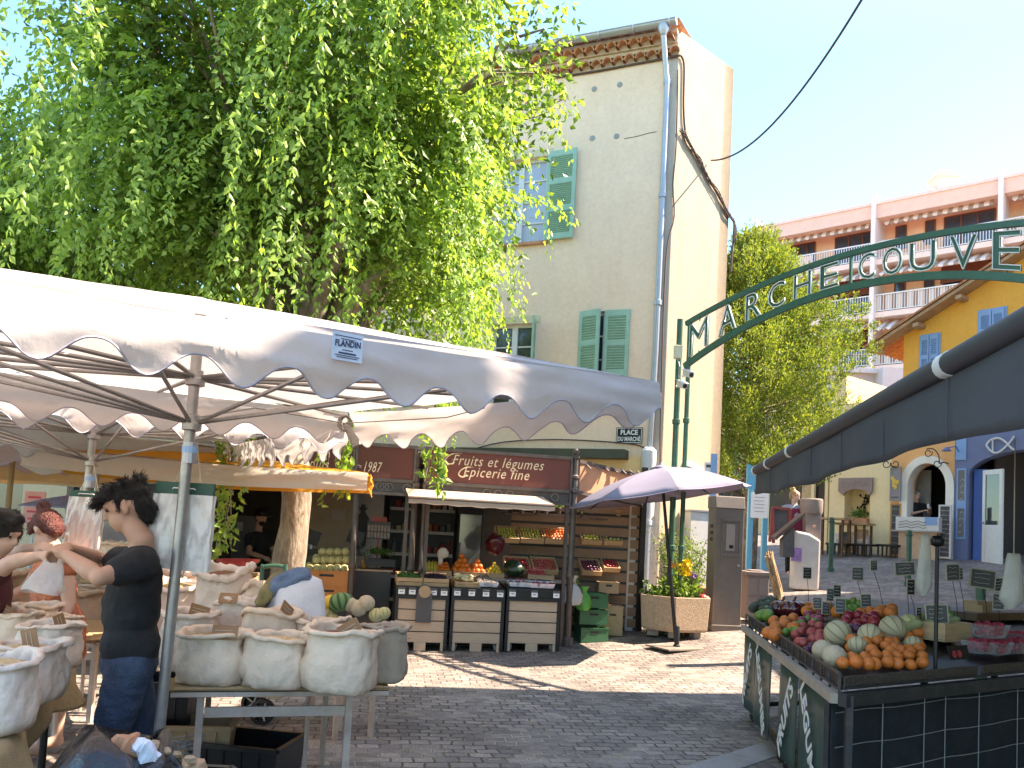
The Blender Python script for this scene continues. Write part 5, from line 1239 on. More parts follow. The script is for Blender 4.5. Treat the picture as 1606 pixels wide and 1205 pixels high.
fr_ = thing('glass_fridge', 'tall glass fronted fridge reflecting pale light inside the shop', 'fridge', tuple(SQf(SU(735, 850, -2.3)[0], .04, -2.3)))
a, b = SU(718, 840, -2.3)[0], SU(756, 840, -2.3)[0]; mb = MB(); mb.box(SQf((a+b)/2, 1.0, -2.55), (abs(b-a), .5, 1.9), SR); mb.build('cabinet', M_black, fr_); mb = MB(); mb.box(SQf((a+b)/2, 1.05, -2.285), (abs(b-a)*.88, .02, 1.6), SR); mb.build('door', mat('fridge_glass', (.14, .15, .15), .08, .5, 2, spec=1), fr_)
mb = MB(); mb.tube([SQf(a-.04 if a > b else a+.04, .7, -2.24), SQf(a-.04 if a > b else a+.04, 1.4, -2.24)], .012, 6); mb.build('handle', M_zinc, fr_)
# three slatted display carts
def cart(pxa, pxb, label, wheels, lift=0):
 ua, ub = SU(pxa, 980)[0], SU(pxb, 980)[0]; w_ = abs(ua-ub); uc = (ua+ub)/2; p = SQf(uc, 0); g0 = ground_z(p.x, p.y); t = thing('display_cart', label, 'display cart', (p.x, p.y, g0), 'slatted fruit carts in front of the shop')
 P = lambda x, y, z: p+SR @ V(x, y, 0)+V(0, 0, g0+z); hT = .66
 mb = MB()
 for sx in (-1, 1):
  for y in (.03, .62): mb.box(P(sx*(w_/2-.02), y, hT/2+.01), (.04, .04, hT), SR)
 mb.box(P(0, .325, hT+.035), (w_, .66, .05), SR); mb.box(P(0, .325, .12), (w_-.08, .6, .03), SR); mb.box(P(0, .04, hT-.035), (w_-.08, .03, .05), SR); mb.box(P(0, .1, .42), (w_-.1, .01, .58), SR); mb.build('frame', M_black, t)
 nS = 4; sl = .128
 for k in range(nS+1):
  z = .115+k*(sl+.014)
  hh = sl if k < nS else .05
  mb = MB(); mb.box(P(0, .035+.0, z+hh/2), (w_-.085, .022, hh), SR)
  if k == 0: mb.box(P(0, .035, .06), (w_*.22, .022, .107), SR); mb.box(P(-w_/2+.06, .035, .06), (.035, .022, .107), SR); mb.box(P(w_/2-.06, .035, .06), (.035, .022, .107), SR)
  mb.build('slat', M_beige, t)
 mb = MB()
 for k in range(4): mb.box(P(w_/2+.0, .33, .18+k*.14), (.012, .5, .12), SR)
 mb.build('side_slats', M_beige, t)
 if wheels:
  for sx in (-.26, .26):
   mb = MB(); c = P(sx*w_/.62*.9, .1, .055); mb.lathe(c, [(.001, -.015), (.045, -.015), (.05, -.008), (.05, .008), (.045, .015), (.001, .015)], 14, rot=SR @ Matrix.Rotation(R(90), 3, 'Y')); wo = mb.build('caster', mat('caster_grey', (.2, .2, .2), .5) if 'caster_grey' not in MATS else MATS['caster_grey'], t, smooth=True, sharp=40)
   mb = MB(); mb.box(c+V(0, 0, .03), (.045, .03, .05), SR); mb.build('fork', M_zinc, wo)
 # sloping black tray on top
 mb = MB(); zz = hT+.062
 mb.prism([P(-w_/2, 0, zz), P(-w_/2, .66, zz), P(-w_/2, .66, zz+.16), P(-w_/2, 0, zz+.105)], SR @ V(w_, 0, 0)); mb.build('tray', M_black, t)
 return t, P, w_, zz
c1 = cart(618, 702, 'left slatted cart holding two wooden crates of greens and dark berries', False)
c2 = cart(706, 790, 'middle slatted cart with small wheels under the pale endives and punnets', True)
c3 = cart(793, 878, 'right slatted cart with small wheels topped by fruit punnets', True)
for ci, (t, P, w_, zz) in enumerate((c1, c2, c3)):
 n = (5, 4, 3)[ci]
 for k in range(n):
  price_tag(P(-w_/2+.07+(w_-.14)*k/(n-1)*(1 if ci else 1), -.012, zz+.05), SA, .085, .085, 'small white price card on the black tray edge of the fruit carts', 'price cards along the cart trays')
t, P, w_, zz = c1
for k, (mm, lb_) in enumerate(((M_veg, 'green herbs filling the left wooden crate on the slatted cart'), (M_dark, 'dark berries filling the right wooden crate on the slatted cart'))):
 c = P(-w_/4+.0+(w_/2)*k, .3, zz+.12); crate('wooden_crate', ('pale wooden crate of green herbs on the left cart', 'pale wooden crate of dark berries on the left cart')[k], 'crate', c, SA, w_/2-.01, .44, .12, M_wood, tilt=.12)
 heap('herb_heap' if k == 0 else 'berry_heap', lb_, c+V(0, 0, .085), SA, w_/2-.05, .4, .05, mm, .12, 22, .8)
mb = MB(); mb.box(P(.02, -.03, zz-.16), (.2, .006, .38), SR); mb.lathe(P(.02, -.045, zz+.06), [(.001, -.005), (.085, -.005), (.085, .005), (.001, .005)], 20, rot=SR @ Matrix.Rotation(R(90), 3, 'X')); ho = mb.build('hanging_board', M_slate); tag(ho, 'blank dark board with a tan disc hung on the left slatted cart', 'board')
tn = MB(); tn.lathe(P(.02, -.055, zz+.05), [(.001, -.003), (.08, -.003), (.08, .003), (.001, .003)], 20, rot=SR @ Matrix.Rotation(R(90), 3, 'X')); tn.build('tan_disc', M_card, ho)
M_end = mat('endive_skin', (.74, .66, .38), .45, .15, 20)
t, P, w_, zz = c2
crate('wooden_crate', 'low wooden crate of pale yellow endives on the middle cart', 'crate', P(-.14, .3, zz+.13), SA, .34, .42, .07, M_wood, tilt=.1)
for i in range(16):
 mb = MB(); c = P(-.14+rnd.uniform(-.13, .13), .3+rnd.uniform(-.16, .16), zz+.2+rnd.uniform(0, .05)); a = rnd.uniform(0, 6); dv = V(math.cos(a), math.sin(a), .2)*.07
 mb.tube([c-dv, c-dv*.6, c, c+dv*.6, c+dv], [.006, .022, .027, .018, .003], 8); o = mb.build('endive', M_end, smooth=True); tag(o, 'pale yellow endive in the heap on the middle cart', 'endive', 'endives on the middle cart')
M_mush = mat('mushroom', (.25, .2, .15), .8, .4, 20, .6, 50); M_punp = mat('pink_white_punnet', (.8, .62, .62), .4, .1); M_punw = mat('white_punnet', (.62, .62, .66), .3, .1)
def punnet(c, ang, m, fill, lb_, grp=None, s=1., name='punnet'):
 t_ = thing(name, lb_, 'punnet', tuple(c), grp); Rm = rotz(ang); mb = MB(); a, b = .055*s, .075*s; h = .06*s; c = V(*c)
 lo = [c+Rm @ V(x*a, y*a*.75, 0) for x, y in ((-1, -1), (1, -1), (1, 1), (-1, 1))]; hi = [c+Rm @ V(x*b, y*b*.75, h) for x, y in ((-1, -1), (1, -1), (1, 1), (-1, 1))]
 mb.add(lo+hi, [(3, 2, 1, 0)]+[(i, (i+1) % 4, (i+1) % 4+4, i+4) for i in range(4)]); mb.build('tray', m, t_, solid=.002)
 mb = MB()
 for i in range(16):
  mb.sphere(c+Rm @ V(rnd.uniform(-b, b)*.8, rnd.uniform(-b, b)*.6, h*.85+rnd.uniform(0, .015)), .013*s, 8, 5)
 mb.build('contents', fill, t_, smooth=True); return t_
for i in range(5): punnet(P(.08+.06*(i % 3), .12+.13*(i//3), zz+.13+.02*(i//3)), SA, M_punw, M_mush, 'small pale punnet of brown mushrooms on the middle cart', 'mushroom punnets on the middle cart')
heap('mushroom_heap', 'brown mushrooms heaped behind the punnets on the middle cart', P(.12, .48, zz+.15), SA, .32, .22, .08, M_mush, .1, 14, .9)
t, P, w_, zz = c3
for i in range(3): punnet(P(.02+.1*i, .12, zz+.125), SA, M_punp, M_redap, 'pink and white punnet of red berries on the right cart', 'pink punnets on the right cart', 1.)
for i in range(6): punnet(P(-.26+.1*(i % 3), .14+.16*(i//3), zz+.13+.02*(i//3)), SA, M_punw, (M_plum, M_redap, M_mush)[i % 3], 'pale clear punnet of small dark fruit on the right cart', 'pale punnets on the right cart')
for i in range(3): punnet(P(.04+.1*i, .34, zz+.15), SA, M_punw, M_dark, 'rear punnet of dark berries on the right cart', 'dark punnets at the back of the right cart')
# second tier behind the carts: crates of bananas, oranges, lemons, tomatoes
tier = thing('fruit_tier', 'dark stepped rack holding the middle row of fruit crates behind the carts', 'rack', tuple(SQf(SU(780, 900, -.8)[0], .04, -.8)))
zt2 = SU(760, 908, -.75)[1]
ta, tb_ = SU(895, 900, -.9)[0], SU(668, 900, -.9)[0]
mb = MB(); mb.prism([SQf(ta, .04, -1.15), SQf(tb_, .04, -1.15), SQf(tb_, zt2-.02, -1.15), SQf(ta, zt2-.02, -1.15)], snv*.45); mb.build('body', M_black, tier)
mb = MB(); mb.prism([SQf(ta, zt2-.02, -.68), SQf(tb_, zt2-.02, -.68), SQf(tb_, zt2+.015, -.68), SQf(ta, zt2+.015, -.68)], -snv*.5); mb.build('shelf_board', mat('worn_shelf', (.4, .32, .26), .7, .1), tier)
def at(px, py, off): u, z = SU(px, py, off); return SQf(u, z, off)
spec = [(673, 708, 'banana', None), (682, 706, 'orange', .032), (709, 762, 'orange', .043), (762, 792, 'lemon', .03), (828, 890, 'nectarine', .032)]
crates2 = [(668, 708, 'crate of bananas and small oranges just right of the posts'), (710, 762, 'crate of large oranges in the middle row of the shop'), (764, 790, 'narrow crate of lemons in the middle row of the shop'), (826, 868, 'pale crate of red tomatoes behind the right cart')]
for (xa, xb, lb_) in crates2:
 u0_, u1_ = SU(xa, 900, -.8)[0], SU(xb, 900, -.8)[0]; c = SQf((u0_+u1_)/2, zt2+.018, -.9); crate('wooden_crate', lb_, 'crate', c, SA, abs(u0_-u1_)-.01, .36, .08, M_wood, tilt=.08, slat=1)
def spread(kind, xa, xb, base_off, n_row, rows, r, lb_, grp, z0):
 ua, ub = SU(xa, 900, base_off)[0], SU(xb, 900, base_off)[0]
 for j in range(rows):
  n = n_row-(j if j else 0)
  if n < 1: break
  for dep in range(3-j if j < 3 else 1):
   for i in range(n):
    u = ua+(ub-ua)*((i+.5+.5*(n_row-n))/n_row)+rnd.uniform(-.008, .008)
    put(kind, SQf(u, z0+r+j*r*1.55+.02*dep, base_off-.1-dep*r*1.8-j*r*.7), r*rnd.uniform(.93, 1.05), lb_, grp)
spread('orange', 684, 706, -.74, 5, 3, .028, 'small orange in the crate beside the bananas', 'small oranges by the bananas', zt2+.07)
spread('orange', 712, 740, -.74, 4, 4, .042, 'large orange in the heap at the middle of the shop', 'large oranges in the shop', zt2+.06)
spread('peach', 738, 762, -.74, 3, 3, .045, 'large blushed fruit beside the oranges in the shop', 'blushed fruit beside the oranges', zt2+.05)
spread('lemon', 766, 789, -.72, 4, 4, .027, 'lemon in the narrow crate left of the dark watermelon', 'lemons in the shop', zt2+.06)
spread('nectarine', 829, 858, -.74, 6, 2, .03, 'red tomato in the pale crate behind the right cart', 'tomatoes in the shop', zt2+.06)
put('dark_watermelon', at(806, 892, -.7), .16, 'large dark green watermelon between the lemons and tomatoes', tilt=False, cat='watermelon').scale = (.165, .14, .13)
M_ban = mat('banana_skin', (.62, .48, .06), .5, .2, 6, dirt=(.25, .3, .04), dscale=5, damt=.6)
bb = thing('banana_bunch', 'bunch of yellow green bananas at the left end of the shop rack', 'bananas', tuple(at(674, 890, -.9)))
for i in range(8):
 mb = MB(); c = at(669+i*2.1, 893-(i % 3), -.82-.03*(i % 2)); mb.tube([c+V(0, 0, .1)+snv*-.04, c+V(0, 0, .07)+snv*.0, c+snv*.03, c+V(0, 0, -.06)+snv*.02], [.008, .018, .02, .006], 7); mb.build('banana', M_ban, bb, smooth=True)
# garlic / bread bag hung in the shop, dark red net
mb = MB(); c = at(694, 868, -.6); mb.sphere(c, (.055, .05, .07), 14, 9, jit=.5); mb.sphere(c+V(.03, 0, -.01), (.045, .04, .05), 12, 8, jit=.6); mb.tube([c+V(-.02, 0, -.05), c+V(-.025, -.01, -.16)], [.04, .025], 8); o = mb.build('paper_bag', mat('cream_paper', (.62, .55, .44), .8, .1, 9, .3, 40), smooth=True); tag(o, 'crumpled cream paper bag hanging over the small oranges', 'bag')
mb = MB(); mb.sphere(at(776, 853, -1.1), (.14, .12, .15), 18, 12, jit=.35); o = mb.build('red_net_bag', mat('dark_red_film', (.10, .008, .015), .2, .5, 20, .6, 40, coat=.5), smooth=True); tag(o, 'shiny dark red net bag hanging in front of the fridge', 'bag')
# upper tiers of tilted crates on the slatted wall
def tilted(xa, xb, py, off, lb_, kind, r, grp, flb, w_extra=0, d_=.34, zoff=0., ang=None, n=(6, 4)):
 u0_, u1_ = SU(xa, py, off)[0], SU(xb, py, off)[0]; w_ = abs(u0_-u1_)-.01; c = SQf((u0_+u1_)/2, SU((xa+xb)/2, py, off)[1], off); A_ = SA if ang is None else ang
 t, P = crate('wooden_crate', lb_, 'crate', c, A_, w_, d_, .08, M_wood, tilt=.55, slat=1)
 for i in range(n[0]):
  for j in range(n[1]):
   x = -w_/2+.03+(w_-.06)*(i+.5)/n[0]+rnd.uniform(-.006, .006); y = -d_/2+.03+(d_-.06)*(j+.5)/n[1]
   put(kind if not isinstance(kind, tuple) else kind[(i*n[1]+j) % len(kind)], P(x, y, .045+r*.6+rnd.uniform(0, .01)), r*rnd.uniform(.9, 1.05), flb, grp)
 return t
tilted(776, 812, 842, -1.2, 'upper tilted crate of yellow pears at the left of the top row', 'pear', .022, 'pears in the upper left crate', 'yellow pear in the upper left tilted crate')
tilted(813, 850, 843, -1.2, 'upper tilted crate of pale pears in the middle of the top row', 'pear', .022, 'pears in the upper middle crate', 'pale pear in the upper middle tilted crate')
tilted(851, 890, 844, -1.2, 'upper tilted crate of golden fruit just left of the corner post', 'apricot', .02, 'golden fruit by the corner post', 'small golden fruit in the crate left of the corner post')
tilted(790, 830, 890, -1.05, 'lower tilted crate of dark red fruit left in the second row', 'red_apple', .024, 'dark red fruit in the lower left crate', 'dark red apple in the lower left tilted crate')
tilted(832, 872, 891, -1.05, 'lower tilted crate of dark red fruit right in the second row', 'nectarine', .024, 'dark red fruit in the lower right crate', 'dark nectarine in the lower right tilted crate')
# side display right of the corner post
tilted(908, 940, 845, -1.5, 'tilted crate of pale pears right of the corner post', 'pear', .024, 'pears right of the post', 'pale pear in the crate right of the corner post', d_=.36, n=(5, 4))
tilted(942, 972, 846, -1.5, 'sunlit tilted crate of green apples by the side cloth', 'yellow_apple', .027, 'green apples by the side cloth', 'green apple in the sunlit crate by the side cloth', d_=.36, n=(4, 4))
tilted(908, 940, 893, -1.35, 'tilted crate of purple fruit right of the corner post', 'plum', .026, 'purple fruit right of the post', 'purple plum in the lower crate right of the corner post', d_=.34, n=(5, 4))
tilted(942, 968, 888, -1.4, 'tilted crate of shiny red apples above the cardboard box', 'red_apple', .03, 'shiny red apples above the box', 'shiny red apple in the crate above the cardboard box', d_=.34, n=(4, 4))
rk = thing('side_rack', 'stepped rack of boxes and green crates between corner post and pale pillar', 'rack', tuple(at(930, 990, -1.2)))
mb = MB();
for (xa, xb, ya, yb, off) in ((908, 968, 850, 1000, -1.75), ):
 a, b = SU(xa, 920, off)[0], SU(xb, 920, off)[0]; mb.prism([SQf(a, .1, off), SQf(b, .1, off), SQf(b, 1.3, off), SQf(a, 1.3, off)], -snv*.1)
mb.build('body', M_bronze, rk)
def box_at(name, label, cat, px, py, off, w_, d_, h, m, rot=0., group=None, openb=False):
 c = at(px, py, off); t = thing(name, label, cat, tuple(c), group); Rm = rotz(SA+rot); mb = MB(); th = .012
 mb.box(c+V(0, 0, th/2), (w_, d_, th), Rm)
 for s_ in (-1, 1): mb.box(c+Rm @ V(s_*(w_/2-th/2), 0, 0)+V(0, 0, h/2+th*.5), (th, d_, h-th), Rm); mb.box(c+Rm @ V(0, s_*(d_/2-th/2), 0)+V(0, 0, h/2+th*.5), (w_-2*th-.001, th, h-th), Rm)
 mb.build('body', m, t)
 lip = MB()
 for s_ in (-1, 1): lip.box(c+Rm @ V(0, s_*(d_/2), 0)+V(0, 0, h), (w_+.02, .02, .015), Rm); lip.box(c+Rm @ V(s_*(w_/2), 0, 0)+V(0, 0, h), (.02, d_-.021, .015), Rm)
 lip.build('rim', m, t); hd = MB(); hd.box(c+Rm @ V(0, -d_/2-.003, 0)+V(0, 0, h*.72), (w_*.3, .004, .03), Rm); hd.build('hand_slot', M_black, t); return t
M_gcr = mat('green_plastic', (.03, .13, .06), .4, .15, 6)
box_at('green_crate', 'lowest green plastic crate in the stack beside the corner post', 'crate', 926, 1006, -.75, .42, .3, .2, M_gcr, .1)
box_at('green_crate', 'middle green plastic crate in the stack beside the corner post', 'crate', 926, 978, -.76, .42, .3, .2, M_gcr, .02)
box_at('green_crate', 'top green plastic crate in the stack under the white bags', 'crate', 927, 952, -.76, .4, .3, .2, M_gcr, .06)
box_at('cardboard_box', 'brown cardboard box with a ragged flap beside the pale pillar', 'box', 958, 995, -1.1, .3, .3, .42, M_card, -.2)
box_at('cardboard_box', 'small brown box on top of the taller carton near the pillar', 'box', 952, 930, -1.15, .3, .24, .16, M_card, -.1)
box_at('wooden_box', 'slim wooden box leaning low against the side rack', 'box', 938, 998, -1.3, .2, .25, .55, M_dwood, .1)
def bag(name, label, c, s, m, parent=None, seed=0):
 mb = MB(); rr = random.Random(seed)
 prof = []
 n = 18; vs = []
 for i, (r_, z) in enumerate([(.02, 0), (.09, .01), (.12, .06), (.125, .14), (.10, .22), (.06, .28), (.035, .31), (.05, .36), (.07, .40)]):
  for j in range(n):
   a = 2*math.pi*j/n; f = 1+.16*math.sin(a*3+seed+z*9)+.12*math.sin(a*7+z*21); vs.append((c.x+r_*f*math.cos(a)*s, c.y+r_*f*math.sin(a)*s*.7, c.z+z*s*1.0))
 mb.add(vs, [(i*n+j, i*n+(j+1) % n, (i+1)*n+(j+1) % n, (i+1)*n+j) for i in range(8) for j in range(n)]+[tuple(range(n-1, -1, -1))])
 return tag(mb.build(name, m, smooth=True), label, 'bag')
M_pbag = mat('thin_white_plastic', (.72, .74, .76), .25, .06, 6, .4, 30, trans=.4); M_gbag = mat('thin_green_plastic', (.16, .55, .12), .3, .1, 6, .4, 30, trans=.4)
bag('plastic_bag', 'white plastic carrier bag with leaves standing by the green crates', at(897, 950, -.45), 1.05, M_pbag, seed=2)
bag('green_plastic_bag', 'bright green plastic bag hanging beside the white one', at(915, 958, -.5), .85, M_gbag, seed=5)
def foliage(name, label, c, r, n, m, cat='plant', parent=None, size=(.04, .07), up=.3, seed=1, asp=.5):
 rs = np.random.RandomState(seed); P = rs.normal(0, .45, (n, 3))*np.array(r)+np.array(c); L_ = rs.uniform(size[0], size[1], n)
 t = parent or thing(name, label, cat, tuple(c)); leaves_mesh('leaves', P, rs.normal(0, 1, (n, 3))+np.array([0, 0, up]), rs.normal(0, 1, (n, 3)), L_, L_*asp, m, t); return t
foliage('herb_bunch', 'bunch of green leaves poking from the white carrier bag', at(898, 915, -.45), (.06, .05, .12), 90, M_leaf, seed=4)
# plants in pots along the top shelf and a wicker basket
for i, (px, off) in enumerate(((800, -1.2), (818, -1.2), (836, -1.2), (856, -1.2), (876, -1.2), (912, -1.5), (928, -1.5), (944, -1.5))):
 c = at(px, 806 if px < 900 else 812, off); t = thing('potted_herb', 'small dark pot of herbs on the top shelf of the fruit display', 'plant pot', tuple(c), 'herb pots on the top shelf'); mb = MB(); mb.lathe(c, [(.03, 0), (.045, .08), (.05, .085), (.045, .09), (0, .085)], 12); mb.build('pot', M_bronze, t, smooth=True, sharp=40)
 foliage('', '', tuple(c+V(0, 0, .12)), (.06, .06, .04), 60, M_leafin, parent=t, size=(.03, .05), seed=i)
mb = MB(); a, b = SU(790, 810, -1.2)[0], SU(893, 810, -1.2)[0]; z_ = at(840, 807, -1.2).z; mb.prism([SQf(a, z_-.02, -1.3), SQf(b, z_-.02, -1.3), SQf(b, z_-.002, -1.3), SQf(a, z_-.002, -1.3)], snv*.2); mb.build('top_shelf', M_bronze, shop)
mb = MB(); a, b = SU(905, 813, -1.5)[0], SU(975, 813, -1.5)[0]; z_ = at(930, 813, -1.5).z; mb.prism([SQf(a, z_-.02, -1.6), SQf(b, z_-.02, -1.6), SQf(b, z_-.002, -1.6), SQf(a, z_-.002, -1.6)], snv*.2); mb.build('top_shelf', M_bronze, shop)
c = at(969, 812, -1.45); mb = MB(); mb.lathe(c, [(.06, 0), (.1, .1), (.11, .11), (.1, .12), (.085, .1), (0, .03)], 18); bk = mb.build('wicker_basket', mat('wicker', (.4, .26, .12), .8, .4, 60, .8, 80)); tag(bk, 'round wicker basket on the top shelf by the pale pillar', 'basket')
# left bays: melon pile, counter, pineapple, worker's counter, oranges and watermelon slices
zc_ = at(512, 897, -.6).z
mo = box_at('orange_box', 'upper orange cardboard box under the pyramid of melons', 'box', 512, 918, -.62, .62, .4, .2, mat('orange_card', (.55, .22, .07), .8, .1), 0)
box_at('orange_box', 'lower orange cardboard box under the pyramid of melons', 'box', 512, 942, -.62, .62, .4, .2, MATS['orange_card'], 0)
st_ = thing('melon_stand', 'dark low stand carrying the orange boxes of melons', 'stand', tuple(at(512, 1000, -.62))); c = at(512, 943, -.62); mb = MB(); mb.box((c.x, c.y, c.z/2), (.6, .38, c.z-.01), SR); mb.build('body', M_black, st_); mb = MB(); mb.box((c.x, c.y-.0, c.z-.03), (.66, .42, .03), SR); mb.build('top', M_bronze, st_)
rows_ = [(892, 6, 486, 540, -.55), (879, 5, 497, 543, -.64), (866, 4, 506, 542, -.74)]
for (y, n, xa, xb, off) in rows_:
 for i in range(n):
  for dp in range(2 if y > 870 else 1): put('melon', at(xa+(xb-xa)*i/(n-1), y-dp*4, off-dp*.13), .062, 'cream melon in the pyramid on the orange boxes', 'melons piled on the orange boxes', tilt=False)
ct = thing('sales_counter', 'glossy black sales counter with a pale top edge inside the shop', 'counter', tuple(at(578, 960, -.7))); a, b = SU(541, 925, -.7)[0], SU(612, 925, -.7)[0]; zt_ = at(578, 893, -.7).z
mb = MB(); mb.box(SQf((a+b)/2, zt_/2, -.95), (abs(a-b), .5, zt_-.05), SR); mb.build('body', mat('gloss_black', (.02, .018, .018), .15, .2), ct); mb = MB(); mb.box(SQf((a+b)/2, zt_-.012, -.94), (abs(a-b)+.04, .54, .022), SR); mb.build('top', M_in2, ct)
M_pine = mat('pineapple_skin', (.42, .22, .05), .8, .4, 40, .9, 60)
pn_ = thing('pineapple', 'pineapple with a spiky grey green crown on the counter', 'pineapple', tuple(at(573, 884, -.8))); c = at(572, 886, -.8); mb = MB(); mb.sphere(c+V(0, 0, .02), (.06, .06, .085), 16, 12); mb.build('fruit', M_pine, pn_, smooth=True)
rs = np.random.RandomState(2); n = 44; P_ = np.tile(np.array(c)+[0, 0, .09], (n, 1)); D_2 = rs.normal(0, .5, (n, 3))+[0, 0, 1.0]; leaves_mesh('crown', P_, D_2, rs.normal(0, 1, (n, 3)), rs.uniform(.1, .2, n), rs.uniform(.018, .03, n), mat('pine_leaf', (.16, .2, .14), .6, .2), pn_)
put('grey_melon', at(552, 888, -.8), .075, 'pale green melon beside the pineapple on the counter', tilt=False)
box_at('black_tray', 'black produce tray on the counter behind the pineapple', 'tray', 595, 888, -.85, .42, .3, .09, M_black, 0)
foliage('green_heap', 'grey green artichokes piled behind the black tray', tuple(at(595, 866, -.95)), (.2, .1, .05), 300, M_leafin, cat='vegetables', size=(.03, .05), seed=9)
# magazine rack
mg = thing('card_rack', 'rack of small red and cream packets standing before the pale door', 'rack', tuple(at(595, 845, -1.6))); mb = MB(); c = at(594, 832, -1.6); mb.box(c, (.34, .05, .26), SR); mb.build('body', M_bronze, mg)
mb = MB()
for i in range(7):
 for j in range(2): mb.box(c+SR @ V(-.145+i*.048, -.03, -.07+j*.1), (.036, .02, .085), SR)
mb.build('packets', mat('packet', (.5, .36, .28), .6, .4, 30), mg); mb = MB(); mb.box(c+SR @ V(0, -.02, .16), (.22, .01, .08), SR); mb.box(c+V(0, 0, -.5), (.03, .03, .8), SR); mb.build('header', mat('red_header', (.5, .12, .1), .6), mg)
# two dark scales / tills
for px, lb_ in ((487, 'dark weighing scale on the counter left of the tan partition'), (556, 'dark till screen on the counter right of the tan partition')):
 t = thing('scale', lb_, 'scale', tuple(at(px, 872, -1.0))); c = at(px, 872, -1.0); mb = MB(); mb.box(c+V(0, 0, .05), (.2, .22, .09), SR); mb.build('base', M_black, t); mb = MB(); mb.box(c+V(0, 0, .26), (.22, .03, .2), SR @ Matrix.Rotation(.3, 3, 'Y')); mb.build('screen', M_black, t); mb = MB(); mb.tube([c+V(0, 0, .08), c+V(0, .02, .2)], .02, 8); mb.build('stem', M_zinc, t)
# counter at far left with slices and oranges
lc = thing('produce_counter', 'dark produce counter with watermelon slices left of the tree trunk', 'counter', tuple(at(370, 960, -.6))); a, b = SU(300, 920, -.6)[0], SU(468, 920, -.6)[0]; z1c = at(370, 887, -.6).z
mb = MB(); mb.box(SQf((a+b)/2, z1c/2-.02, -.85), (abs(a-b), .5, z1c-.06), SR); mb.build('body', M_black, lc); mb = MB(); mb.box(SQf((a+b)/2, z1c-.02, -.84), (abs(a-b)+.02, .54, .03), SR); mb.build('top', M_dwood, lc)
M_flesh = mat('melon_flesh', (.75, .08, .07), .35, .12, 12)
for i, (px, s_) in enumerate(((352, .9), (366, 1.), (381, 1.1), (394, .9))):
 t = thing('watermelon_slice', 'red watermelon wedge lying on the dark produce counter', 'watermelon slice', tuple(at(px, 885, -.62)), 'watermelon wedges on the counter'); c = at(px, 886, -.62)+V(0, 0, .08)
 pr = [c+SR @ V(.12*s_*math.cos(a_), 0, -.085*s_*math.sin(a_)) for a_ in [math.pi*k/12 for k in range(13)]]; mb = MB(); mb.prism(pr, snv*.05); mb.build('flesh', M_flesh, t)
 mb = MB(); mb.tube([p+snv*.025 for p in [c+SR @ V(.123*s_*math.cos(a_), 0, -.088*s_*math.sin(a_)) for a_ in [math.pi*k/12 for k in range(13)]]], .012, 6); mb.build('rind', M_lime, t)
t, P = crate('produce_crate', 'dark crate of oranges in front of the far left produce counter', 'crate', at(330, 918, -.2), SA, .75, .34, .14, M_black, tilt=.2)
for i in range(10):
 for j in range(4): put('orange', P(-.33+.073*i, -.12+.078*j, .11+.02*((i+j) % 2)), .036, 'orange in the dark crate left of the tree trunk', 'oranges left of the trunk')
crate('produce_crate', 'pale crate standing beside the oranges near the trunk', 'crate', at(385, 918, -.25), SA, .3, .3, .13, M_wood, tilt=.2)
fs_ = thing('crate_stand', 'low dark stand under the crates of oranges', 'stand', tuple(at(345, 960, -.2))); c = at(345, 919, -.22); mb = MB(); mb.box((c.x, c.y, c.z/2), (1.1, .3, c.z-.02), SR); mb.build('body', M_black, fs_); mb = MB(); mb.box((c.x, c.y, c.z-.012), (1.16, .36, .02), SR); mb.build('top', M_bronze, fs_)
for i in range(3): price_tag(at((344, 362, 385)[i], 893, -.55), SA, .06, .08, 'white price card on the front of the produce counter', 'price cards on the produce counter')
mc = thing('grey_cabinet', 'grey cabinet with two white notices at the back left of the shop', 'cabinet', tuple(at(365, 870, -2.6))); a, b = SU(335, 830, -2.6)[0], SU(400, 830, -2.6)[0]; z0_, z1_ = 0.04, at(365, 808, -2.6).z; mb = MB(); mb.box(SQf((a+b)/2, (z0_+z1_)/2, -2.8), (abs(a-b), .4, z1_-z0_), SR); mb.build('body', mat('grey_metal', (.2, .2, .22), .4, .1), mc)
for px in (356, 376): mb = MB(); mb.box(at(px, 826, -2.59), (.09, .004, .14), SR); mb.build('notice', M_tag, mc)
# barrow handle behind the sacks
hb = thing('sack_barrow', 'dark green sack barrow handle standing before the tree trunk', 'barrow', tuple(onground(*W(432, 930, 8.2).xy))); q0 = W(412, 950, 8.2); mb = MB(); pts = [W(x, y, 8.2) for x, y in ((411, 960), (411, 900), (414, 891), (420, 888), (440, 888), (446, 892), (448, 900), (448, 960))]; pts[0].z = .05; pts[-1].z = .05; mb.tube(smooth(pts, 3), .02, 8); mb.build('handle', M_green, hb); mb = MB(); mb.box(((pts[0].x+pts[-1].x)/2, pts[0].y-.12, .04), (.4, .25, .015)); mb.build('toe_plate', M_black, hb)
mb = MB();
for z in (.3, .55): mb.tube([V(pts[0].x, pts[0].y, z), V(pts[-1].x, pts[-1].y, z)], .012, 6)
mb.build('crossbar', M_green, hb)
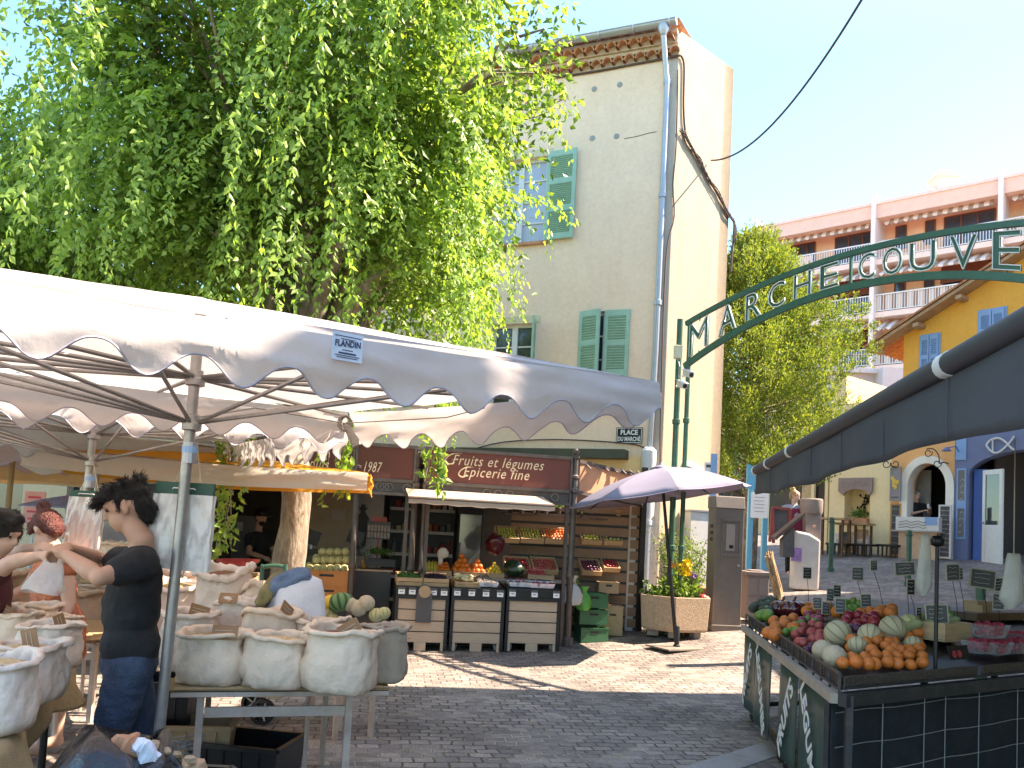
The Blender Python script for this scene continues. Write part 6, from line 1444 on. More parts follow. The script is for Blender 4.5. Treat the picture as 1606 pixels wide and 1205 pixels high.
# ================================================================ PARASOL
pb = G(1061, 1018); par = thing('parasol', 'faded lilac parasol leaning on a black pole in front of the planter', 'parasol', tuple(pb)); Yp = pb.y
M_lil = mat('faded_lilac_cloth', (.30, .28, .36), .9, .05, 3, trans=.25)
mb = MB(); mb.box((pb.x-.02, pb.y, pb.z+.022), (.62, .5, .02), rotz(.5)); mb.build('base_plate', mat('steel_plate', (.22, .18, .15), .6, .2, 4, dirt=(.35, .28, .22)), par)
apx = W(1037, 733, Yp); mb = MB(); mb.tube([pb+V(0, 0, .03), pb.lerp(apx, .5), apx], [.028, .024, .02], 10); mb.lathe(pb, [(.05, .032), (.05, .05), (.034, .06), (.034, .3), (.028, .31)], 12); mb.build('pole', M_black, par, smooth=True, sharp=40)
# tilted octagonal canopy
axis = V(-.16, -.10, 1).normalized()                                 # leans so the left rim drops
el, er = W(893, 797, Yp), W(1178, 762, Yp); rad = (er-el).length/2; ex = (er-el).normalized(); ctr = (el+er)/2
az_ = ex.cross(V(0, 1, 0)).normalized(); az_ = az_ if az_.z > 0 else -az_; ax_ = (az_+V(0, .03, 0)).normalized(); ey = ax_.cross(ex).normalized(); ex2 = ey.cross(ax_)
hgt = (apx-ctr).dot(ax_); off0 = (apx-ctr)-ax_*hgt
N8 = 8
def rimpt(k, fr=0): a = 2*math.pi*(k+fr)/N8+math.pi/8*0; return ctr+ex2*rad*math.cos(a)+ey*rad*math.sin(a)
mb = MB(); n2 = 6
for k in range(N8):
 a, b = rimpt(k), rimpt(k+1)
 def f(u, v, a=a, b=b):
  e = a.lerp(b, u);
  sag = .035*4*u*(1-u)*v; p = apx.lerp(e, v)+ax_*(.42*hgt*math.sin(math.pi*v)*.42); e_in = (ctr-e)
  return p+e_in*sag*.8-ax_*.02*math.sin(u*math.pi)*v
 mb.grid(f, n2, 8)
cn = mb.build('canopy', M_lil, par, smooth=True, sharp=22, solid=.004)
mb = MB()
for k in range(N8):
 a, b = rimpt(k), rimpt(k+1); hem = [a.lerp(b, i/6)+(ctr-a.lerp(b, i/6))*.035*4*(i/6)*(1-i/6)*.8-ax_*.02*math.sin(i/6*math.pi) for i in range(7)]; mb.tube(hem, .006, 4)
mb.build('hem', mat('lilac_hem', (.3, .26, .36), .9), cn)
mb = MB(); mb.lathe(apx, [(.16, -.035), (.08, .015), (.02, .03), (.015, .07), (0, .075)], 12); mb.build('vent_cap', M_lil, cn, smooth=True)
hubp = pb.lerp(apx, .86)
for k in range(N8):
 a = rimpt(k); mb = MB(); mb.tube([apx-ax_*.04, apx.lerp(a, .5)+ax_*(.42*hgt*.42)-ax_*.02, a-ax_*.008], .008, 5); mb.tube([hubp, apx.lerp(a, .5)+ax_*(.42*hgt*.42)-ax_*.03], .007, 5); mb.build('rib', M_black, par)
# ================================================================ PLANTER
pc = G(1060, 1004); pl_ = thing('planter', 'hexagonal pebbled concrete planter with green bush and yellow flowers', 'planter')
W2 = .46*pc.y/11.9
cx_ = W(1057, 970, pc.y+.35); cen = onground(cx_.x, cx_.y); pl_.location = cen
zt_ = W(1060, 936, pc.y).z-.0; hP = zt_-cen.z
def hexp(r, z, rot=.35): return [V(cen.x+r*math.cos(rot+math.pi/3*i), cen.y+r*math.sin(rot+math.pi/3*i), cen.z+z) for i in range(6)]
mb = MB(); rings = [hexp(W2*1.1, .09), hexp(W2*1.16, .13), hexp(W2*1.22, hP-.1), hexp(W2*1.24, hP), hexp(W2*1.12, hP), hexp(W2*1.1, hP-.1)]
vs = [p for r_ in rings for p in r_]; mb.add(vs, [(i*6+j, i*6+(j+1) % 6, (i+1)*6+(j+1) % 6, (i+1)*6+j) for i in range(5) for j in range(6)]+[(5, 4, 3, 2, 1, 0), (30, 31, 32, 33, 34, 35)])
M_peb = mat('pebbled_concrete', (.50, .36, .24), .9, .2, 30, .8, 90, dirt=(.35, .26, .18), dscale=20, damt=.7)
mb.build('tub', M_peb, pl_, bevel=.008)
for i in range(6):
 mb = MB(); a = cen+V(math.cos(.35+math.pi/3*i)*W2*.75, math.sin(.35+math.pi/3*i)*W2*.75, .045); mb.box(a, (.16, .1, .09), rotz(i)); mb.build('foot', MATS.get('foot_stone') or mat('foot_stone', (.3, .26, .22), .9), pl_)
mb = MB(); mb.prism(hexp(W2*1.09, hP-.09), (0, 0, .03)); mb.build('soil', mat('soil', (.05, .035, .025), .95, .3, 20, .6, 40), pl_)
tz = cen.z+hP
M_bush = leafmat('bush_leaf', (.09, .17, .03), (.2, .32, .07), .35)
bsh = thing('flowering_plant', 'leafy green plant with yellow, orange and purple flowers growing in the concrete planter', 'plant', (cen.x, cen.y, tz-.06))
rs = np.random.RandomState(5); P_, D_l = [], []; mb = MB()
for k in range(60):
 a, r_ = rs.uniform(0, 6.28), rs.uniform(0, W2*1.0); h = rs.uniform(.12, .42)*(1.1-r_/W2*.5); b0 = V(cen.x+r_*.7*math.cos(a), cen.y+r_*.7*math.sin(a), tz-.06); b1 = b0+V(math.cos(a)*.16*r_/W2, math.sin(a)*.16*r_/W2, h); mb.tube([b0, b0.lerp(b1, .5)+V(.01, 0, 0), b1], .004, 4)
 for i in range(26): q = b0.lerp(b1, rs.uniform(.15, 1)); P_.append(np.array(q)+rs.normal(0, .02, 3)); D_l.append(rs.normal(0, 1, 3)+[math.cos(a)*.5, math.sin(a)*.5, .2])
mb.build('stems', M_veg, bsh); P_ = np.array(P_); D_l = np.array(D_l); L_ = rs.uniform(.05, .1, len(P_)); leaves_mesh('leaves', P_, D_l, rs.normal(0, 1, (len(P_), 3)), L_, L_*.5, M_bush, bsh)
def blossom(c, r_, n, m, seed):
 rs = np.random.RandomState(seed); P = np.tile(np.array(c), (n, 1))+rs.normal(0, r_*.35, (n, 3)); L_ = rs.uniform(r_*.5, r_, n); leaves_mesh('blossom', P, rs.normal(0, 1, (n, 3)), rs.normal(0, 1, (n, 3)), L_, L_*.8, m, bsh)
M_yfl = mat('yellow_petal', (.85, .62, .03), .6, .1); M_ofl = mat('orange_petal', (.8, .25, .05), .6, .1); M_pfl = mat('purple_petal', (.3, .15, .4), .6, .2); M_rfl = mat('red_petal', (.6, .03, .03), .5)
for (x, y, r_, m_) in ((1068, 889, .07, M_yfl), (1076, 885, .075, M_yfl), (1073, 897, .08, M_yfl), (1080, 892, .05, M_yfl), (1052, 888, .05, M_ofl), (1088, 903, .05, M_pfl), (1083, 900, .035, M_pfl)):
 p = W(x, y, cen.y-.1); blossom(p, r_, 60, m_, int(x+y));
mb = MB(); mb.sphere(W(1103, 938, cen.y-.2), .06, 12, 8, jit=.4); o = mb.build('red_flower_head', M_rfl); tag(o, 'single red flower head at the right rim of the concrete planter', 'flower')
mb = MB(); mb.tube([W(1073, 900, cen.y-.1), V(cen.x+.05, cen.y, tz)], .006, 4); mb.build('flower_stem', M_veg, bsh)
# taller shrub behind in its terracotta trough
sx = G(1082, 985); sc2 = W(1078, 880, cen.y+1.2); s0 = onground(sc2.x, sc2.y); shb = thing('potted_shrub', 'taller loose green shrub in a terracotta trough behind the planter', 'shrub', tuple(s0))
mb = MB(); mb.prism([V(s0.x+x*.34, s0.y+y*.2, s0.z) for x, y in ((-1, -1), (1, -1), (1, 1), (-1, 1))], (0, 0, .55)); mb.build('trough', M_terra, shb, bevel=.02)
rs = np.random.RandomState(15); P_, D_l = [], []; mb = MB()
for k in range(46):
 a = rs.uniform(0, 6.28); b0 = s0+V(rs.uniform(-.25, .25), rs.uniform(-.12, .12), .5); b1 = b0+V(math.cos(a)*rs.uniform(0, .42), math.sin(a)*.3, rs.uniform(.25, .98)); mb.tube([b0, b0.lerp(b1, .5)+V(rs.uniform(-.05, .05), 0, .05), b1], .005, 4)
 for i in range(60): q = b0.lerp(b1, rs.uniform(.1, 1.05)); P_.append(np.array(q)+rs.normal(0, .055, 3)); D_l.append(rs.normal(0, 1, 3))
mb.build('stems', M_bark, shb); P_ = np.array(P_); L_ = rs.uniform(.035, .065, len(P_)); leaves_mesh('leaves', P_, np.array(D_l), rs.normal(0, 1, (len(P_), 3)), L_, L_*.5, M_bush, shb)
# ================================================================ PARKING METER
m0 = G(1137, 990); ma = .12; MR = rotz(ma); mt = thing('parking_meter', 'tall grey-brown ticket machine with a sloped top beside the planter', 'ticket machine', tuple(m0))
M_met = mat('meter_grey_brown', (.17, .145, .125), .45, .08, 5, dirt=(.26, .23, .2), dscale=4, damt=.4)
sc = m0.y/1300; wM = 46*sc; hM = 208*sc; dM = .34; cM = V(m0.x, m0.y+dM/2, m0.z)
PM = lambda x, y, z: cM+MR @ V(x, y, z)
mb = MB(); mb.prism([PM(-wM/2, -dM/2, .0), PM(-wM/2, dM/2, 0), PM(-wM/2, dM/2, hM), PM(-wM/2, -dM/2+.05, hM), PM(-wM/2, -dM/2, hM-.18)], MR @ V(wM, 0, 0)); mb.box(PM(0, 0, .04), (wM+.03, dM+.03, .1), MR); mb.prism([PM(-wM/2-.012, -dM/2-.015, hM-.17), PM(-wM/2-.012, dM/2+.01, hM-.17), PM(-wM/2-.012, dM/2+.01, hM+.02), PM(-wM/2-.012, -dM/2+.03, hM+.02)], MR @ V(wM+.024, 0, 0)); mb.build('body', M_met, mt, bevel=.012)
mb = MB()
for (x0, x1, z0, z1) in ((-.3*wM, .36*wM, hM*.56, hM*.58), (-.3*wM, .36*wM, hM*.82, hM*.84), (-.3*wM, -.26*wM, hM*.58, hM*.82), (.32*wM, .36*wM, hM*.58, hM*.82)): mb.prism([PM(x0, -dM/2-.001, z0), PM(x1, -dM/2-.001, z0), PM(x1, -dM/2-.001, z1), PM(x0, -dM/2-.001, z1)], MR @ V(0, -.02, 0))
pn2 = mb.build('panel_frame', M_met, mt); mb = MB(); mb.box(PM(.03*wM, -dM/2-.004, hM*.70), (.3*wM, .006, hM*.2), MR); mb.build('panel', mat('meter_panel', (.34, .3, .27), .3, .1, 3), pn2)
mb = MB(); mb.box(PM(.06*wM, -dM/2-.01, hM*.63), (.14*wM, .01, .05), MR); mb.build('display', M_black, pn2); mb = MB(); mb.lathe(PM(.34*wM, -dM/2-.006, hM*.49), [(.02, 0), (.02, .01), (0, .012)], 10, rot=MR @ Matrix.Rotation(R(90), 3, 'X')); mb.build('lock', M_zinc, mt)
mb = MB()
for k in range(3): mb.box(PM(-wM/2-.004, .0, hM*.78-.1*k), (.006, .1, .05), MR)
mb.build('side_vent', M_black, mt)
# waste bin behind it
b0 = G(1181, 985); b0 = onground(W(1181, 950, b0.y+.5).x, b0.y+.5); bn_ = thing('litter_bin', 'square grey-brown panelled litter bin right of the ticket machine', 'bin', tuple(b0)); s2 = b0.y/1300; wB = 36*s2; hB = b0.z*0+(W(1181, 895, b0.y).z-b0.z)
BR2 = rotz(.1); PB = lambda x, y, z: b0+BR2 @ V(x, y, z); M_bin = mat('bin_grey_brown', (.26, .2, .17), .6, .1, 6)
mb = MB(); mb.box(PB(0, 0, hB/2), (wB, wB, hB-.1), BR2); mb.build('body', M_bin, bn_, bevel=.02)
mb = MB(); mb.box(PB(0, 0, hB-.04), (wB+.07, wB+.07, .06), BR2); mb.box(PB(0, 0, hB+.005), (wB*.6, wB*.6, .02), BR2); mb.build('lid', M_bin, bn_, bevel=.012)
for k in (-.25, .25):
 for z in (.3, .7): mb = MB(); mb.box(PB(k*wB, -wB/2-.006, hB*z), (wB*.4, .012, hB*.34), BR2); mb.build('panel', M_bin, bn_, bevel=.005)
# blue sign frame with a white notice
f0_ = G(1177, 905); YF = 16.5; fr = thing('sign_frame', 'light blue metal frame holding a white notice beyond the ticket machine', 'sign frame', tuple(onground(W(1190, 850, YF).x, YF)))
M_cy = mat('sky_blue_metal', (.10, .38, .55), .4, .06, 5)
for x in (1178, 1201):
 a = W(x, 760, YF); mb = MB(); g0 = ground_z(a.x, a.y); mb.box((a.x, a.y, (g0+a.z)/2), (.1, .1, a.z-g0)); mb.build('post', M_cy, fr)
a, b = W(1178, 755, YF), W(1201, 765, YF); mb = MB(); mb.prism([V(a.x-.08, a.y, a.z-.15), V(b.x+.08, a.y, a.z-.15), V(b.x+.08, a.y, a.z+.15), V(a.x-.08, a.y, a.z+.35)], (0, .08, 0)); mb.build('top_panel', M_cy, fr)
c = W(1191, 793, YF-.06); mb = MB(); mb.box(c, (.34, .02, .5)); nb = mb.build('notice', M_tag, fr); mb = MB()
for k in range(5): mb.box(c+V(-.02*(k % 2), -.013, .16-.07*k), (.2, .003, .015))
mb.build('print', mat('grey_print', (.4, .4, .42), .8), nb)
# direction sign: narrow blue upright with white plate
YS = 14.5; t = thing('blue_sign_post', 'narrow bright blue upright sign with a small white plate behind the parasol', 'sign', tuple(onground(W(1120, 850, YS).x, YS)))
a = W(1120, 712, YS); g0 = ground_z(a.x, a.y); mb = MB(); mb.box((a.x, a.y, (a.z+g0)/2), (.11, .05, a.z-g0)); mb.build('upright', M_lblu, t); c = W(1111, 733, YS); mb = MB(); mb.box(c, (.14, .02, .17)); pl2 = mb.build('plate', M_tag, t); mb = MB(); mb.box(c+V(0, -.012, .02), (.08, .003, .05)); mb.build('print', M_slate, pl2)
# white electrical cabinet and wall pipe on the side wall behind the shrub
wc = W(1095, 840, 14.7); t = thing('utility_cabinet', 'white utility cabinet against the side of the cream house', 'cabinet', tuple(onground(wc.x+.05, wc.y))); g0 = ground_z(wc.x, wc.y); ztc = W(1095, 803, 14.7).z; mb = MB(); mb.box((wc.x+.05, wc.y+.1, (ztc+g0)/2), (.55, .28, ztc-g0), rotz(.3)); mb.build('body', M_white, t, bevel=.01); mb = MB(); mb.box((wc.x+.05, wc.y+.1, ztc+.015), (.6, .33, .03), rotz(.3)); mb.build('cap', M_zinc, t)
wb = MB(); wb.prism([SQ(*SP(1072, 730), .002), SQ(*SP(1104, 742), .002), SQ(*SP(1104, 736), .002), SQ(*SP(1072, 722), .002)], sn*.06); wb.build('side_ledge', M_white, house)
# ================================================================ RESTAURANT TERRACE
def bollard(px, top, base_px, Y, label):
 p = W(px, base_px, Y); g0 = ground_z(p.x, p.y); zt = W(px, top, Y).z; t = thing('bollard', label, 'bollard', (p.x, p.y, g0), 'green iron street bollards'); mb = MB(); mb.tube([V(p.x, p.y, g0-.05), V(p.x, p.y, zt-.1)], .055, 12); mb.lathe((p.x, p.y, g0), [(.08, 0), (.08, .08), (.06, .1)], 12); mb.build('shaft', M_green, t, smooth=True, sharp=40); mb = MB(); mb.lathe((p.x, p.y, zt-.1), [(.055, -.02), (.07, 0), (.07, .02), (.05, .03), (.06, .06), (.045, .1), (0, .115)], 12); mb.build('cap', M_green, t, smooth=True, sharp=40)
bollard(1303, 812, 878, 19.0, 'slim green bollard in front of the high tables'); bollard(1425, 832, 880, 16.5, 'green bollard before the white arched doorway'); bollard(1537, 905, 975, 9.6, 'thick green bollard just behind the price boards')
def hightable(pxa, pxb, py, off, label, legs):
 a, b = BP(pxa, py, off), BP(pxb, py, off); z = (a[1]+b[1])/2; t = thing('high_table', label, 'table', tuple(BQ((a[0]+b[0])/2, bgz((a[0]+b[0])/2, off), off)), 'wooden high tables along the yellow wall')
 mb = MB(); mb.box(BQ((a[0]+b[0])/2, z, off), (abs(a[0]-b[0]), .5, .05), BR); mb.build('table_top', M_wood, t)
 for u in legs:
  uu_ = a[0]+(b[0]-a[0])*u
  for o_ in (-.18, .18): mb = MB(); g0 = bgz(uu_, off+o_); mb.box(BQ(uu_, (g0+z-.03)/2, off+o_), (.05, .05, z-.03-g0), BR); mb.build('leg', M_dwood, t)
hightable(1280, 1333, 814, 1.1, 'farther wooden high table at the left end of the yellow wall', (.1, .9)); hightable(1308, 1366, 822, .6, 'nearer wooden high table in front of the planted niche', (.08, .5, .92))
pr_ = thing('niche_plants', 'green plants in a terracotta box in the restaurant niche', 'plants', tuple(BQ((n0+n1)/2, nz0, .0)))
mb = MB(); mb.box(BQ((n0+n1)/2, nz0+.05, .02), ((n1-n0)*.95, .22, .16), BR); mb.build('box', M_terra, pr_); foliage('', '', tuple(BQ((n0+n1)/2+.05, nz0+.25, -.05)), (.25, .12, .1), 240, M_bush, parent=pr_, size=(.05, .1), seed=6)
# posters and crates under the tables
for i, (x, y, w_, h, c) in enumerate(((1316, 851, .22, .5, (.72, .7, .62)), (1326, 846, .26, .4, (.12, .12, .14)), (1331, 858, .24, .22, (.6, .32, .1)), (1339, 846, .2, .4, (.7, .45, .25)), (1351, 855, .42, .5, (.75, .72, .7)), (1352, 838, .3, .25, (.6, .35, .2)))):
 u, z = BP(x, y, .25+.02*i); t = thing('poster_box', 'square %s panel box under the high tables' % ('white', 'black', 'ochre', 'tan', 'large pale', 'brown')[i], 'box', tuple(BQ(u, z-h/2, .25+.02*i))); mb = MB(); mb.box(BQ(u, z, .25+.02*i), (w_, .12, h), BR); mb.build('body', mat('panel_%d_paint' % i, c, .6), t); mb = MB(); mb.box(BQ(u, z-.02, .25+.02*i+.063), (w_*.6, .006, h*.45), BR); mb.build('print', mat('print_%d_ink' % i, [min(1, q*.5+.15) for q in c], .7, .3, 14), t)
# benches with slatted fronts along the wall base
def trough(px0, px1, py, off, label):
 a, b = BP(px0, py, off)[0], BP(px1, py, off)[0]; u = (a+b)/2; g0 = bgz(u, off); t = thing('black_bench', label, 'bench', tuple(BQ(u, g0, off)), 'low black slatted benches'); z = max(BP((px0+px1)/2, py, off)[1], g0+.3); L_ = abs(a-b)
 mb = MB(); mb.box(BQ(u, z, off), (L_, .4, .06), BR); mb.build('seat', M_black, t, bevel=.02); mb = MB(); k = int(L_/.1)
 for i in range(k): mb.box(BQ(a+(b-a)*(i+.5)/k, (z+g0)/2, off+.15), (.035, .03, z-g0-.05), BR)
 mb.build('slats', M_black, t)
trough(1300, 1334, 863, .9, 'low black bench at the foot of the high tables'); trough(1340, 1373, 872, .7, 'low black bench right of the high tables'); trough(1378, 1412, 880, .5, 'low black bench before the orange wall')
# hanging banner sign and tall menu boards
def board(px0, px1, py0, py1, off, label, frame, face, name='menu_board', lines=8, emblem=False, thick=.04, chalk=None):
 a, b = BP(px0, (py0+py1)/2, off)[0], BP(px1, (py0+py1)/2, off)[0]; z1 = BP((px0+px1)/2, py0, off)[1]; z0 = BP((px0+px1)/2, py1, off)[1]; u = (a+b)/2; w_ = abs(b-a); t = thing(name, label, 'sign' if emblem else 'menu board', tuple(BQ(u, z0, off))); mb = MB(); mb.box(BQ(u, (z0+z1)/2, off), (w_-.05, thick*.6, z1-z0-.05), BR); mb.build('face', face, t)
 mb = MB()
 for s_ in (-1, 1): mb.box(BQ(u+s_*(w_/2-.02), (z0+z1)/2, off), (.04, thick, z1-z0), BR); mb.box(BQ(u, (z0+z1)/2+s_*((z1-z0)/2-.02), off), (w_-.082, thick, .04), BR)
 mb.build('frame', frame, t)
 mb = MB(); rr = random.Random(int(px0))
 for i in range(lines):
  z = z1-.15-(z1-z0-.3)*i/max(1, lines-1)
  x = -w_*.34
  while x < w_*.1+w_*.15*rr.random(): l = rr.uniform(.02, .05); mb.tube([BQ(u+x, z, off+thick*.34), BQ(u+x+l/2, z+.02, off+thick*.34), BQ(u+x+l, z-.005, off+thick*.34)], .005, 4); x += l+.015
  mb.tube([BQ(u+w_*.25, z, off+thick*.34), BQ(u+w_*.36, z+.005, off+thick*.34)], .005, 4)
 if lines: mb.build('chalk_writing', chalk or M_chalk, t)
 return t, u, z0, z1
board(1396, 1413, 790, 872, .05, 'tall brown chalk menu board on the orange wall left of the arch', mat('orange_frame', (.6, .3, .1), .6), M_slate, lines=7)
board(1472, 1492, 792, 876, .35, 'tall white framed chalk menu board right of the arch', M_white, M_slate, lines=10)
t, u, z0_, z1_ = board(1396, 1413, 733, 786, .14, 'grey hanging banner with a yellow emblem left of the arch', mat('grey_banner', (.3, .28, .28), .7, .1), MATS['grey_banner'], name='banner_sign', lines=0, emblem=True)
mb = MB(); rr = random.Random(3)
for k in range(7): c = BQ(u+rr.uniform(-.07, .07), (z0_+z1_)/2+.05+rr.uniform(-.15, .15), .165); mb.sphere(c, (.05, .012, .06), 10, 6, rot=BR)
mb.build('emblem', mat('yellow_emblem', (.75, .5, .1), .6), t); mb = MB(); text(mb, 'ATELIER', BQ(u, z0_+.1, .17), bd, V(0, 0, 1), .08, .004, fit=.22) if False else mb.box(BQ(u, z0_+.1, .165), (.2, .006, .02), BR); mb.build('lettering', M_slate, t)
mb = MB();
for x in (1396, 1410): scroll(mb, lambda u_, z_: BQ(u_, z_, .2), BP(x, 729), 1.1, 1 if x < 1400 else -1)
mb.tube([BQ(*BP(1404, 732), 0), BQ(*BP(1404, 732), .22)], .015, 5); mb.build('bracket', M_black, t)
# ice cream cart in the arch
u = BP(1446, 840, .25)[0]; g0 = bgz(u, .5); zt_ = BP(1446, 812, .25)[1]; t = thing('white_cart', 'white counter with dark handwriting in the arched doorway', 'counter', tuple(BQ(u, g0, .3))); mb = MB(); mb.box(BQ(u, (g0+zt_-.35)/2, .25), (.95, .5, zt_-g0-.35), BR); mb.build('body', mat('tan_panel', (.62, .42, .28), .7), t)
mb = MB(); mb.box(BQ(u, zt_-.17, .27), (1.08, .55, .34), BR); hd_ = mb.build('counter_top', M_white, t, bevel=.01); mb = MB(); mb.box(BQ(u, zt_-.36, .3), (1.25, .6, .03), BR); mb.build('ledge', M_zinc, t)
mb = MB(); mb.box(BQ(u+.35, zt_-.1, .548), (.3, .006, .2), BR); mb.build('blue_sticker', M_lblu, hd_); mb = MB()
for k in range(3): mb.tube(smooth([BQ(u-.45+i*.1, zt_-.12-.07*k+.02*((i*7+k*3) % 3-1), .552) for i in range(8)], 3), .006, 4)
mb.build('handwriting', M_slate, hd_)
# lamp over the blue shop
lp = thing('wall_lamp', 'small blue grey swan neck lamp on the blue shop front', 'lamp', tuple(BQ(*BP(1500, 712), .05))); mb = MB(); p = BQ(*BP(1505, 708), .06); mb.tube([p, p+bn*.15+V(0, 0, .1), p+bn*.35-bd*.1+V(0, 0, .05)], .015, 6); mb.build('arm', M_blu2, lp); mb = MB(); mb.lathe(p+bn*.38-bd*.12, [(.03, .06), (.12, -.03), (.115, -.035), (.02, .05)], 14); mb.build('shade', M_blu, lp)
# pale rock-like sunlit menu block and brown easel left of the yellow wall
YE = 16.2
def quad_board(pts, Y, th, m, name, parent): mb = MB(); mb.prism([W(x, y, Y) for x, y in pts], (0, th, 0)); return mb.build(name, m, parent)
p = W(1290, 880, YE); g0 = ground_z(p.x, p.y); t = thing('poster_stand', 'large pale sunlit poster stand with a white rounded face at the street corner', 'sign', (p.x, p.y, g0)); mb = MB(); a = W(1262, 880, YE); mb.prism([V(W(1247, 850, YE).x, YE, g0), V(W(1287, 850, YE).x, YE, g0), V(W(1288, 850, YE).x, YE, W(1287, 848, YE).z), V(W(1270, 850, YE).x, YE, W(1270, 837, YE).z), V(W(1247, 850, YE).x, YE, W(1247, 832, YE).z)], (0, .3, 0)); mb.build('face', mat('white_poster', (.62, .55, .48), .6, .12, 4), t, bevel=.04); mb = MB(); c = W(1249, 870, YE-.02); mb.box(c, (.2, .02, .26)); mb.build('photo_card', mat('violet_card', (.35, .2, .45), .6, .4, 20), t)
t = thing('slanted_display', 'dark slanted display stand with a red brown chalkboard at its side', 'display', tuple(onground(W(1240, 850, 15.9).x, 15.9)))
quad_board(((1216, 842), (1262, 805), (1262, 809), (1218, 847)), 15.9, .3, M_bronze, 'slanted_top', t); quad_board(((1228, 846), (1246, 828), (1246, 874), (1228, 874)), 15.95, .2, M_slate, 'body', t)
t = thing('easel_board', 'red brown framed chalkboard easel beside the blue sign frame', 'chalkboard', tuple(onground(W(1222, 850, 16.3).x, 16.3))); quad_board(((1213, 797), (1238, 800), (1236, 838), (1214, 840)), 16.3, .05, M_slate, 'board', t); mf = MB(); mr_ = mat('red_brown_frame', (.28, .06, .05), .5)
for (x0, y0, x1, y1) in ((1212, 796, 1207, 850), (1212, 796, 1239, 799), (1212, 797, 1213, 852), (1239, 799, 1238, 846)): mf.beam(W(x0, y0, 16.27), W(x1, y1, 16.27), .05, .05)
mf.build('frame', mr_, t)
t = thing('stone_column_table', 'grey stone pedestal with glasses beside the waitress', 'pedestal', tuple(onground(W(1272, 850, 16.5).x, 16.5))); c = W(1271, 850, 16.5); g0 = ground_z(c.x, c.y); zt_ = W(1271, 806, 16.5).z; mb = MB(); mb.box((c.x, c.y, (g0+zt_)/2), (.3, .3, zt_-g0)); mb.build('column', mat('pedestal_stone', (.28, .22, .19), .9, .1, 8), t, bevel=.01); mb = MB(); mb.lathe((c.x, c.y, zt_), [(.2, 0), (.22, .05), (.22, .28), (.2, .3), (0, .3)], 16); mb.build('barrel_top', MATS['pedestal_stone'], t, smooth=True, sharp=40)
# straw broom / wicker hat on pole near the counter
t = thing('wicker_sheaf', 'tall leaning sheaf of dry canes behind the left end of the fruit counter', 'sheaf', tuple(onground(W(1215, 905, 10.5).x, 10.5))); mb = MB()
for k in range(26):
 a = W(1203+rnd.uniform(-3, 9), 868+rnd.uniform(-4, 8), 10.5+rnd.uniform(-.1, .1)); b = W(1232+rnd.uniform(-8, 6), 975, 10.5+rnd.uniform(-.1, .1)); mb.tube([a, a.lerp(b, .5)+V(rnd.uniform(-.03, .03), 0, 0), b], rnd.uniform(.008, .016), 4)
mb.build('canes', mat('dry_cane', (.36, .24, .13), .8, .3, 14), t)
# ================================================================ FRUITS ET LEGUMES COUNTER
TZ = .93
cA, cB, cC = H(1320, 1066, TZ), H(1172, 968, TZ), H(1606, 1042, TZ)
cC = cA+(cC-cA)*1.7; cD = V(4.9, 6.9, TZ); cE = V(3.25, 8.2, TZ)
lab_ = (cB-cA).normalized(); lac = (cC-cA).normalized(); nab = V(lab_.y, -lab_.x, 0); nac = V(-lac.y, lac.x, 0)
nab = nab if nab.x > 0 else -nab; nac = nac if nac.y > 0 else -nac                # inward normals
def zs(x, y):
 p = V(x, y, 0); d1 = (p-cA).to_2d().dot(nab.to_2d()); d2 = (p-cA).to_2d().dot(nac.to_2d()); return TZ-.02+.20*min(1.3, max(0, min(d1/.9, d2/1.0)))
def T(px, py, h=0.):
 d = ray(px, py); t = 2.
 for i in range(5000):
  p = O+d*t
  if p.z <= zs(p.x, p.y)+h: return p
  t += .004
 return p
ctr_ = thing('fruit_counter', 'dark green wheeled fruit counter with FRUITS and LEGUMES banners under the dark awning', 'market counter', (cA.x, cA.y, 0))
mb = MB(); poly = [cA, cC, cD, cE, cB]; cm_ = sum(poly, V(0, 0, 0))/5
n = 16
P5 = [cA, cC, cD, cE, cB]
def bil(u, v): a = cA.lerp(cC, u); b = cB.lerp(cE, min(1, u*1.6)) if u < .62 else cE.lerp(cD, (u-.62)/.38); p = a.lerp(b, v); return V(p.x, p.y, zs(p.x, p.y)-.03)
mb.grid(bil, 24, 24); mb.build('top', M_black, ctr_, solid=.01)
mb = MB()
def rail(mb, a, b, z, w_, h): mb.beam(V(a.x, a.y, z), V(b.x, b.y, z), w_, h)
io = lambda p, d, o: p+d*o
rail(mb, cA-nab*.03, cB-nab*.03, TZ-.10, .05, .05)
wl2 = mb.build('wood_ledge', mat('worn_ledge', (.38, .30, .23), .75, .2, 8), ctr_)
mb = MB(); rail(mb, cA-nac*.03-nab*.02, cC-nac*.03, TZ-.10, .05, .07); rail(mb, cA-nab*.01, cB-nab*.01, TZ+.03, .012, .012); rail(mb, cA-nab*.01, cB-nab*.01, TZ-.05, .012, .012); rail(mb, cA-nac*.01, cC-nac*.01, TZ-.045, .012, .012)
k = int((cB-cA).length/.2)
for i in range(k+1): p = cA.lerp(cB, i/k)-nab*.01; mb.beam(V(p.x, p.y, TZ-.1), V(p.x, p.y, TZ+.035), .012, .012, up=nab)
for (a, b) in ((cA, cB), (cA, cC), (cB, cE)): rail(mb, a+nab*.05*(b != cC)+nac*.05*(b == cC), b+nab*.05*(b != cC)+nac*.05*(b == cC), .13, .04, .04)
for t_ in (.0, .33, .5, .51, .76, 1.0): p = cA.lerp(cB, t_)+nab*.04; mb.beam(V(p.x, p.y, .1), V(p.x, p.y, TZ-.08), .035, .035, up=nab)
for t_ in (.02, .3, .55, .8): p = cA.lerp(cC, t_)+nac*.12; mb.beam(V(p.x, p.y, .1), V(p.x-(.0), p.y, TZ-.08), .03, .03, up=nac)
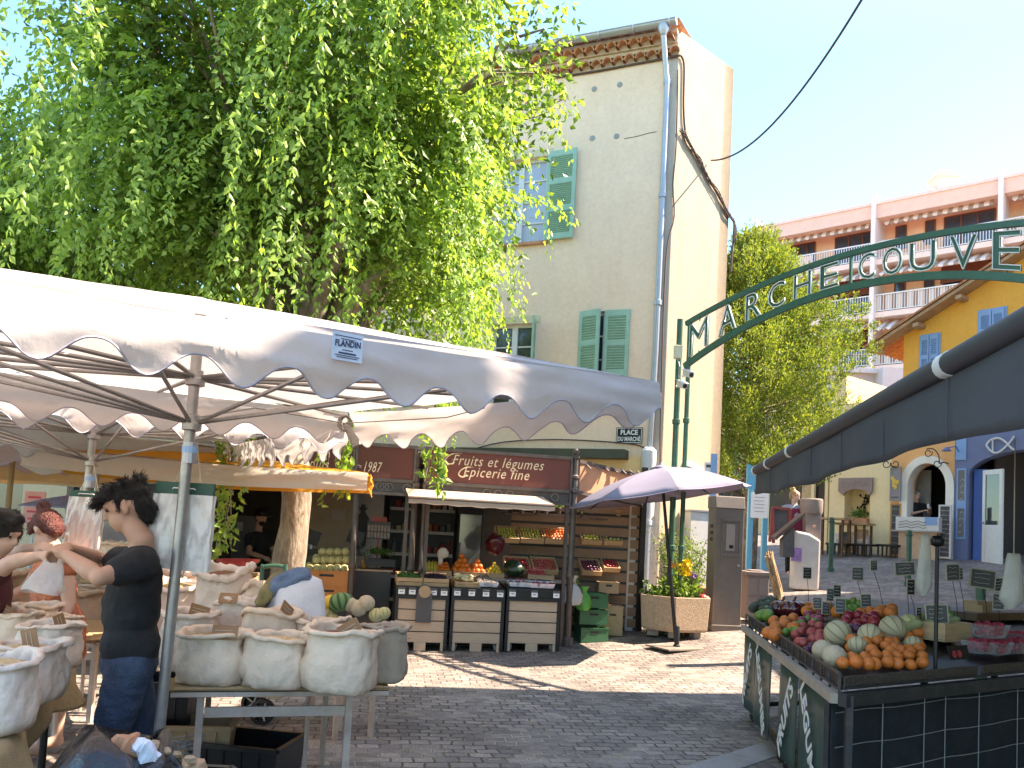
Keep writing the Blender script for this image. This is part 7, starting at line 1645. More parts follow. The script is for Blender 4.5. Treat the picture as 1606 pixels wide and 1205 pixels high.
mb.build('frame', mat('dark_iron', (.03, .03, .032), .45, .3, 10, dirt=(.1, .08, .07), dscale=12), ctr_)
# wicker / wire basket lip
M_wick = mat('dark_wicker', (.10, .07, .05), .8, .6, 90, .9, 120)
for (a, b, nn, lb_) in ((cA, cA.lerp(cC, .42), nac, 1), (cA.lerp(cC, .44), cC, nac, 2), (cA, cB, nab, 3)):
 mb = MB(); s_ = .012 if lb_ < 3 else .008; mb.prism([V(a.x, a.y, TZ-.05)+nn*.01, V(b.x, b.y, TZ-.05)+nn*.01, V(b.x, b.y, TZ+.01)+nn*.01, V(a.x, a.y, TZ+.01)+nn*.01], nn*s_); mb.build('wicker_edge', M_wick, ctr_)
# banners along the left side
M_ban2 = mat('dark_green_tarpaulin', (.012, .062, .052), .45, .2, 4, .25, 14, dirt=(.03, .10, .085), dscale=3)
Lab = (cB-cA).length
segs = [(1.0, .805, 'F'), (.795, .575, 'L'), (.47, .29, 'F'), (.275, .055, 'L')]
M_wht = mat('banner_white', (.74, .76, .72), .7, .05)
for i, (t0, t1, kd) in enumerate(segs):
 a = cA.lerp(cB, t0)-nab*.015; b = cA.lerp(cB, t1)-nab*.015; mb = MB(); z0, z1 = .14, TZ-.14
 mb.grid(lambda u, v: V(*(a.lerp(b, u)).xy, z0+(z1-z0)*v)-nab*(.012*math.sin(u*math.pi*2+i)*(1-v)), 10, 6); bo = mb.build('banner', M_ban2, ctr_, solid=.003, smooth=True)
 w_ = (b-a).length; c = a.lerp(b, .5); c = V(c.x, c.y, (z0+z1)/2)-nab*.022; ang = R(52) if kd == 'F' else R(-55); rt = (b-a).normalized(); rr = rt*math.cos(ang)+V(0, 0, 1)*math.sin(ang); upv = -rt*math.sin(ang)+V(0, 0, 1)*math.cos(ang)
 mb = MB(); text(mb, 'FRUITS' if kd == 'F' else 'LEGUMES', c, rr, upv, .19, .003, fit=.66 if kd == 'F' else .74, bold=.004, arc=-.16 if kd == 'F' else -.12); mb.build('lettering', M_wht, bo)
# front: dark cloth with cords
mb = MB(); a, b = cA+lac*.06+nac*.10, cC+nac*.10; mb.grid(lambda u, v: V(*(a.lerp(b, u)).xy, .1+(TZ-.24)*v)+nac*.02*math.sin(u*17)*(1-v), 40, 6); mb.build('front_cloth', mat('black_cloth', (.018, .022, .026), .85, .4, 5, .3, 20), ctr_, solid=.004, smooth=True)
mb = MB();
for z in (.74, .56, .40, .24): mb.tube([V(*(a.lerp(b, i/12)).xy, z+.006*math.sin(i*2))-nac*.03 for i in range(13)], .003, 4)
for t_ in (.13, .26, .33, .45, .6, .8): p = a.lerp(b, t_)-nac*.035; mb.tube([V(p.x, p.y, .1), V(p.x, p.y, TZ-.15)], .003, 4)
mb.build('wire_grid', mat('pale_wire', (.3, .3, .29), .5), ctr_)
for t_ in (.03, .49, .56, .97):
 p = cA.lerp(cB, t_)+nab*.08; mb = MB(); mb.lathe((p.x, p.y, .055), [(.001, -.02), (.05, -.02), (.055, -.01), (.055, .01), (.05, .02), (.001, .02)], 16, rot=rotz(.4) @ Matrix.Rotation(R(90), 3, 'Y')); wo = mb.build('caster', M_black, ctr_, smooth=True, sharp=40); mb = MB(); mb.box((p.x, p.y, .09), (.05, .06, .05), rotz(.4)); mb.build('fork', M_zinc, wo)
# black pole with knob and rolls of thin bags
pY = 5.0; p0 = W(1467, 1050, pY); p1 = W(1470, 850, pY); t = thing('bag_pole', 'thin black pole with a round knob rising from the fruit counter', 'pole', (p0.x, p0.y, zs(p0.x, p0.y)-.02)); mb = MB(); mb.tube([V(p0.x, p0.y, zs(p0.x, p0.y)-.02), p1], .012, 8); mb.build('shaft', M_black, t); mb = MB(); mb.lathe(p1, [(.012, -.03), (.035, -.02), (.04, .01), (.025, .035), (0, .04)], 12); mb.build('knob', M_black, t, smooth=True)
M_roll = mat('cloudy_plastic', (.56, .52, .44), .3, .12, 8, .6, 25, alpha=.6)
def bagroll(px, y0, y1, Y, w_, label, seed, hang=None):
 a, b = W(px, y0, Y), W(px-4, y1, Y); mb = MB(); n = 14; vs = []; h = (a-b).length
 for i in range(13):
  f = i/12; r_ = w_*(.55+.5*f**.6)*(1-.75*max(0, f-.85)/.15)
  c = a.lerp(b, f)
  for j in range(n): an = 2*math.pi*j/n; q = 1+.22*math.sin(an*4+seed+f*3)*f; vs.append((c.x+r_*q*math.cos(an), c.y+r_*.45*q*math.sin(an), c.z))
 mb.add(vs, [(i*n+j, i*n+(j+1) % n, (i+1)*n+(j+1) % n, (i+1)*n+j) for i in range(12) for j in range(n)]+[tuple(range(n))]); mb.tube([a, hang or a+V(.07, 0, .02)], .004, 4); return tag(mb.build('bag_roll', M_roll, smooth=True), label, 'bag roll', 'hanging bundles of thin plastic bags')
bagroll(1452, 838, 935, 4.9, .042, 'cloudy plastic bag bundle hanging left of the thin black pole', 1, p1)
bagroll(1590, 868, 955, 4.4, .06, 'cloudy plastic bag bundle hanging by the right edge of the photo', 5, W(1592, 690, 4.4))
# fruit piles: (kind, diameter px, list of rows [(x0,x1,y,count)], label, group)
def pile(kind, r, rows, label, group, lift=.7, cat=None, back=.0):
 for k, (x0, x1, y, n) in enumerate(rows):
  for i in range(n):
   x = x0+(x1-x0)*(i+.5)/n+rnd.uniform(-4, 4); y_ = y+rnd.uniform(-3.5, 3.5); p = T(x, y_+0, r*lift+.0)
   put(kind, p, r*rnd.uniform(.92, 1.06), label, group, cat=cat)
pile('apricot', .037, [(1316, 1452, 1041, 8), (1316, 1452, 1029, 8), (1322, 1452, 1016, 7), (1330, 1450, 1006, 7), (1372, 1448, 996, 4), (1390, 1446, 1020, 4)], 'ripe apricot in the wicker edged tray at the near corner of the counter', 'apricots at the counter corner', .9)
for i, (x, y, r_, kd, lb_) in enumerate(((1314, 994, .093, 'grey_melon', 'large grey green melon left of the melon group'), (1364, 996, .075, 'grey_melon', 'grey green melon in the middle of the melon group'), (1400, 986, .09, 'grey_melon', 'big netted melon with a ringed scar right of the group'), (1290, 1020, .066, 'tan_melon', 'small tan melon at the left foot of the melon group'), (1309, 1030, .07, 'tan_melon', 'tan melon touching the apricots at the left'), (1345, 1012, .06, 'grey_melon', 'small melon half hidden between the large melons'), (1432, 1010, .055, 'grey_melon', 'small pale melon at the right of the apricots'), (1426, 980, .075, 'melon', 'striped yellow melon behind the ringed melon'))):
 put(kd, T(x, y, r_*.75), r_, lb_, None, cat='melon')
pile('nectarine', .038, [(1244, 1292, 1006, 4), (1240, 1290, 994, 4), (1250, 1292, 982, 3)], 'dark nectarine heaped between the limes and the large melon', 'nectarines on the counter', .9)
pile('onion', .042, [(1254, 1292, 972, 3), (1260, 1290, 964, 2)], 'rosy onion-like fruit above the dark nectarines', 'rosy fruit above the nectarines', .9)
pile('red_apple', .045, [(1320, 1380, 978, 4), (1324, 1376, 968, 4)], 'dark red fruit piled behind the big melons', 'dark red fruit behind the melons', .9)
pile('plum', .034, [(1262, 1282, 1018, 3), (1330, 1350, 986, 3)], 'purple plum tucked beside the tan melon', 'plums beside the melons', .9)
pile('peach', .052, [(1206, 1250, 983, 3), (1210, 1250, 971, 3), (1204, 1222, 992, 2)], 'orange red peach near the left rail of the counter', 'peaches by the left rail', .9)
pile('orange', .05, [(1256, 1318, 958, 4), (1262, 1300, 950, 3)], 'small orange behind the peaches on the counter', 'oranges behind the peaches', .9)
pile('lime', .035, [(1228, 1252, 992, 3), (1238, 1262, 982, 3), (1256, 1282, 975, 3)], 'bright lime between the peaches and nectarines', 'limes on the counter', .9)
pile('green_pepper', .042, [(1326, 1352, 953, 3), (1324, 1350, 946, 3)], 'green fruit heaped at the back near the chalk price board', 'green fruit at the back', .9)
pile('peach', .05, [(1345, 1402, 962, 4), (1374, 1402, 956, 2)], 'blushed fruit at the back of the counter behind the dark red pile', 'blushed fruit at the back', .9)
pile('avocado', .052, [(1178, 1216, 957, 3), (1182, 1222, 949, 4), (1190, 1218, 943, 3)], 'dark avocado in the heap at the far left corner of the counter', 'avocados at the far corner', .9)
pile('green_pepper', .055, [(1186, 1206, 966, 2), (1196, 1210, 961, 2)], 'pale green vegetable in front of the avocados', 'green vegetables by the avocados', .9)
M_rp = mat('glossy_dark_pepper', (.10, .01, .015), .15, .3, 6, coat=.6)
for x, lb_ in ((1226, 'left glossy dark red pepper behind the peaches'), (1244, 'right glossy dark red pepper behind the peaches')):
 c = T(x, 955, .05); mb = MB()
 for a_ in range(4): mb.sphere(c+V(.045*math.cos(a_*1.57), .045*math.sin(a_*1.57), 0), (.075, .075, .075), 12, 8)
 mb.tube([c+V(0, 0, .06), c+V(.02, 0, .11)], .012, 6); tag(mb.build('dark_pepper', M_rp, smooth=True), lb_, 'pepper')
# corn / marrows at the back right
M_husk = mat('pale_husk', (.36, .38, .18), .7, .25, 14, .5, 40, stretch=(8, 8, 1))
for i in range(8):
 c = T(1428+i*8, 984-(i % 3)*6, .05); a = rnd.uniform(-.5, .5); d = V(math.sin(a), math.cos(a)*.6, -.25).normalized(); mb = MB(); mb.tube([c-d*.13, c-d*.08, c, c+d*.08, c+d*.14], [.012, .034, .045, .034, .008], 9); tag(mb.build('corn_cob', M_husk, smooth=True), 'husked corn cob lying behind the thin black pole', 'corn', 'corn cobs at the back of the counter')
for i, (x, y) in enumerate(((1476, 972), (1486, 976))):
 c = T(x, y, .05); mb = MB(); mb.lathe(c, [(0, -.08), (.06, -.05), (.075, 0), (.06, .06), (.02, .09), (.015, .12), (0, .12)], 16); tag(mb.build('marrow', FM['watermelon'].materials[0], smooth=True), ('left striped green marrow beside the pole', 'right striped green marrow beside the pole')[i], 'marrow')
# wooden crate of dark cherries, punnets of raspberries, card
rA = math.atan2(lac.y, lac.x)
c = T(1472, 1002, .0); crate('wooden_crate', 'plain wooden crate of dark cherries right of the thin pole', 'crate', c, rA, .34, .28, .12, M_wood, slat=1); heap('cherry_heap', 'dark cherries in the wooden crate by the pole', c+V(0, 0, .04), rA, .3, .24, .05, M_dark, 0, 16, .8)
c = T(1503, 1036, .0); t = thing('fig_card', 'small black card picturing two cut red figs in front of the cherries', 'card', tuple(c)); Rf = rotz(rA) @ Matrix.Rotation(R(-15), 3, 'X'); mb = MB(); mb.box(c+V(0, 0, .05), (.22, .008, .085), Rf); mb.build('card', M_black, t); mb = MB()
for s_ in (-.06, .0): mb.lathe(c+V(0, 0, .04)+Rf @ V(s_, -.007, 0), [(0, -.002), (.024, -.002), (.024, .002), (0, .002)], 14, rot=Rf @ Matrix.Rotation(R(90), 3, 'X'))
mb.build('fig_print', mat('fig_red', (.5, .05, .06), .5, .4, 60), t)
M_clear = mat('clear_plastic', (.7, .7, .72), .08, .05, alpha=.12)
M_rasp = mat('raspberry', (.42, .02, .05), .4, .4, 30, .6, 120)
def rpun(px, py, s_, lb_, lift=0.):
 c = T(px, py, lift); t = punnet(c, rA, M_clear, M_rasp, lb_, 'clear punnets of raspberries', s_); mb = MB()
 for i in range(26): mb.sphere(c+rotz(rA) @ V(rnd.uniform(-1, 1)*.05*s_, rnd.uniform(-1, 1)*.036*s_, rnd.uniform(.012, .05)*s_), .013*s_, 8, 6)
 mb.build('berries', M_rasp, t, smooth=True)
rpun(1552, 1000, 1.5, 'tall clear punnet of raspberries standing on top of the others', .075)
for (x, y) in ((1536, 1024), (1560, 1026), (1584, 1024), (1604, 1022), (1545, 1010), (1592, 1010)): rpun(x, y, 1.35, 'clear punnet of raspberries on the right part of the counter')
c = T(1560, 966, .02); mb = MB(); mb.box(c+V(.1, .1, 0), (1.1, .2, .06), rotz(rA)); tag(mb.build('wooden_plank', M_dwood), 'dark wooden plank across the back right of the counter', 'plank')
c = T(1534, 962, .02); mb = MB(); mb.box(c+V(0, 0, .04), (.25, .14, .07), rotz(rA+.2)); mb.box(c+V(.0, 0, .09), (.2, .12, .03), rotz(rA-.1)); tag(mb.build('paper_stack', M_card), 'stack of brown paper behind the raspberry punnets', 'paper')
# chalk price boards on wire stems: (centre x, centre y, w px, h px, stem foot x, y)
for i, (x, y, w_, h_, fx, fy) in enumerate(((1266, 899, 12, 17, 1268, 950), (1345, 900, 16, 20, 1352, 958), (1370, 887, 11, 15, 1386, 955), (1419, 892, 32, 20, 1426, 968), (1428, 921, 13, 24, 1436, 975), (1494, 898, 24, 25, 1504, 985), (1505, 900, 10, 18, 1514, 980), (1541, 908, 42, 28, 1550, 985), (1564, 917, 26, 20, 1564, 960), (1566, 944, 15, 24, 1568, 985), (1358, 942, 15, 19, 1358, 965), (1302, 933, 10, 19, 1306, 960), (1313, 927, 10, 18, 1317, 955), (1318, 950, 14, 22, 1318, 975), (1282, 946, 12, 17, 1284, 972), (1295, 954, 13, 18, 1297, 978), (1441, 962, 7, 18, 1441, 990), (1469, 963, 31, 28, 1469, 1000))):
 f = T(fx, fy, .0); c = W(x, y, f.y); s_ = f.y/1300; t = thing('price_board', 'chalk price board, %s, %s' % (('tiny', 'small', 'slim', 'wide', 'tilted narrow', 'medium square', 'half hidden', 'largest wide', 'rear', 'narrow standing', 'low', 'dark slim', 'thin edge-on', 'low bluish', 'leftmost low', 'second low', 'edge-on', 'nearest and biggest low')[i], ('at the far left of the counter', 'left of centre on a tall stem', 'on the longest slanting stem', 'above the corn', 'just below the wide board', 'right of the pole', 'behind the square board', 'left of the right hand bag bundle', 'behind the largest board', 'by the right hand bag bundle', 'among the green fruit', 'behind the peaches', 'beside the dark slim one', 'before the green fruit', 'above the limes', 'above the nectarines', 'by the pole', 'fixed against the thin pole')[i]), 'price board', tuple(f), 'chalk price boards on wire stems')
 ry = rnd.uniform(-.5, .3); Rb = rotz(ry) @ Matrix.Rotation(rnd.uniform(-.1, .1), 3, 'Y'); W_, H_ = w_*s_*1.08, h_*s_*1.08
 mb = MB(); mb.box(c, (W_, .008, H_), Rb); bo = mb.build('board', mat('board_edge', (.42, .38, .28), .7) if 'board_edge' not in MATS else MATS['board_edge'], t); mb = MB(); mb.box(c+Rb @ V(0, -.0045, 0), (W_*.88, .003, H_*.86), Rb); mb.build('slate', M_slate if i % 4 else M_black, bo)
 mb = MB()
 for k in range(3):
  z = H_*(.26-.24*k); x0 = -W_*.34; q = []
  for j in range(7): q.append(c+Rb @ V(x0+W_*.1*j, -.007, z+rnd.uniform(-.05, .05)*H_))
  mb.tube(q, .0014, 4)
 mb.build('chalk_writing', M_chalk, bo); mb = MB(); mb.tube([f, f.lerp(c, .5)+V(.004, 0, 0), c-V(0, 0, H_*.45)], .0025, 5); mb.build('stem', M_black, t)
# ================================================================ DARK AWNING OVER THE COUNTER
aX0, aD = (ray(1185, 737).x/ray(1185, 737).y), .13
Yf = 8.4; zA_ = W(1185, 737, Yf).z; Pf = W(1187, 738, Yf); Yn = 2.7; Pn = W(1606, 507, Yn); Pn = Pf+(Pn-Pf)*1.0
adr = (Pf-Pn).normalized(); Pn2 = Pn-adr*1.9; inn = V(adr.y, -adr.x, 0).normalized()
M_char = mat('charcoal_awning_cloth', (.062, .064, .070), .85, .1, 3, .12, 90); M_charr = mat('charcoal_roll', (.045, .047, .055), .6, .1, 3)
da = thing('dark_awning', 'charcoal retractable awning with a deep valance above the fruit counter', 'awning', tuple(Pf))
mb = MB(); mb.tube([Pn2, Pf], .05, 16); mb.build('front_roller', M_charr, da, smooth=True, sharp=40)
for q in (Pf, Pn2.lerp(Pf, .9), W(1244, 704, 6.6), W(1482, 590, 3.35)):
 tt = (q-Pn2).dot(adr); c = Pn2+adr*tt; mb = MB(); mb.tube([c-adr*.035, c+adr*.035], .054, 16); mb.build('collar', M_cam, da, smooth=True, sharp=40)
L_ = (Pf-Pn2).length
mb = MB(); mb.grid(lambda u, v: Pn2+adr*(L_*u)+V(0, 0, -.04-v*(.33-.11*u+.01*math.sin(u*31)+.015*math.sin(u*9+1)))+inn*(.012*math.sin(u*60)*v+.006*math.sin(u*23)), 160, 6); mb.build('valance', M_char, da, smooth=True, solid=.003)
for k in range(1, 9): q = Pn2+adr*(L_*k/9)-inn*.004; mb = MB(); mb.tube([q-V(0, 0, .045), q-V(0, 0, .24+.09*(1-k/9))], .003, 4); mb.build('seam', M_charr, da)
mb = MB(); mb.grid(lambda u, v: Pn2+adr*(L_*u)+inn*3.7*v+V(0, 0, .03+1.85*v-.04*math.sin(math.pi*v)), 20, 8); mb.build('cloth', M_char, da, solid=.003)
for t_ in (.25, .75): mb = MB(); a = Pn2+adr*L_*t_; mb.tube([a, a+inn*1.8+V(0, 0, .75), a+inn*3.7+V(0, 0, 1.7)], .03, 8); mb.build('arm', M_charr, da)
# ================================================================ MARKET TENTS
M_tent = mat('off_white_canvas', (.64, .59, .56), .85, .06, 2.5, .55, 5, dirt=(.50, .42, .35), dscale=2.5, damt=.6, trans=.35)
M_tent2 = mat('ivory_canvas', (.66, .58, .48), .85, .06, 3, .3, 9, dirt=(.45, .38, .3), dscale=3, damt=.4, trans=.35)
M_orc = mat('orange_canvas', (.85, .40, .06), .85, .08, 3, trans=.6)
M_pkc = mat('salmon_canvas', (.62, .38, .30), .85, .08, 3, trans=.5)
M_bgc = mat('sand_canvas', (.60, .42, .22), .85, .08, 3, trans=.5)
M_seam = mat('stitched_seam', (.42, .38, .42), .9)
M_gal = mat('galvanised_tube', (.36, .34, .32), .38, .2, 12, metal=.55, dirt=(.25, .22, .2), dscale=9)
def tent(name, label, c4, ze, drop, peak, m, pitch, sdepth, seed, roofm=None, hub=None, backm=None, zh=None, group='market tents'):
 c4 = [V(p[0], p[1], ze+(p[2] if len(p) > 2 else 0)) for p in c4]; cen = sum(c4, V(0, 0, 0))/4; t = thing(name, label, 'market tent', (hub.x, hub.y, 0) if hub else (cen.x, cen.y, 0), group)
 pk = V(hub.x, hub.y, ze+peak) if hub else cen+V(0, 0, peak)
 for i in range(4):
  a, b = c4[i], c4[(i+1) % 4]; mb = MB()
  def f(u, v, a=a, b=b):
   e = a.lerp(b, u); p = e.lerp(pk, v); return p+V(0, 0, -.05*math.sin(math.pi*v)*math.sin(math.pi*u)+.012*mnoise.noise(V(u*6, v*4, i+seed)))
  mb.grid(f, 20, 12); mb.build('roof_panel', roofm or m, t, smooth=True)
 for i in range(4):
  a, b = c4[i], c4[(i+1) % 4]; L_ = (b-a).length; k = max(2, round(L_/pitch)); nu = k*16; d = (b-a).normalized(); o = V(d.y, -d.x, 0); o = o if (o.dot(a-cen) > 0) else -o
  mm = backm if (backm and i in (1, 2)) else m
  def prof(u):
   s_ = (u*k) % 1; w_ = .5-.5*math.cos(2*math.pi*s_); return drop-sdepth*(1-w_**1.25)-.015*math.sin(u*5+seed)
  rr_ = [mnoise.noise(V(j*.31, seed, i*3.)) for j in range(nu+1)]
  def g(u, v, a=a, b=b, o=o, prof=prof, L_=L_):
   dz = prof(u)*v; x = u*L_; v = dz/drop; bulge = .022*math.sin(math.pi*min(1, v*1.1))+.03*mnoise.noise(V(x*1.6+v*2, v*2, seed+i))+.02*(1-2*abs(mnoise.noise(V(x*1.5-v*2.5, v*2, seed))))+.01*mnoise.noise(V(x*6+v*5, v*3, seed+i+9))*v
   sag = .03*math.sin(math.pi*u)
   return a.lerp(b, u)+V(0, 0, -dz-sag)+o*(bulge+.02*v)
  mb = MB(); mb.grid(g, nu, 8); mb.build('valance', mm, t, smooth=True)
  if pitch < .6: mb = MB(); mb.tube([Vector(g(j/nu, 1.0)) for j in range(nu+1)], .0045, 4); mb.build('hem', M_seam, t)
 if hub:
  mb = MB(); g0 = ground_z(hub.x, hub.y); lean = zh[2]
  mb.tube([V(hub.x, hub.y, g0)-lean, V(hub.x, hub.y, zh[1])-lean*.1, V(hub.x, hub.y, ze+peak-.02)], .026, 14); mb.build('pole', M_gal, t, smooth=True, sharp=40)
  for zz in zh[:2]: mb = MB(); mb.lathe((hub.x, hub.y, zz), [(.03, -.045), (.045, -.04), (.045, -.01), (.036, 0), (.036, .03), (.03, .035)], 14); mb.build('hub', M_gal, t, smooth=True, sharp=40)
  mb = MB(); mb.lathe((hub.x, hub.y, zh[1]-.13), [(.033, -.07), (.035, -.07), (.035, .03), (.033, .03)], 14); mb.build('clamp', M_zinc, t)
  mb = MB(); mb.lathe((hub.x, hub.y, zh[1]-.12), [(.0355, -.03), (.0365, -.03), (.0365, .0), (.0355, .0)], 14); mb.build('sticker', M_lblu, t)
  tips = []
  for i in range(4):
   a, b = c4[i], c4[(i+1) % 4]
   for u in (0, .33, .66): tips.append(a.lerp(b, u)+V(0, 0, -.035)+(cen-a.lerp(b, u)).normalized()*.06)
  hu, hl = V(hub.x, hub.y, zh[0]), V(hub.x, hub.y, zh[1])
  for q in tips:
   d = (q-hu); d.z = 0; d.normalize(); s_ = hu+d*.04
   mb = MB(); mb.tube([s_, q], .011, 6); mb.build('rib', M_gal, t, smooth=True); mid = s_.lerp(q, .62); mb = MB(); mb.tube([hl+d*.04, mid], .010, 6); mb.build('strut', M_gal, t, smooth=True)
 return t, c4
hb1 = W(303, 640, 3.95); l1 = W(303, 640, 3.95)-W(283, 1165, 3.95); lean1 = V(.055, 0, 0)
t1, q1 = tent('market_tent', 'largest nearest white market tent with big scalloped valance and umbrella frame', [(-2.6, 2.05, -.09), (.76, 4.47, .05), (-1.21, 6.0, .0), (-4.5, 3.85)], 2.41, .25, .24, M_tent, .36, .10, 1.3, hub=hb1, zh=(W(308, 592, 3.95).z, W(305, 662, 3.95).z, lean1))
hb2 = W(145, 712, 6.0)
t2, q2_ = tent('market_tent', 'second white market tent behind the nearest one with smaller looking scallops', [(-4.6, 4.25), (-1.32, 6.35), (-3.3, 9.2), (-6.6, 7.0)], 2.40, .28, .26, M_tent, .33, .10, 4.1, hub=hb2, zh=(W(149, 680, 6.0).z, W(146, 722, 6.0).z, V(.1, 0, 0)))
B3 = W(577, 742, 8.8); t3, q3 = tent('market_tent', 'low ivory and orange tent with a plain hem in front of the tree trunk', [(-4.9, 8.3, .05), (B3.x, 8.8), (B3.x-.1, 9.55), (-5.2, 9.6, .05)], B3.z, .20, .12, M_tent2, 1.2, .0, 2.2, roofm=M_orc, backm=M_orc)
mb = MB(); mb.tube([V(-2.05, 9.1, 0), V(-2.05, 9.1, B3.z+.05)], .02, 8) if False else mb.tube([V(-4.6, 9.2, 0), V(-4.6, 9.2, B3.z+.1)], .022, 8); mb.build('pole', M_gal, t3)
t4, q4 = tent('market_tent', 'salmon pink market tent far left behind the second tent', [(-9.5, 8.6), (-4.6, 10.6), (-5.6, 13), (-10.2, 11)], 2.42, .3, .35, M_pkc, .5, .08, 6.3)
t5, q5 = tent('market_tent', 'sand yellow market tent farthest left behind the salmon one', [(-12, 10.8), (-6.0, 13.2), (-7, 15.5), (-13, 13)], 2.35, .34, .35, M_bgc, 1.5, .02, 7.7)
for (q, tt_) in ((V(-6.4, 10.6, 0), t4), (V(-8.4, 12.8, 0), t5)): mb = MB(); mb.tube([q, q+V(0, 0, 2.5)], .035, 10); mb.build('pole', M_bgc, tt_)
# maker label on the valance
a, b = q1[0], q1[1]; d = (b-a).normalized(); o = V(d.y, -d.x, 0); p = PL(545, 545, a+o*.06, o); mb = MB(); mb.box(p, (.135, .003, .115), rotz(math.atan2(d.y, d.x))); lbo = mb.build('maker_label', mat('pale_blue_label', (.62, .66, .74), .6), t1)
mb = MB(); text(mb, 'FLANDIN', p+o*.0042+V(0, 0, .012), d, V(0, 0, 1), .036, .001, fit=.112, bold=.0009)
for i, (z, w_) in enumerate(((.055, .15), (.04, .08), (-.018, .06), (-.035, .10), (-.048, .14), (-.058, .12))): mb.box(p+o*.0025+V(0, 0, z*.77), (w_*.77, .001, .0035 if i != 3 else .007), rotz(math.atan2(d.y, d.x)))
mb.build('lettering', mat('navy_ink', (.03, .04, .10), .7), lbo)
# knotted rope at the far corner, guy cord
mb = MB(); c = W(541, 664, 5.7)
for k in range(9): a_ = k*.7; mb.tube([c+V(.05*math.cos(a_+j*1.05)*(.6+.1*k/2), .02*math.sin(j+k), .055*math.sin(a_+j*1.05)) for j in range(7)], .006, 5)
mb.tube([c, W(560, 700, 5.7)], [.02, .035], 8); mb.tube([c, W(400, 640, 4.6), W(310, 655, 3.97)], .004, 4); mb.tube([c, W(700, 655, 5.2), W(760, 640, 4.9)], .004, 4)
mb.build('rope_knot', mat('grey_rope', (.33, .30, .26), .9, .3, 60), t1)
# pads of plastic bags hanging from the poles
M_pad = mat('translucent_bag_stack', (.74, .71, .67), .2, .06, 5, .7, 14, trans=.15, coat=.5)
M_head = mat('dark_green_card', (.012, .07, .045), .5, .1)
def bagpad(x0, x1, y0, yh, y1, Y, label, hang):
 t = thing('bag_dispenser', label, 'bag pad', tuple(W((x0+x1)/2, y1, Y)), 'pads of plastic bags hung on the tent poles'); a, b = W(x0+8, (y0+yh)/2, Y), W(x1, (y0+yh)/2, Y); w_ = (b-a).length; c = (a+b)/2; hh = W(x0, y0, Y).z-W(x0, yh, Y).z; z1 = W(x0, y1, Y).z
 mb = MB(); mb.box(c, (w_, .03, hh)); hd = mb.build('header', M_head, t, bevel=.002); mb = MB(); mb.tube([c+V(-.055, -.02, -.005), c+V(-.05, -.025, 0), c+V(.05, -.025, 0), c+V(.055, -.02, -.005)], .003, 5); mb.build('slot_wire', M_tag, hd)
 mb = MB(); top = c.z-hh/2; wd = w_*1.02
 def f(u, v, s_): sh = -.018*v; return V(c.x+(u-.5)*(wd+.03*v)+sh, c.y+s_*(.022*math.sin(math.pi*min(.96, max(.04, u)))**.5)+s_*.012*mnoise.noise(V(u*7, v*3, s_))*(1-.2*v)+s_*.016*(1-2*abs(mnoise.noise(V(u*9+v*1.5, v*2.2, s_*3))))+s_*.006*mnoise.noise(V(u*25, v*12, 1)), top-(top-z1)*v+.006*math.sin(u*5)*v)
 mb.grid(lambda u, v: f(u, v, -1), 28, 20); mb.grid(lambda u, v: f(u, v, 1), 28, 20); mb.build('bags', M_pad, t, smooth=True)
 mb = MB(); mb.tube([c+V(-.055, 0, hh/2), hang, c+V(.07, 0, hh/2)], .003, 4); mb.build('string', mat('string', (.6, .5, .35), .9) if 'string' not in MATS else MATS['string'], t)
bagpad(238, 337, 757, 776, 892, 4.02, 'silvery plastic bag pad with green header hung behind the near tent pole', W(304, 690, 3.98)+V(0, .04, 0))
bagpad(104, 164, 770, 780, 858, 5.7, 'smaller dull white plastic bag pad hung on the second tent pole', W(146, 725, 5.95))
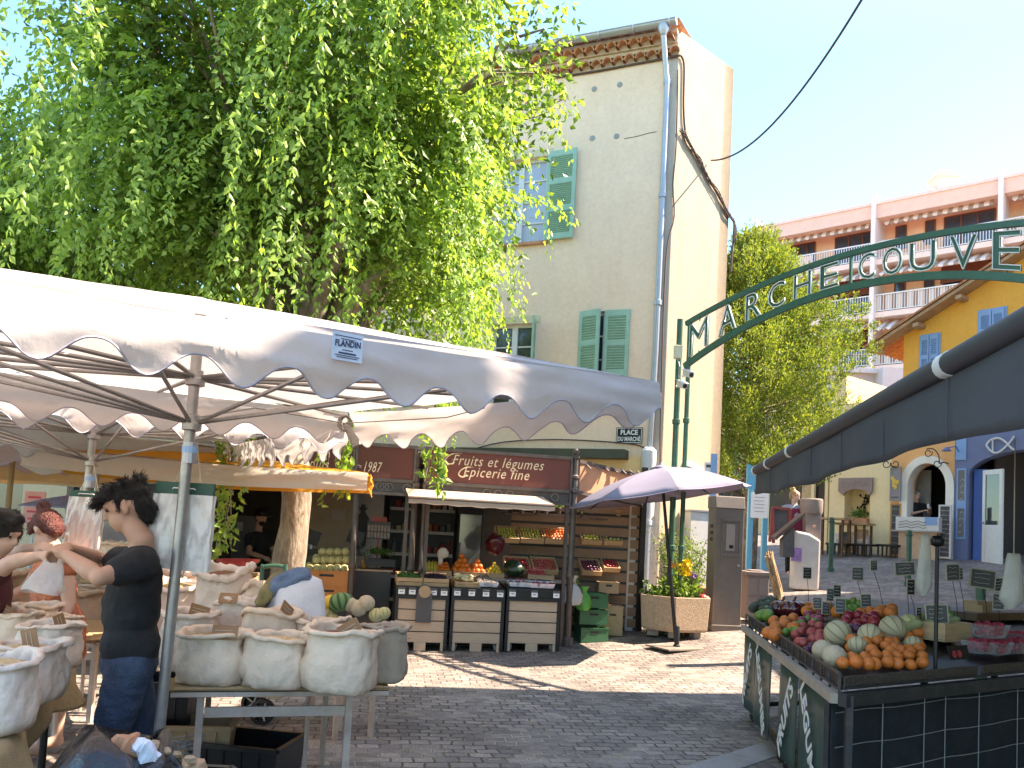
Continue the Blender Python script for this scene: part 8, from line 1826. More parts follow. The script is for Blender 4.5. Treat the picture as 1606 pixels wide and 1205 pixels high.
# ================================================================ TABLES
M_mat = mat('reed_mat', (.62, .42, .22), .85, .3, 30, .8, 60, stretch=(1, 14, 4)); M_burl = mat('burlap', (.42, .31, .17), .95, .15, 20, .5, 160, dirt=(.5, .4, .25), dscale=4); M_tbl = mat('worn_trestle_metal', (.50, .38, .31), .6, .2, 9, metal=.0, dirt=(.5, .45, .42), dscale=8)
def table(label, fl, fr_, depth, z, dirn, group='trestle tables of the spice stall', mat_=True, straw=True):
 d = (fr_-fl); w_ = d.length; d.normalize(); n_ = V(-d.y, d.x, 0); n_ = n_ if n_.y > 0 else -n_; n_ = (n_*.97+d*dirn).normalized(); c = (fl+fr_)/2; t = thing('trestle_table', label, 'table', (c.x, c.y, 0), group); P = lambda u, v, zz: V(fl.x, fl.y, 0)+d*u+n_*v+V(0, 0, zz)
 mb = MB(); mb.prism([P(0, 0, z-.045), P(w_, 0, z-.045), P(w_, depth, z-.045), P(0, depth, z-.045)], (0, 0, .025)); mb.build('table_top', M_tbl, t, bevel=.003)
 for v in (.06, depth-.06):
  for u in (.14, w_-.2):
   mb = MB(); mb.beam(P(u, v, 0), P(u, v, z-.05), .035, .035, up=d); mb.build('leg', M_tbl, t)
  mb = MB(); mb.beam(P(.16, v, z-.13), P(w_-.22, v, z-.13), .02, .05); mb.build('rail', M_tbl, t)
 mb = MB(); mb.tube(smooth([P(w_-.33, depth*.3, z-.06), P(w_-.38, depth*.3, z-.12), P(w_-.38, depth*.3, z-.3), P(w_-.38, depth*.3, .02)], 3), .014, 6); mb.build('bent_leg', M_tbl, t)
 if mat_:
  mb = MB(); mb.grid(lambda u, v: P(u*(w_+.02)-.01, v*(depth-.02)-.0, z-.012+.004*math.sin(v*80)), 6, 60)
  for i in range(90): v = rnd.uniform(0, 1)**2*.3; u = rnd.uniform(-.06, .0); L2 = rnd.uniform(.2, .9)*w_; u = rnd.choice((rnd.uniform(-.06, .02), rnd.uniform(0, w_-L2+.05))); mb.tube([P(u, v-.01, z-.004), P(u+L2, v-.01+rnd.uniform(-.01, .01), z-.002+rnd.uniform(-.003, .006))], .0025, 4)
  mm = mb.build('reed_mat', M_mat, t, solid=.004)
 return t, P
fl, fr2 = H(268, 1080, .75), H(611, 1078, .75)
tA, PA = table('trestle table with a reed mat carrying the row of three large flour sacks', fl, fr2, 1.35, .75, .0)
fl2, fr3 = H(150, 1003, .75), H(287, 1000, .75); tB, PB_ = table('rear trestle table behind the man carrying small open sacks', fl2, fr3, 1.2, .75, 0.)
fl3, fr4 = H(500, 1008, .75)+V(0, .2, 0), H(628, 1006, .75)+V(0, .2, 0); tC, PC = table('trestle table with white cartons of melons behind the sacks', fl3, fr4, .8, .75, 0., straw=False)
# left burlap covered table
ca, cb_ = H(112, 1012, .75), H(8, 1150, .75); dd = (ca-cb_).normalized(); nn = V(dd.y, -dd.x, 0); nn = nn if nn.x > 0 else -nn
tl = thing('burlap_table', 'table at the left edge covered in burlap and reed matting', 'table', (ca.x-.5, (ca.y+cb_.y)/2, 0)); cb2 = cb_-dd*.7; ca2 = ca+dd*.05
mb = MB(); mb.prism([cb2-V(0, 0, .03), ca2-V(0, 0, .03), ca2-nn*1.3-V(0, 0, .03), cb2-nn*1.3-V(0, 0, .03)], (0, 0, .02)); mb.build('table_top', M_tbl, tl)
mb = MB(); L_ = (ca2-cb2).length; mb.grid(lambda u, v: cb2.lerp(ca2, u)-nn*(v*1.3)+V(0, 0, .004+.004*math.sin(u*150)), 150, 4)
for i in range(70): u = rnd.random(); v = rnd.random()*.35; mb.tube([cb2.lerp(ca2, u)-nn*v+V(0, 0, .012), cb2.lerp(ca2, u+rnd.uniform(-.02, .02))-nn*(v+rnd.uniform(.1, .4))+V(0, 0, .014)], .0025, 4)
mb.build('reed_mat', M_mat, tl, solid=.003)
mb = MB()
def bf(u, v):
 p = cb2.lerp(ca2, u); e = .25*v if v < .25 else .0; dn = max(0, v-.18); r_ = .10*math.sin(u*11)*dn+.06*math.sin(u*27+1)*dn
 return p+nn*(-.14+.17*min(1, v*4.5)+r_*.7+.05*dn)+V(0, 0, .014-(dn*(.27+.05*math.sin(u*8)+.03*math.sin(u*21))))
mb.grid(bf, 90, 14); mb.grid(lambda u, v: bf(1, u)*(1-v)+(bf(1, u)-nn*1.3+dd*.0)*v, 10, 10); mb.build('burlap_cloth', M_burl, tl, smooth=True, solid=.004)
for u in (.25, .9):
 for v in (.08, 1.2): p = cb2.lerp(ca2, u)-nn*v; mb = MB(); mb.tube([V(p.x, p.y, 0), V(p.x, p.y, .72)], .022, 8); mb.build('leg', M_black, tl)
# ================================================================ SACKS
M_sack = mat('woven_white_sack', (.88, .68, .52), .5, .05, 6, 1., 11, dirt=(.48, .43, .38), dscale=4, damt=.35, trans=.12); M_sackb = mat('cool_white_sack', (.84, .70, .60), .45, .05, 6, 1., 11, trans=.12); M_sackt = mat('taupe_sack', (.42, .32, .24), .7, .08, 6, .5, 18)
M_fill = [mat('fill_%s' % n_, c_, .9, .3, 60, .8, 120) for n_, c_ in (('brown_grain', (.22, .10, .05)), ('cream_flour', (.66, .50, .28)), ('orange_spice', (.62, .24, .05)), ('pale_seed', (.42, .30, .14)))]
M_wcard = mat('wooden_card', (.33, .18, .09), .7, .15, 8)
def sack(base, w_, h, label, m=None, fill=1, seed=0, tilt=0., open_=.8, card=None, nod=0.):
 m = m or M_sack; t = thing('spice_sack', label, 'sack', tuple(base), 'open sacks on the spice stall'); n = 56; r0 = w_/2; vs = []; rows = []
 prof = [(.55, 0), (.86, .0), (.96, .03), (1.03, .12), (1.06, .28), (1.05, .45), (1.02, .6), (.98, .74), (.95, .86), (.93, .94), (.97, .985), (1.0, 1.0)]
 roll = [(1.03, 1.0), (1.07, .97), (1.08, .93), (1.04, .905)]; inner = [(.90, 1.01), (.86, .98), (.84, .93), (.82, .86)]
 R3 = Matrix.Rotation(tilt, 3, 'Y') @ Matrix.Rotation(nod, 3, 'X')
 def pt(r_, z, a, k):
  sq = 1-.055*math.cos(4*a+.3*math.sin(seed))+.03*math.sin(2*a+seed*2); wr = .055*(1-2*abs(mnoise.noise(V(math.cos(a)*2.6+z*2+seed, math.sin(a)*2.6, z*4.5))))+.035*mnoise.noise(V(math.cos(a)*2.2+seed, math.sin(a)*2.2, z*5))+.03*abs(math.sin(a*6+seed+z*2+mnoise.noise(V(a, z*3, seed))*3))*max(0, z-.35)+.03*mnoise.noise(V(math.cos(a)*5+seed, math.sin(a)*5, z*11))+.012*math.sin(z*34+a*2+seed)*(1 if z < .5 else .3)
  wr += .03*(1-2*abs(mnoise.noise(V(math.cos(a)*6+z*5, math.sin(a)*6+seed, z*7)))); rr_ = r0*r_*(sq+wr*1.9); zz = h*z*(1+.035*math.sin(a*2+seed*3)*z)+.004*mnoise.noise(V(a*4, z*9, seed))
  return base+R3 @ V(rr_*math.cos(a), rr_*math.sin(a)*.92, zz)
 mb = MB()
 for (r_, z) in prof:
  for j in range(n): vs.append(pt(r_, z, 2*math.pi*j/n, 0))
 k = len(prof); mb.add(vs, [(i*n+j, i*n+(j+1) % n, (i+1)*n+(j+1) % n, (i+1)*n+j) for i in range(k-1) for j in range(n)]+[tuple(range(n-1, -1, -1))])
 mb.build('body', m, t, smooth=True)
 mb = MB(); ring = [(.99, .93)]+[(r_+.01, z) for r_, z in ((1.05, .935), (1.08, .96), (1.06, 1.0), (1.0, 1.02), (.93, 1.015), (.88, .98), (.85, .93), (.83, .84))]; vs = []
 for (r_, z) in ring:
  for j in range(n): a = 2*math.pi*j/n; jt = mnoise.noise(V(math.cos(a)*1.8, math.sin(a)*1.8, seed)); j2 = mnoise.noise(V(math.cos(a)*6, math.sin(a)*6, seed+r_*4)); vs.append(pt(r_+.07*jt*(r_ > .9)+.03*j2, z+.07*jt+.035*j2, a, 1))
 k = len(ring); mb.add(vs, [(i*n+j, i*n+(j+1) % n, (i+1)*n+(j+1) % n, (i+1)*n+j) for i in range(k-1) for j in range(n)]); mb.build('rolled_rim', m, t, smooth=True)
 mb = MB(); mb.grid(lambda u, v: base+R3 @ V((u*2-1)*r0*.84*math.sqrt(1-.5*(v*2-1)**2), (v*2-1)*r0*.8*math.sqrt(1-.5*(u*2-1)**2), h*(.90+.07*(1-(u*2-1)**2)*(1-(v*2-1)**2)+.01*mnoise.noise(V(u*9, v*9, seed)))), 16, 16); mb.build('contents', M_fill[fill], t, smooth=True)
 if card:
  c = base+R3 @ V(card[0]*w_, card[1]*w_, h*1.06); Rc = rotz(card[2]) @ Matrix.Rotation(R(card[3]), 3, 'X') @ Matrix.Rotation(card[5] if len(card) > 5 else 0, 3, 'Y'); s_ = card[4]; mb = MB(); mb.box(c, (.105*s_, .006, .062*s_), Rc); co = mb.build('name_card', M_wcard, t)
  mb = MB()
  for kk in range(2): mb.tube([c+Rc @ V(-.04*s_+.012*s_*j, -.005, (.012-.022*kk+.005*((j*3+kk) % 3-1))*s_) for j in range(7)], .0012, 4)
  mb.build('writing', M_chalk, co)
 return t
X = lambda px, Y: W(px, 900, Y).x
sack(V(X(345, 4.33), 4.33, .755), .325, .255, 'left one of the three big front sacks, flat brown card on its rim', fill=3, seed=1, card=(.28, -.4, .1, -25, 1.2))
sack(V(X(443, 4.33), 4.33, .755), .32, .255, 'middle one of the three big front sacks, without a card', fill=1, seed=2)
sack(V(X(541, 4.3), 4.3, .755), .335, .305, 'right and tallest of the three big front sacks, with a tilted card', fill=0, seed=3, tilt=.05, card=(.12, -.25, .5, -10, 1.1, -.5))
sack(V(X(606, 4.62), 4.62, .755), .25, .30, 'rounded taupe sack with a rolled rim at the right end of the front table', M_sackt, fill=0, seed=4)
sack(V(X(304, 4.68), 4.68, .755), .28, .31, 'sack just right of the tent pole with a folded rim and two cards', M_sackb, fill=0, seed=5, card=(.3, -.35, .6, -20, 1.0, .3))
sack(V(X(430, 4.72), 4.72, .755), .29, .335, 'squat sack in the second row behind the middle front sack', fill=1, seed=6, card=(.38, -.3, 1.2, -5, 1., .6))
sack(V(X(510, 4.8), 4.8, .755), .27, .30, 'sack in the second row half hidden behind the tallest front sack', fill=3, seed=7)
sack(V(X(378, 4.95), 4.95, .755), .24, .36, 'low open sack of the second row showing pale seeds near a small card', M_sackb, fill=3, seed=8, card=(-.1, -.5, 0, -30, 1.0))
sack(V(X(357, 5.3), 5.3, .755), .30, .53, 'tall white sack in the back row with dark grain and a wide rim', M_sackb, fill=0, seed=9, nod=.12)
sack(V(X(418, 5.2), 5.2, .755), .25, .44, 'small pale sack in the back row left of the tall leaning bag', fill=1, seed=10)
sack(V(X(282, 5.9), 5.9, .755), .33, .38, 'bluish white sack on the rear table right of the man', M_sackb, fill=3, seed=11, nod=.15)
sack(V(X(245, 6.4), 6.4, .755), .30, .42, 'low sack on the rear table directly behind the man', M_sackb, fill=1, seed=12)
sack(V(X(262, 7.0), 7.0, .755), .3, .5, 'taller tan sack at the back of the rear table', M_sackt, fill=0, seed=13)
sack(V(X(325, 6.3), 6.3, .755), .26, .42, 'plain sack at the right end of the rear table', fill=1, seed=14)
# tall leaning closed sack with blue and ochre cloth on top
c = V(X(478, 4.95), 4.95, .755); t = thing('tall_leaning_sack', 'tall white leaning sack topped with a crumpled blue and ochre cloth', 'sack', tuple(c)); mb = MB(); n = 40; vs = []
top = W(462, 912, 5.0)
for i, (r_, f) in enumerate(((.6, 0), (.95, .0), (1.0, .06), (1.03, .3), (1.0, .6), (.97, .8), (.9, .95), (.6, 1.02), (0, 1.04))):
 q = c.lerp(top, f)
 for j in range(n): a = 2*math.pi*j/n; k_ = 1+.05*math.cos(4*a)+.03*mnoise.noise(V(math.cos(a)*3, math.sin(a)*3, f*6)); vs.append((q.x+.165*r_*k_*math.cos(a), q.y+.12*r_*k_*math.sin(a), q.z+.05*r_*math.cos(a)*f))
mb.add(vs, [(i*n+j, i*n+(j+1) % n, (i+1)*n+(j+1) % n, (i+1)*n+j) for i in range(8) for j in range(n)]); mb.build('body', mat('bright_white_sack', (.70, .70, .76), .6, .05, 8, .6, 12), t, smooth=True)
def lump(name, path, rads, m, parent, seed, amp=.35, n=20):
 mb = MB(); P = smooth([V(*q) for q in path], 5); k = len(P); rs_ = np.interp(np.linspace(0, 1, k), np.linspace(0, 1, len(rads)), rads); vs = []
 for i, p in enumerate(P):
  d = (P[min(i+1, k-1)]-P[max(0, i-1)]).normalized(); x = d.cross(V(0, 1, .01)).normalized(); y = d.cross(x)
  for j in range(n): a = 2*math.pi*j/n; f = 1+amp*mnoise.noise(V(math.cos(a)*1.6+seed, math.sin(a)*1.6, i*.35))+.12*math.sin(a*5+i*.5); vs.append(p+(x*math.cos(a)+y*math.sin(a))*rs_[i]*f)
 mb.add(vs, [(i*n+j, i*n+(j+1) % n, (i+1)*n+(j+1) % n, (i+1)*n+j) for i in range(k-1) for j in range(n)]+[tuple(range(n)), tuple((k-1)*n+j for j in range(n))]); return mb.build(name, m, parent, smooth=n > 9)
lump('blue_cloth', [W(425, 935, 4.95), W(440, 918, 4.95), W(462, 908, 4.95), W(486, 900, 4.95)], [.035, .06, .06, .03], mat('slate_blue_cloth', (.13, .19, .30), .85, .35, 9, .6, 30), t, 3)
lump('ochre_cloth', [W(406, 952, 4.9), W(416, 935, 4.92), W(432, 915, 4.98), W(450, 905, 5.03)], [.03, .045, .05, .03], mat('olive_cloth', (.20, .17, .08), .85, .5, 7, .6, 30), t, 8)
# sacks of the left table
LT = lambda px, py: H(px, py, .765)
for (px, py, w_, h, m_, f_, sd_, lb_, cd) in ((32, 1098, .30, .245, M_sackb, 1, 21, 'large bluish white sack at the front of the left table', (.12, -.1, .2, -5, 1.0, 1.3)), (74, 1048, .27, .23, M_sackb, 3, 22, 'white sack behind the large one near the table corner', (.28, -.2, 1.0, 0, .9, 1.2)), (-16, 1145, .26, .27, M_sackb, 1, 23, 'sack cut off by the left edge of the photo', None), (16, 1030, .28, .25, M_sack, 2, 24, 'sack of orange spice behind the large left sack', (-.1, -.2, .3, -8, .9, .5)), (52, 1008, .26, .24, M_sack, 1, 25, 'sack with a rumpled rim at the back of the left table', None), (92, 1015, .2, .19, M_sack, 1, 26, 'small sack at the far right corner of the left table', None)):
 sack(LT(px, py), w_, h, lb_, m_, f_, sd_, card=cd)
for i, (px, py, Y, s_, lb_) in enumerate(((20, 915, 6.6, .5, 'wide brown jute sack behind the left table'), (65, 905, 7.2, .4, 'cream jute sack behind the woman with red hair'), (130, 925, 6.8, .42, 'tan jute sack between the man and the second pole'), (172, 845, 8.6, .4, 'rolled pale sack far behind the face of the man'), (-30, 900, 5.8, .55, 'brown sack at the far left edge behind the table'))):
 sack(V(X(px, Y), Y, max(.4, W(px, py+30, Y).z-.25)), s_, .4, lb_, M_sackt if i % 2 == 0 else M_sack, (1, 3, 1, 3, 0)[i], 30+i)
for (px, Y, z_) in ((20, 6.6, .0), (65, 7.2, 0), (130, 6.8, 0), (-30, 5.8, 0)):
 pass
tt, _P = table('long rear table under the jute sacks left of the man', V(-5.6, 6.15, 0), V(-2.9, 6.35, 0), 1.1, .62, 0.); tt2, _P = table('farther table behind the man carrying rolled sacks', V(-5.2, 8.1, 0), V(-3.2, 8.3, 0), .9, .9, 0.)
# white cartons with melons
def carton(px, py, Y, rot, label): c = W(px, py, Y); c.z = .765; return box_at2('white_carton', label, c, .30, .24, .15, rot)
def box_at2(name, label, c, w_, d_, h, rot, m=None):
 m = m or M_cwhite; t = thing(name, label, 'carton', tuple(c)); Rm = rotz(rot); mb = MB(); mb.box(c+V(0, 0, .004), (w_, d_, .008), Rm)
 for s_ in (-1, 1): mb.box(c+Rm @ V(s_*(w_/2-.004), 0, 0)+V(0, 0, h/2+.004), (.008, d_, h-.008), Rm); mb.box(c+Rm @ V(0, s_*(d_/2-.004), 0)+V(0, 0, h/2+.004), (w_-.017, .008, h-.008), Rm)
 mb.build('body', m, t); mb = MB()
 for s_ in (-1, 1): mb.prism([c+Rm @ V(s_*w_/2, -d_*.5, 0)+V(0, 0, h), c+Rm @ V(s_*w_/2, -d_*.2, 0)+V(0, 0, h), c+Rm @ V(s_*w_*.32, -d_*.5, 0)+V(0, 0, h+.004)], (0, 0, .006))
 mb.build('corner_flap', m, t); mb = MB(); mb.box(c+Rm @ V(0, -d_/2-.003, 0)+V(0, 0, h*.55), (w_*.3, .004, h*.3), Rm); mb.build('hand_hole', M_black, t); return t
mcY = 5.35
carton(541, 985, mcY, -.15, 'left white carton of melons with a notched hand hole'); carton(598, 990, mcY-.05, .1, 'right white carton of melons at the table end')
for (px, py, r_, kd, lb_) in ((515, 945, .055, 'yellow_apple', 'bright yellow orange melon at the left of the carton'), (533, 945, .075, 'watermelon', 'striped green watermelon above the white cartons'), (549, 948, .05, 'tan_melon', 'tan melon right of the striped watermelon'), (562, 954, .058, 'tan_melon', 'netted tan melon at the edge of the left carton'), (575, 946, .055, 'tan_melon', 'highest netted tan melon between both cartons'), (590, 965, .05, 'melon', 'greenish melon inside the right carton'), (602, 962, .045, 'melon', 'small melon at the right of the right carton'), (512, 962, .05, 'melon', 'green melon under the yellow orange one'), (520, 972, .05, 'melon', 'lowest melon left of the white carton')):
 q = W(px, py, mcY+.05); o = put(kd, q, r_, lb_, None, tilt=False, cat='melon' if kd != 'watermelon' else 'watermelon')
 if kd == 'yellow_apple': mm = o.data.copy(); mm.materials.clear(); mm.materials.append(M_orange if False else mat('yellow_melon_skin', (.80, .50, .06), .5, .15, 12)); o.data = mm; o.name = 'yellow_melon'
 if kd == 'watermelon': o.scale = (.09, .07, .065)
# ================================================================ UNDER THE TABLES
M_tub = mat('black_plastic_tub', (.012, .012, .015), .35, .2, 9)
def tub(name, label, x, y, w_, d_, h, rot, m=M_tub):
 c = V(x, y, 0); t = thing(name, label, 'tub', (x, y, 0)); Rm = rotz(rot); mb = MB(); lo = [c+Rm @ V(sx*w_*.44, sy*d_*.44, .004) for sx, sy in ((-1, -1), (1, -1), (1, 1), (-1, 1))]; hi = [c+Rm @ V(sx*w_*.5, sy*d_*.5, h) for sx, sy in ((-1, -1), (1, -1), (1, 1), (-1, 1))]
 mb.add(lo+hi, [(3, 2, 1, 0)]+[(i, (i+1) % 4, (i+1) % 4+4, i+4) for i in range(4)]); mb.build('body', m, t, solid=.008); mb = MB()
 for i in range(4): mb.beam(hi[i], hi[(i+1) % 4], .03, .022)
 mb.build('rim', m, t); mb = MB()
 for k in range(1, 5):
  for sx in (-1,): mb.beam(lo[0].lerp(lo[1], k/5)+Rm @ V(0, -.004, 0), hi[0].lerp(hi[1], k/5)+Rm @ V(0, -.004, -.02), .012, .012, up=(0, 1, 0))
 mb.build('ribs', m, t); return t
q = H(390, 1165, .32); tub('black_tub', 'wide open black plastic tub on the cobbles under the front table', q.x, q.y, .52, .4, .34, -.15)
q = H(250, 1075, .6); tub('tall_black_bin', 'tall ribbed black plastic bin behind the near tent pole', q.x, q.y+.1, .36, .36, .62, .1)
bxm = V(X(318, 4.75), 4.85, 0); tub('brown_box', 'brown cardboard box under the front table behind the pole', bxm.x, bxm.y, .4, .3, .42, .2, M_card)
mb = MB()
for k in range(6): mb.tube([V(X(305, 4.4)+.11*math.cos(j*.6+k)*(1+.1*k/2), 4.35+.08*math.sin(j*.6+k), .39+.012*k+.02*math.sin(j+k)) for j in range(12)], .005, 5)
tag(mb.build('rope_coil', MATS['grey_rope'], smooth=True), 'loose coil of grey rope beside the table leg', 'rope')
# black bin bag with paper bags on top
gb = V(X(205, 3.0), 3.0, 0); zt_ = W(205, 1188, 3.0).z; gt = thing('bin_bag', 'shiny black bin bag bulging at the bottom edge with papers spilling out', 'bag', tuple(gb)); mb = MB(); n = 48; vs = []
pr = [(.16, 0), (.25, .05), (.29, .25), (.28, .45), (.25, .58), (.2, .68), (.17, .76), (.14, .82)]
for r_, f in pr:
 for j in range(n): a = 2*math.pi*j/n; k_ = 1+.16*mnoise.noise(V(math.cos(a)*2, math.sin(a)*2, f*4))+.05*math.sin(a*8+f*12)+.04*mnoise.noise(V(a*6, f*14, 2)); vs.append((gb.x+r_*k_*math.cos(a)*1.15, gb.y+r_*k_*math.sin(a), (zt_+.03)*f/.8+.05*math.sin(a*3)*f))
mb.add(vs, [(i*n+j, i*n+(j+1) % n, (i+1)*n+(j+1) % n, (i+1)*n+j) for i in range(len(pr)-1) for j in range(n)]+[tuple((len(pr)-1)*n+j for j in range(n))]); mb.build('bag', mat('black_film', (.012, .012, .014), .22, .3, 9, .9, 22, coat=.3), gt, smooth=True)
M_kraft = mat('kraft_paper', (.46, .30, .18), .8, .12, 7, .7, 22)
for i, (x, y, Y, r_, m_, lb_) in enumerate(((200, 1163, 2.95, .05, MATS['peach_cloth'], 'peach coloured paper poking from the black bin bag'), (226, 1168, 2.95, .042, M_cwhite, 'white crumpled bag on top of the black bin bag'))):
 c = W(x, y+8, Y); lump(('peach_paper', 'white_paper')[i], [c+V(-.05, 0, .03), c, c+V(.05, 0, -.03)], [.012, r_, .014], m_, gt, i*3, .9, 8)
for i, (x, y) in enumerate(((252, 1180), (268, 1186), (284, 1190), (300, 1196))):
 c = W(x, y, 3.05); mb = MB(); mb.sphere(c-V(0, 0, .03), (.045, .06, .055), 9, 6, jit=1.2, rot=rotz(i)); mb.sphere(c+V(.0, -.03, .02), (.035, .03, .028), 7, 5, jit=1.6, rot=rotz(i*2)); tag(mb.build('paper_bag', M_kraft), 'crumpled brown paper bag in the row beside the bin bag', 'paper bag', 'brown paper bags in a row');
pbx = W(275, 1205, 3.05); tub('paper_bag_box', 'dark box under the row of brown paper bags', pbx.x, pbx.y+.02, .34, .2, max(.3, pbx.z-.03), 0)
# pushchair / trolley wheel and crate seen under the table
wc = V(X(430, 6.6), 6.6, .0); wz = W(427, 1105, 6.6).z; t = thing('pushchair', 'dark wheeled trolley with two spoked wheels behind the front table', 'trolley', (wc.x, wc.y, 0))
for px in (395, 427):
 c = V(X(px, 6.6), 6.6+(.3 if px < 400 else 0), .1); mb = MB(); mb.lathe(c, [(.075, -.02), (.1, -.018), (.1, .018), (.075, .02), (.075, -.02)], 20, rot=Matrix.Rotation(R(90), 3, 'X')); wo = mb.build('wheel', M_tub, t, smooth=True, sharp=40); mb = MB()
 for k in range(5): mb.beam(c, c+V(.08*math.cos(k*1.257), 0, .08*math.sin(k*1.257)), .016, .012)
 mb.build('spokes', M_zinc, wo)
mb = MB(); mb.box((X(412, 6.6), 6.75, .26), (.42, .3, .1)); mb.box((X(400, 6.6), 6.78, .4), (.3, .25, .2)); mb.build('body', M_card, t)
# far left background: poster, pale parasol
t = thing('pink_poster', 'pink and white poster board under the sand yellow tent far left', 'poster', tuple(W(54, 820, 14))); c = W(54, 797, 14); mb = MB(); mb.box(c, (.34, .03, .56)); pb2 = mb.build('panel', mat('pink_panel', (.75, .45, .50), .6, .15, 3), t); mb = MB()
for i in range(4): mb.box(c+V(0, -.02, .18-.12*i), (.22-.04*(i % 2), .004, .035), None)
mb.build('bands', mat('pink_band', (.65, .08, .15), .6), pb2); mb = MB(); mb.box(c-V(0, 0, .8), (.05, .03, 1.1)); mb.build('stand', M_zinc, t)
t = thing('pale_parasol', 'flat pale lavender parasol far left behind the red haired woman', 'parasol', tuple(W(110, 860, 12))); c = W(105, 792, 12); mb = MB(); mb.lathe(c, [(.62, -.05), (.6, -.03), (.3, .07), (0, .14)], 10); mb.build('canopy', mat('lavender_cloth', (.5, .52, .72), .8, trans=.3), t); mb = MB(); mb.tube([c+V(0, 0, .12), V(c.x, c.y, 0)], .02, 6); mb.build('pole', M_zinc, t)
mb = MB(); mb.box((W(250, 830, 11.2).x, 11.4, 1.0), (.5, .4, 2.0)); mb.box((W(250, 830, 11.2).x, 11.3, 1.45), (.52, .3, .06)); o = mb.build('dark_shelf_cabinet', M_black); tag(o, 'dark cabinet behind the near bag pad', 'cabinet')
# ================================================================ PEOPLE
M_skin = mat('skin', (.50, .27, .18), .55, .08, 9, .12, 70, sss=.12); M_skinp = mat('pale_skin', (.58, .36, .27), .55, .06, 9, sss=.1)
M_hair = mat('black_hair', (.010, .008, .008), .45, .4, 40, .8, 90, stretch=(1, 1, 4)); M_tee = mat('black_tshirt', (.014, .014, .016), .9, .3, 6, .6, 11)
M_jean = mat('dark_denim', (.025, .045, .085), .85, .3, 5, .5, 60, dirt=(.08, .12, .18), dscale=4, damt=.7)
def head_parts(c, f, s=1., up=V(0, 0, 1), beard=False):
 """cranium, jaw, nose, brow, lips, ears round head centre c looking along f"""
 f = (f-up*f.dot(up)*0).normalized(); sd_ = f.cross(up).normalized(); u = sd_.cross(f); P = lambda a, b, d: c+f*a*s+sd_*b*s+u*d*s
 rot = Matrix((f, sd_, u)).transposed().to_euler()
 q = [('e', P(-.012, 0, .03), (.098*s, .077*s, .095*s), rot), ('e', P(.025, 0, -.045), (.068*s, .058*s, .07*s), rot), ('e', P(.052, 0, -.085), (.03*s, .032*s, .022*s), rot),
  ('c', [(P(.085, 0, .02), .009*s), (P(.108, 0, -.018), .013*s)]), ('c', [(P(.08, -.035, .034), .012*s), (P(.088, 0, .036), .012*s), (P(.08, .035, .034), .012*s)]),
  ('c', [(P(.082, -.02, -.055), .008*s), (P(.09, 0, -.053), .01*s), (P(.082, .02, -.055), .008*s)]), ('e', P(-.005, .078, -.005), (.022*s, .012*s, .034*s), rot), ('e', P(-.005, -.078, -.005), (.022*s, .012*s, .034*s), rot)]
 return q, P, rot
def hand_parts(w, d, pn, s=1., curl=.9):
 """palm and five curled fingers; d points from wrist along the hand, pn is the palm normal"""
 d = d.normalized(); pn = (pn-d*pn.dot(d)).normalized(); sd_ = d.cross(pn); q = [('c', [(w, .024*s), (w+d*.05*s, .026*s)]), ('e', w+d*.05*s, (.034*s, .03*s, .03*s))]
 for i, (o, l) in enumerate(((-.03, .062), (-.010, .075), (.011, .07), (.031, .055))):
  b = w+d*.075*s+sd_*o*s; k1 = b+(d*math.cos(curl*.5)+pn*math.sin(curl*.5))*l*.45*s; k2 = k1+(d*math.cos(curl*1.3)+pn*math.sin(curl*1.3))*l*.35*s; k3 = k2+(d*math.cos(curl*2)+pn*math.sin(curl*2))*l*.3*s; q.append(('c', [(w+d*.045*s+sd_*o*.8*s, .012*s), (b, .0105*s), (k1, .0095*s), (k2, .0088*s), (k3, .0078*s)]))
 b = w+d*.02*s-sd_*.03*s; q.append(('c', [(b, .014*s), (b+(d*.6-sd_*.5+pn*.6).normalized()*.035*s, .0115*s), (b+(d*.9-sd_*.1+pn*.9).normalized()*.062*s, .0095*s)])); return q
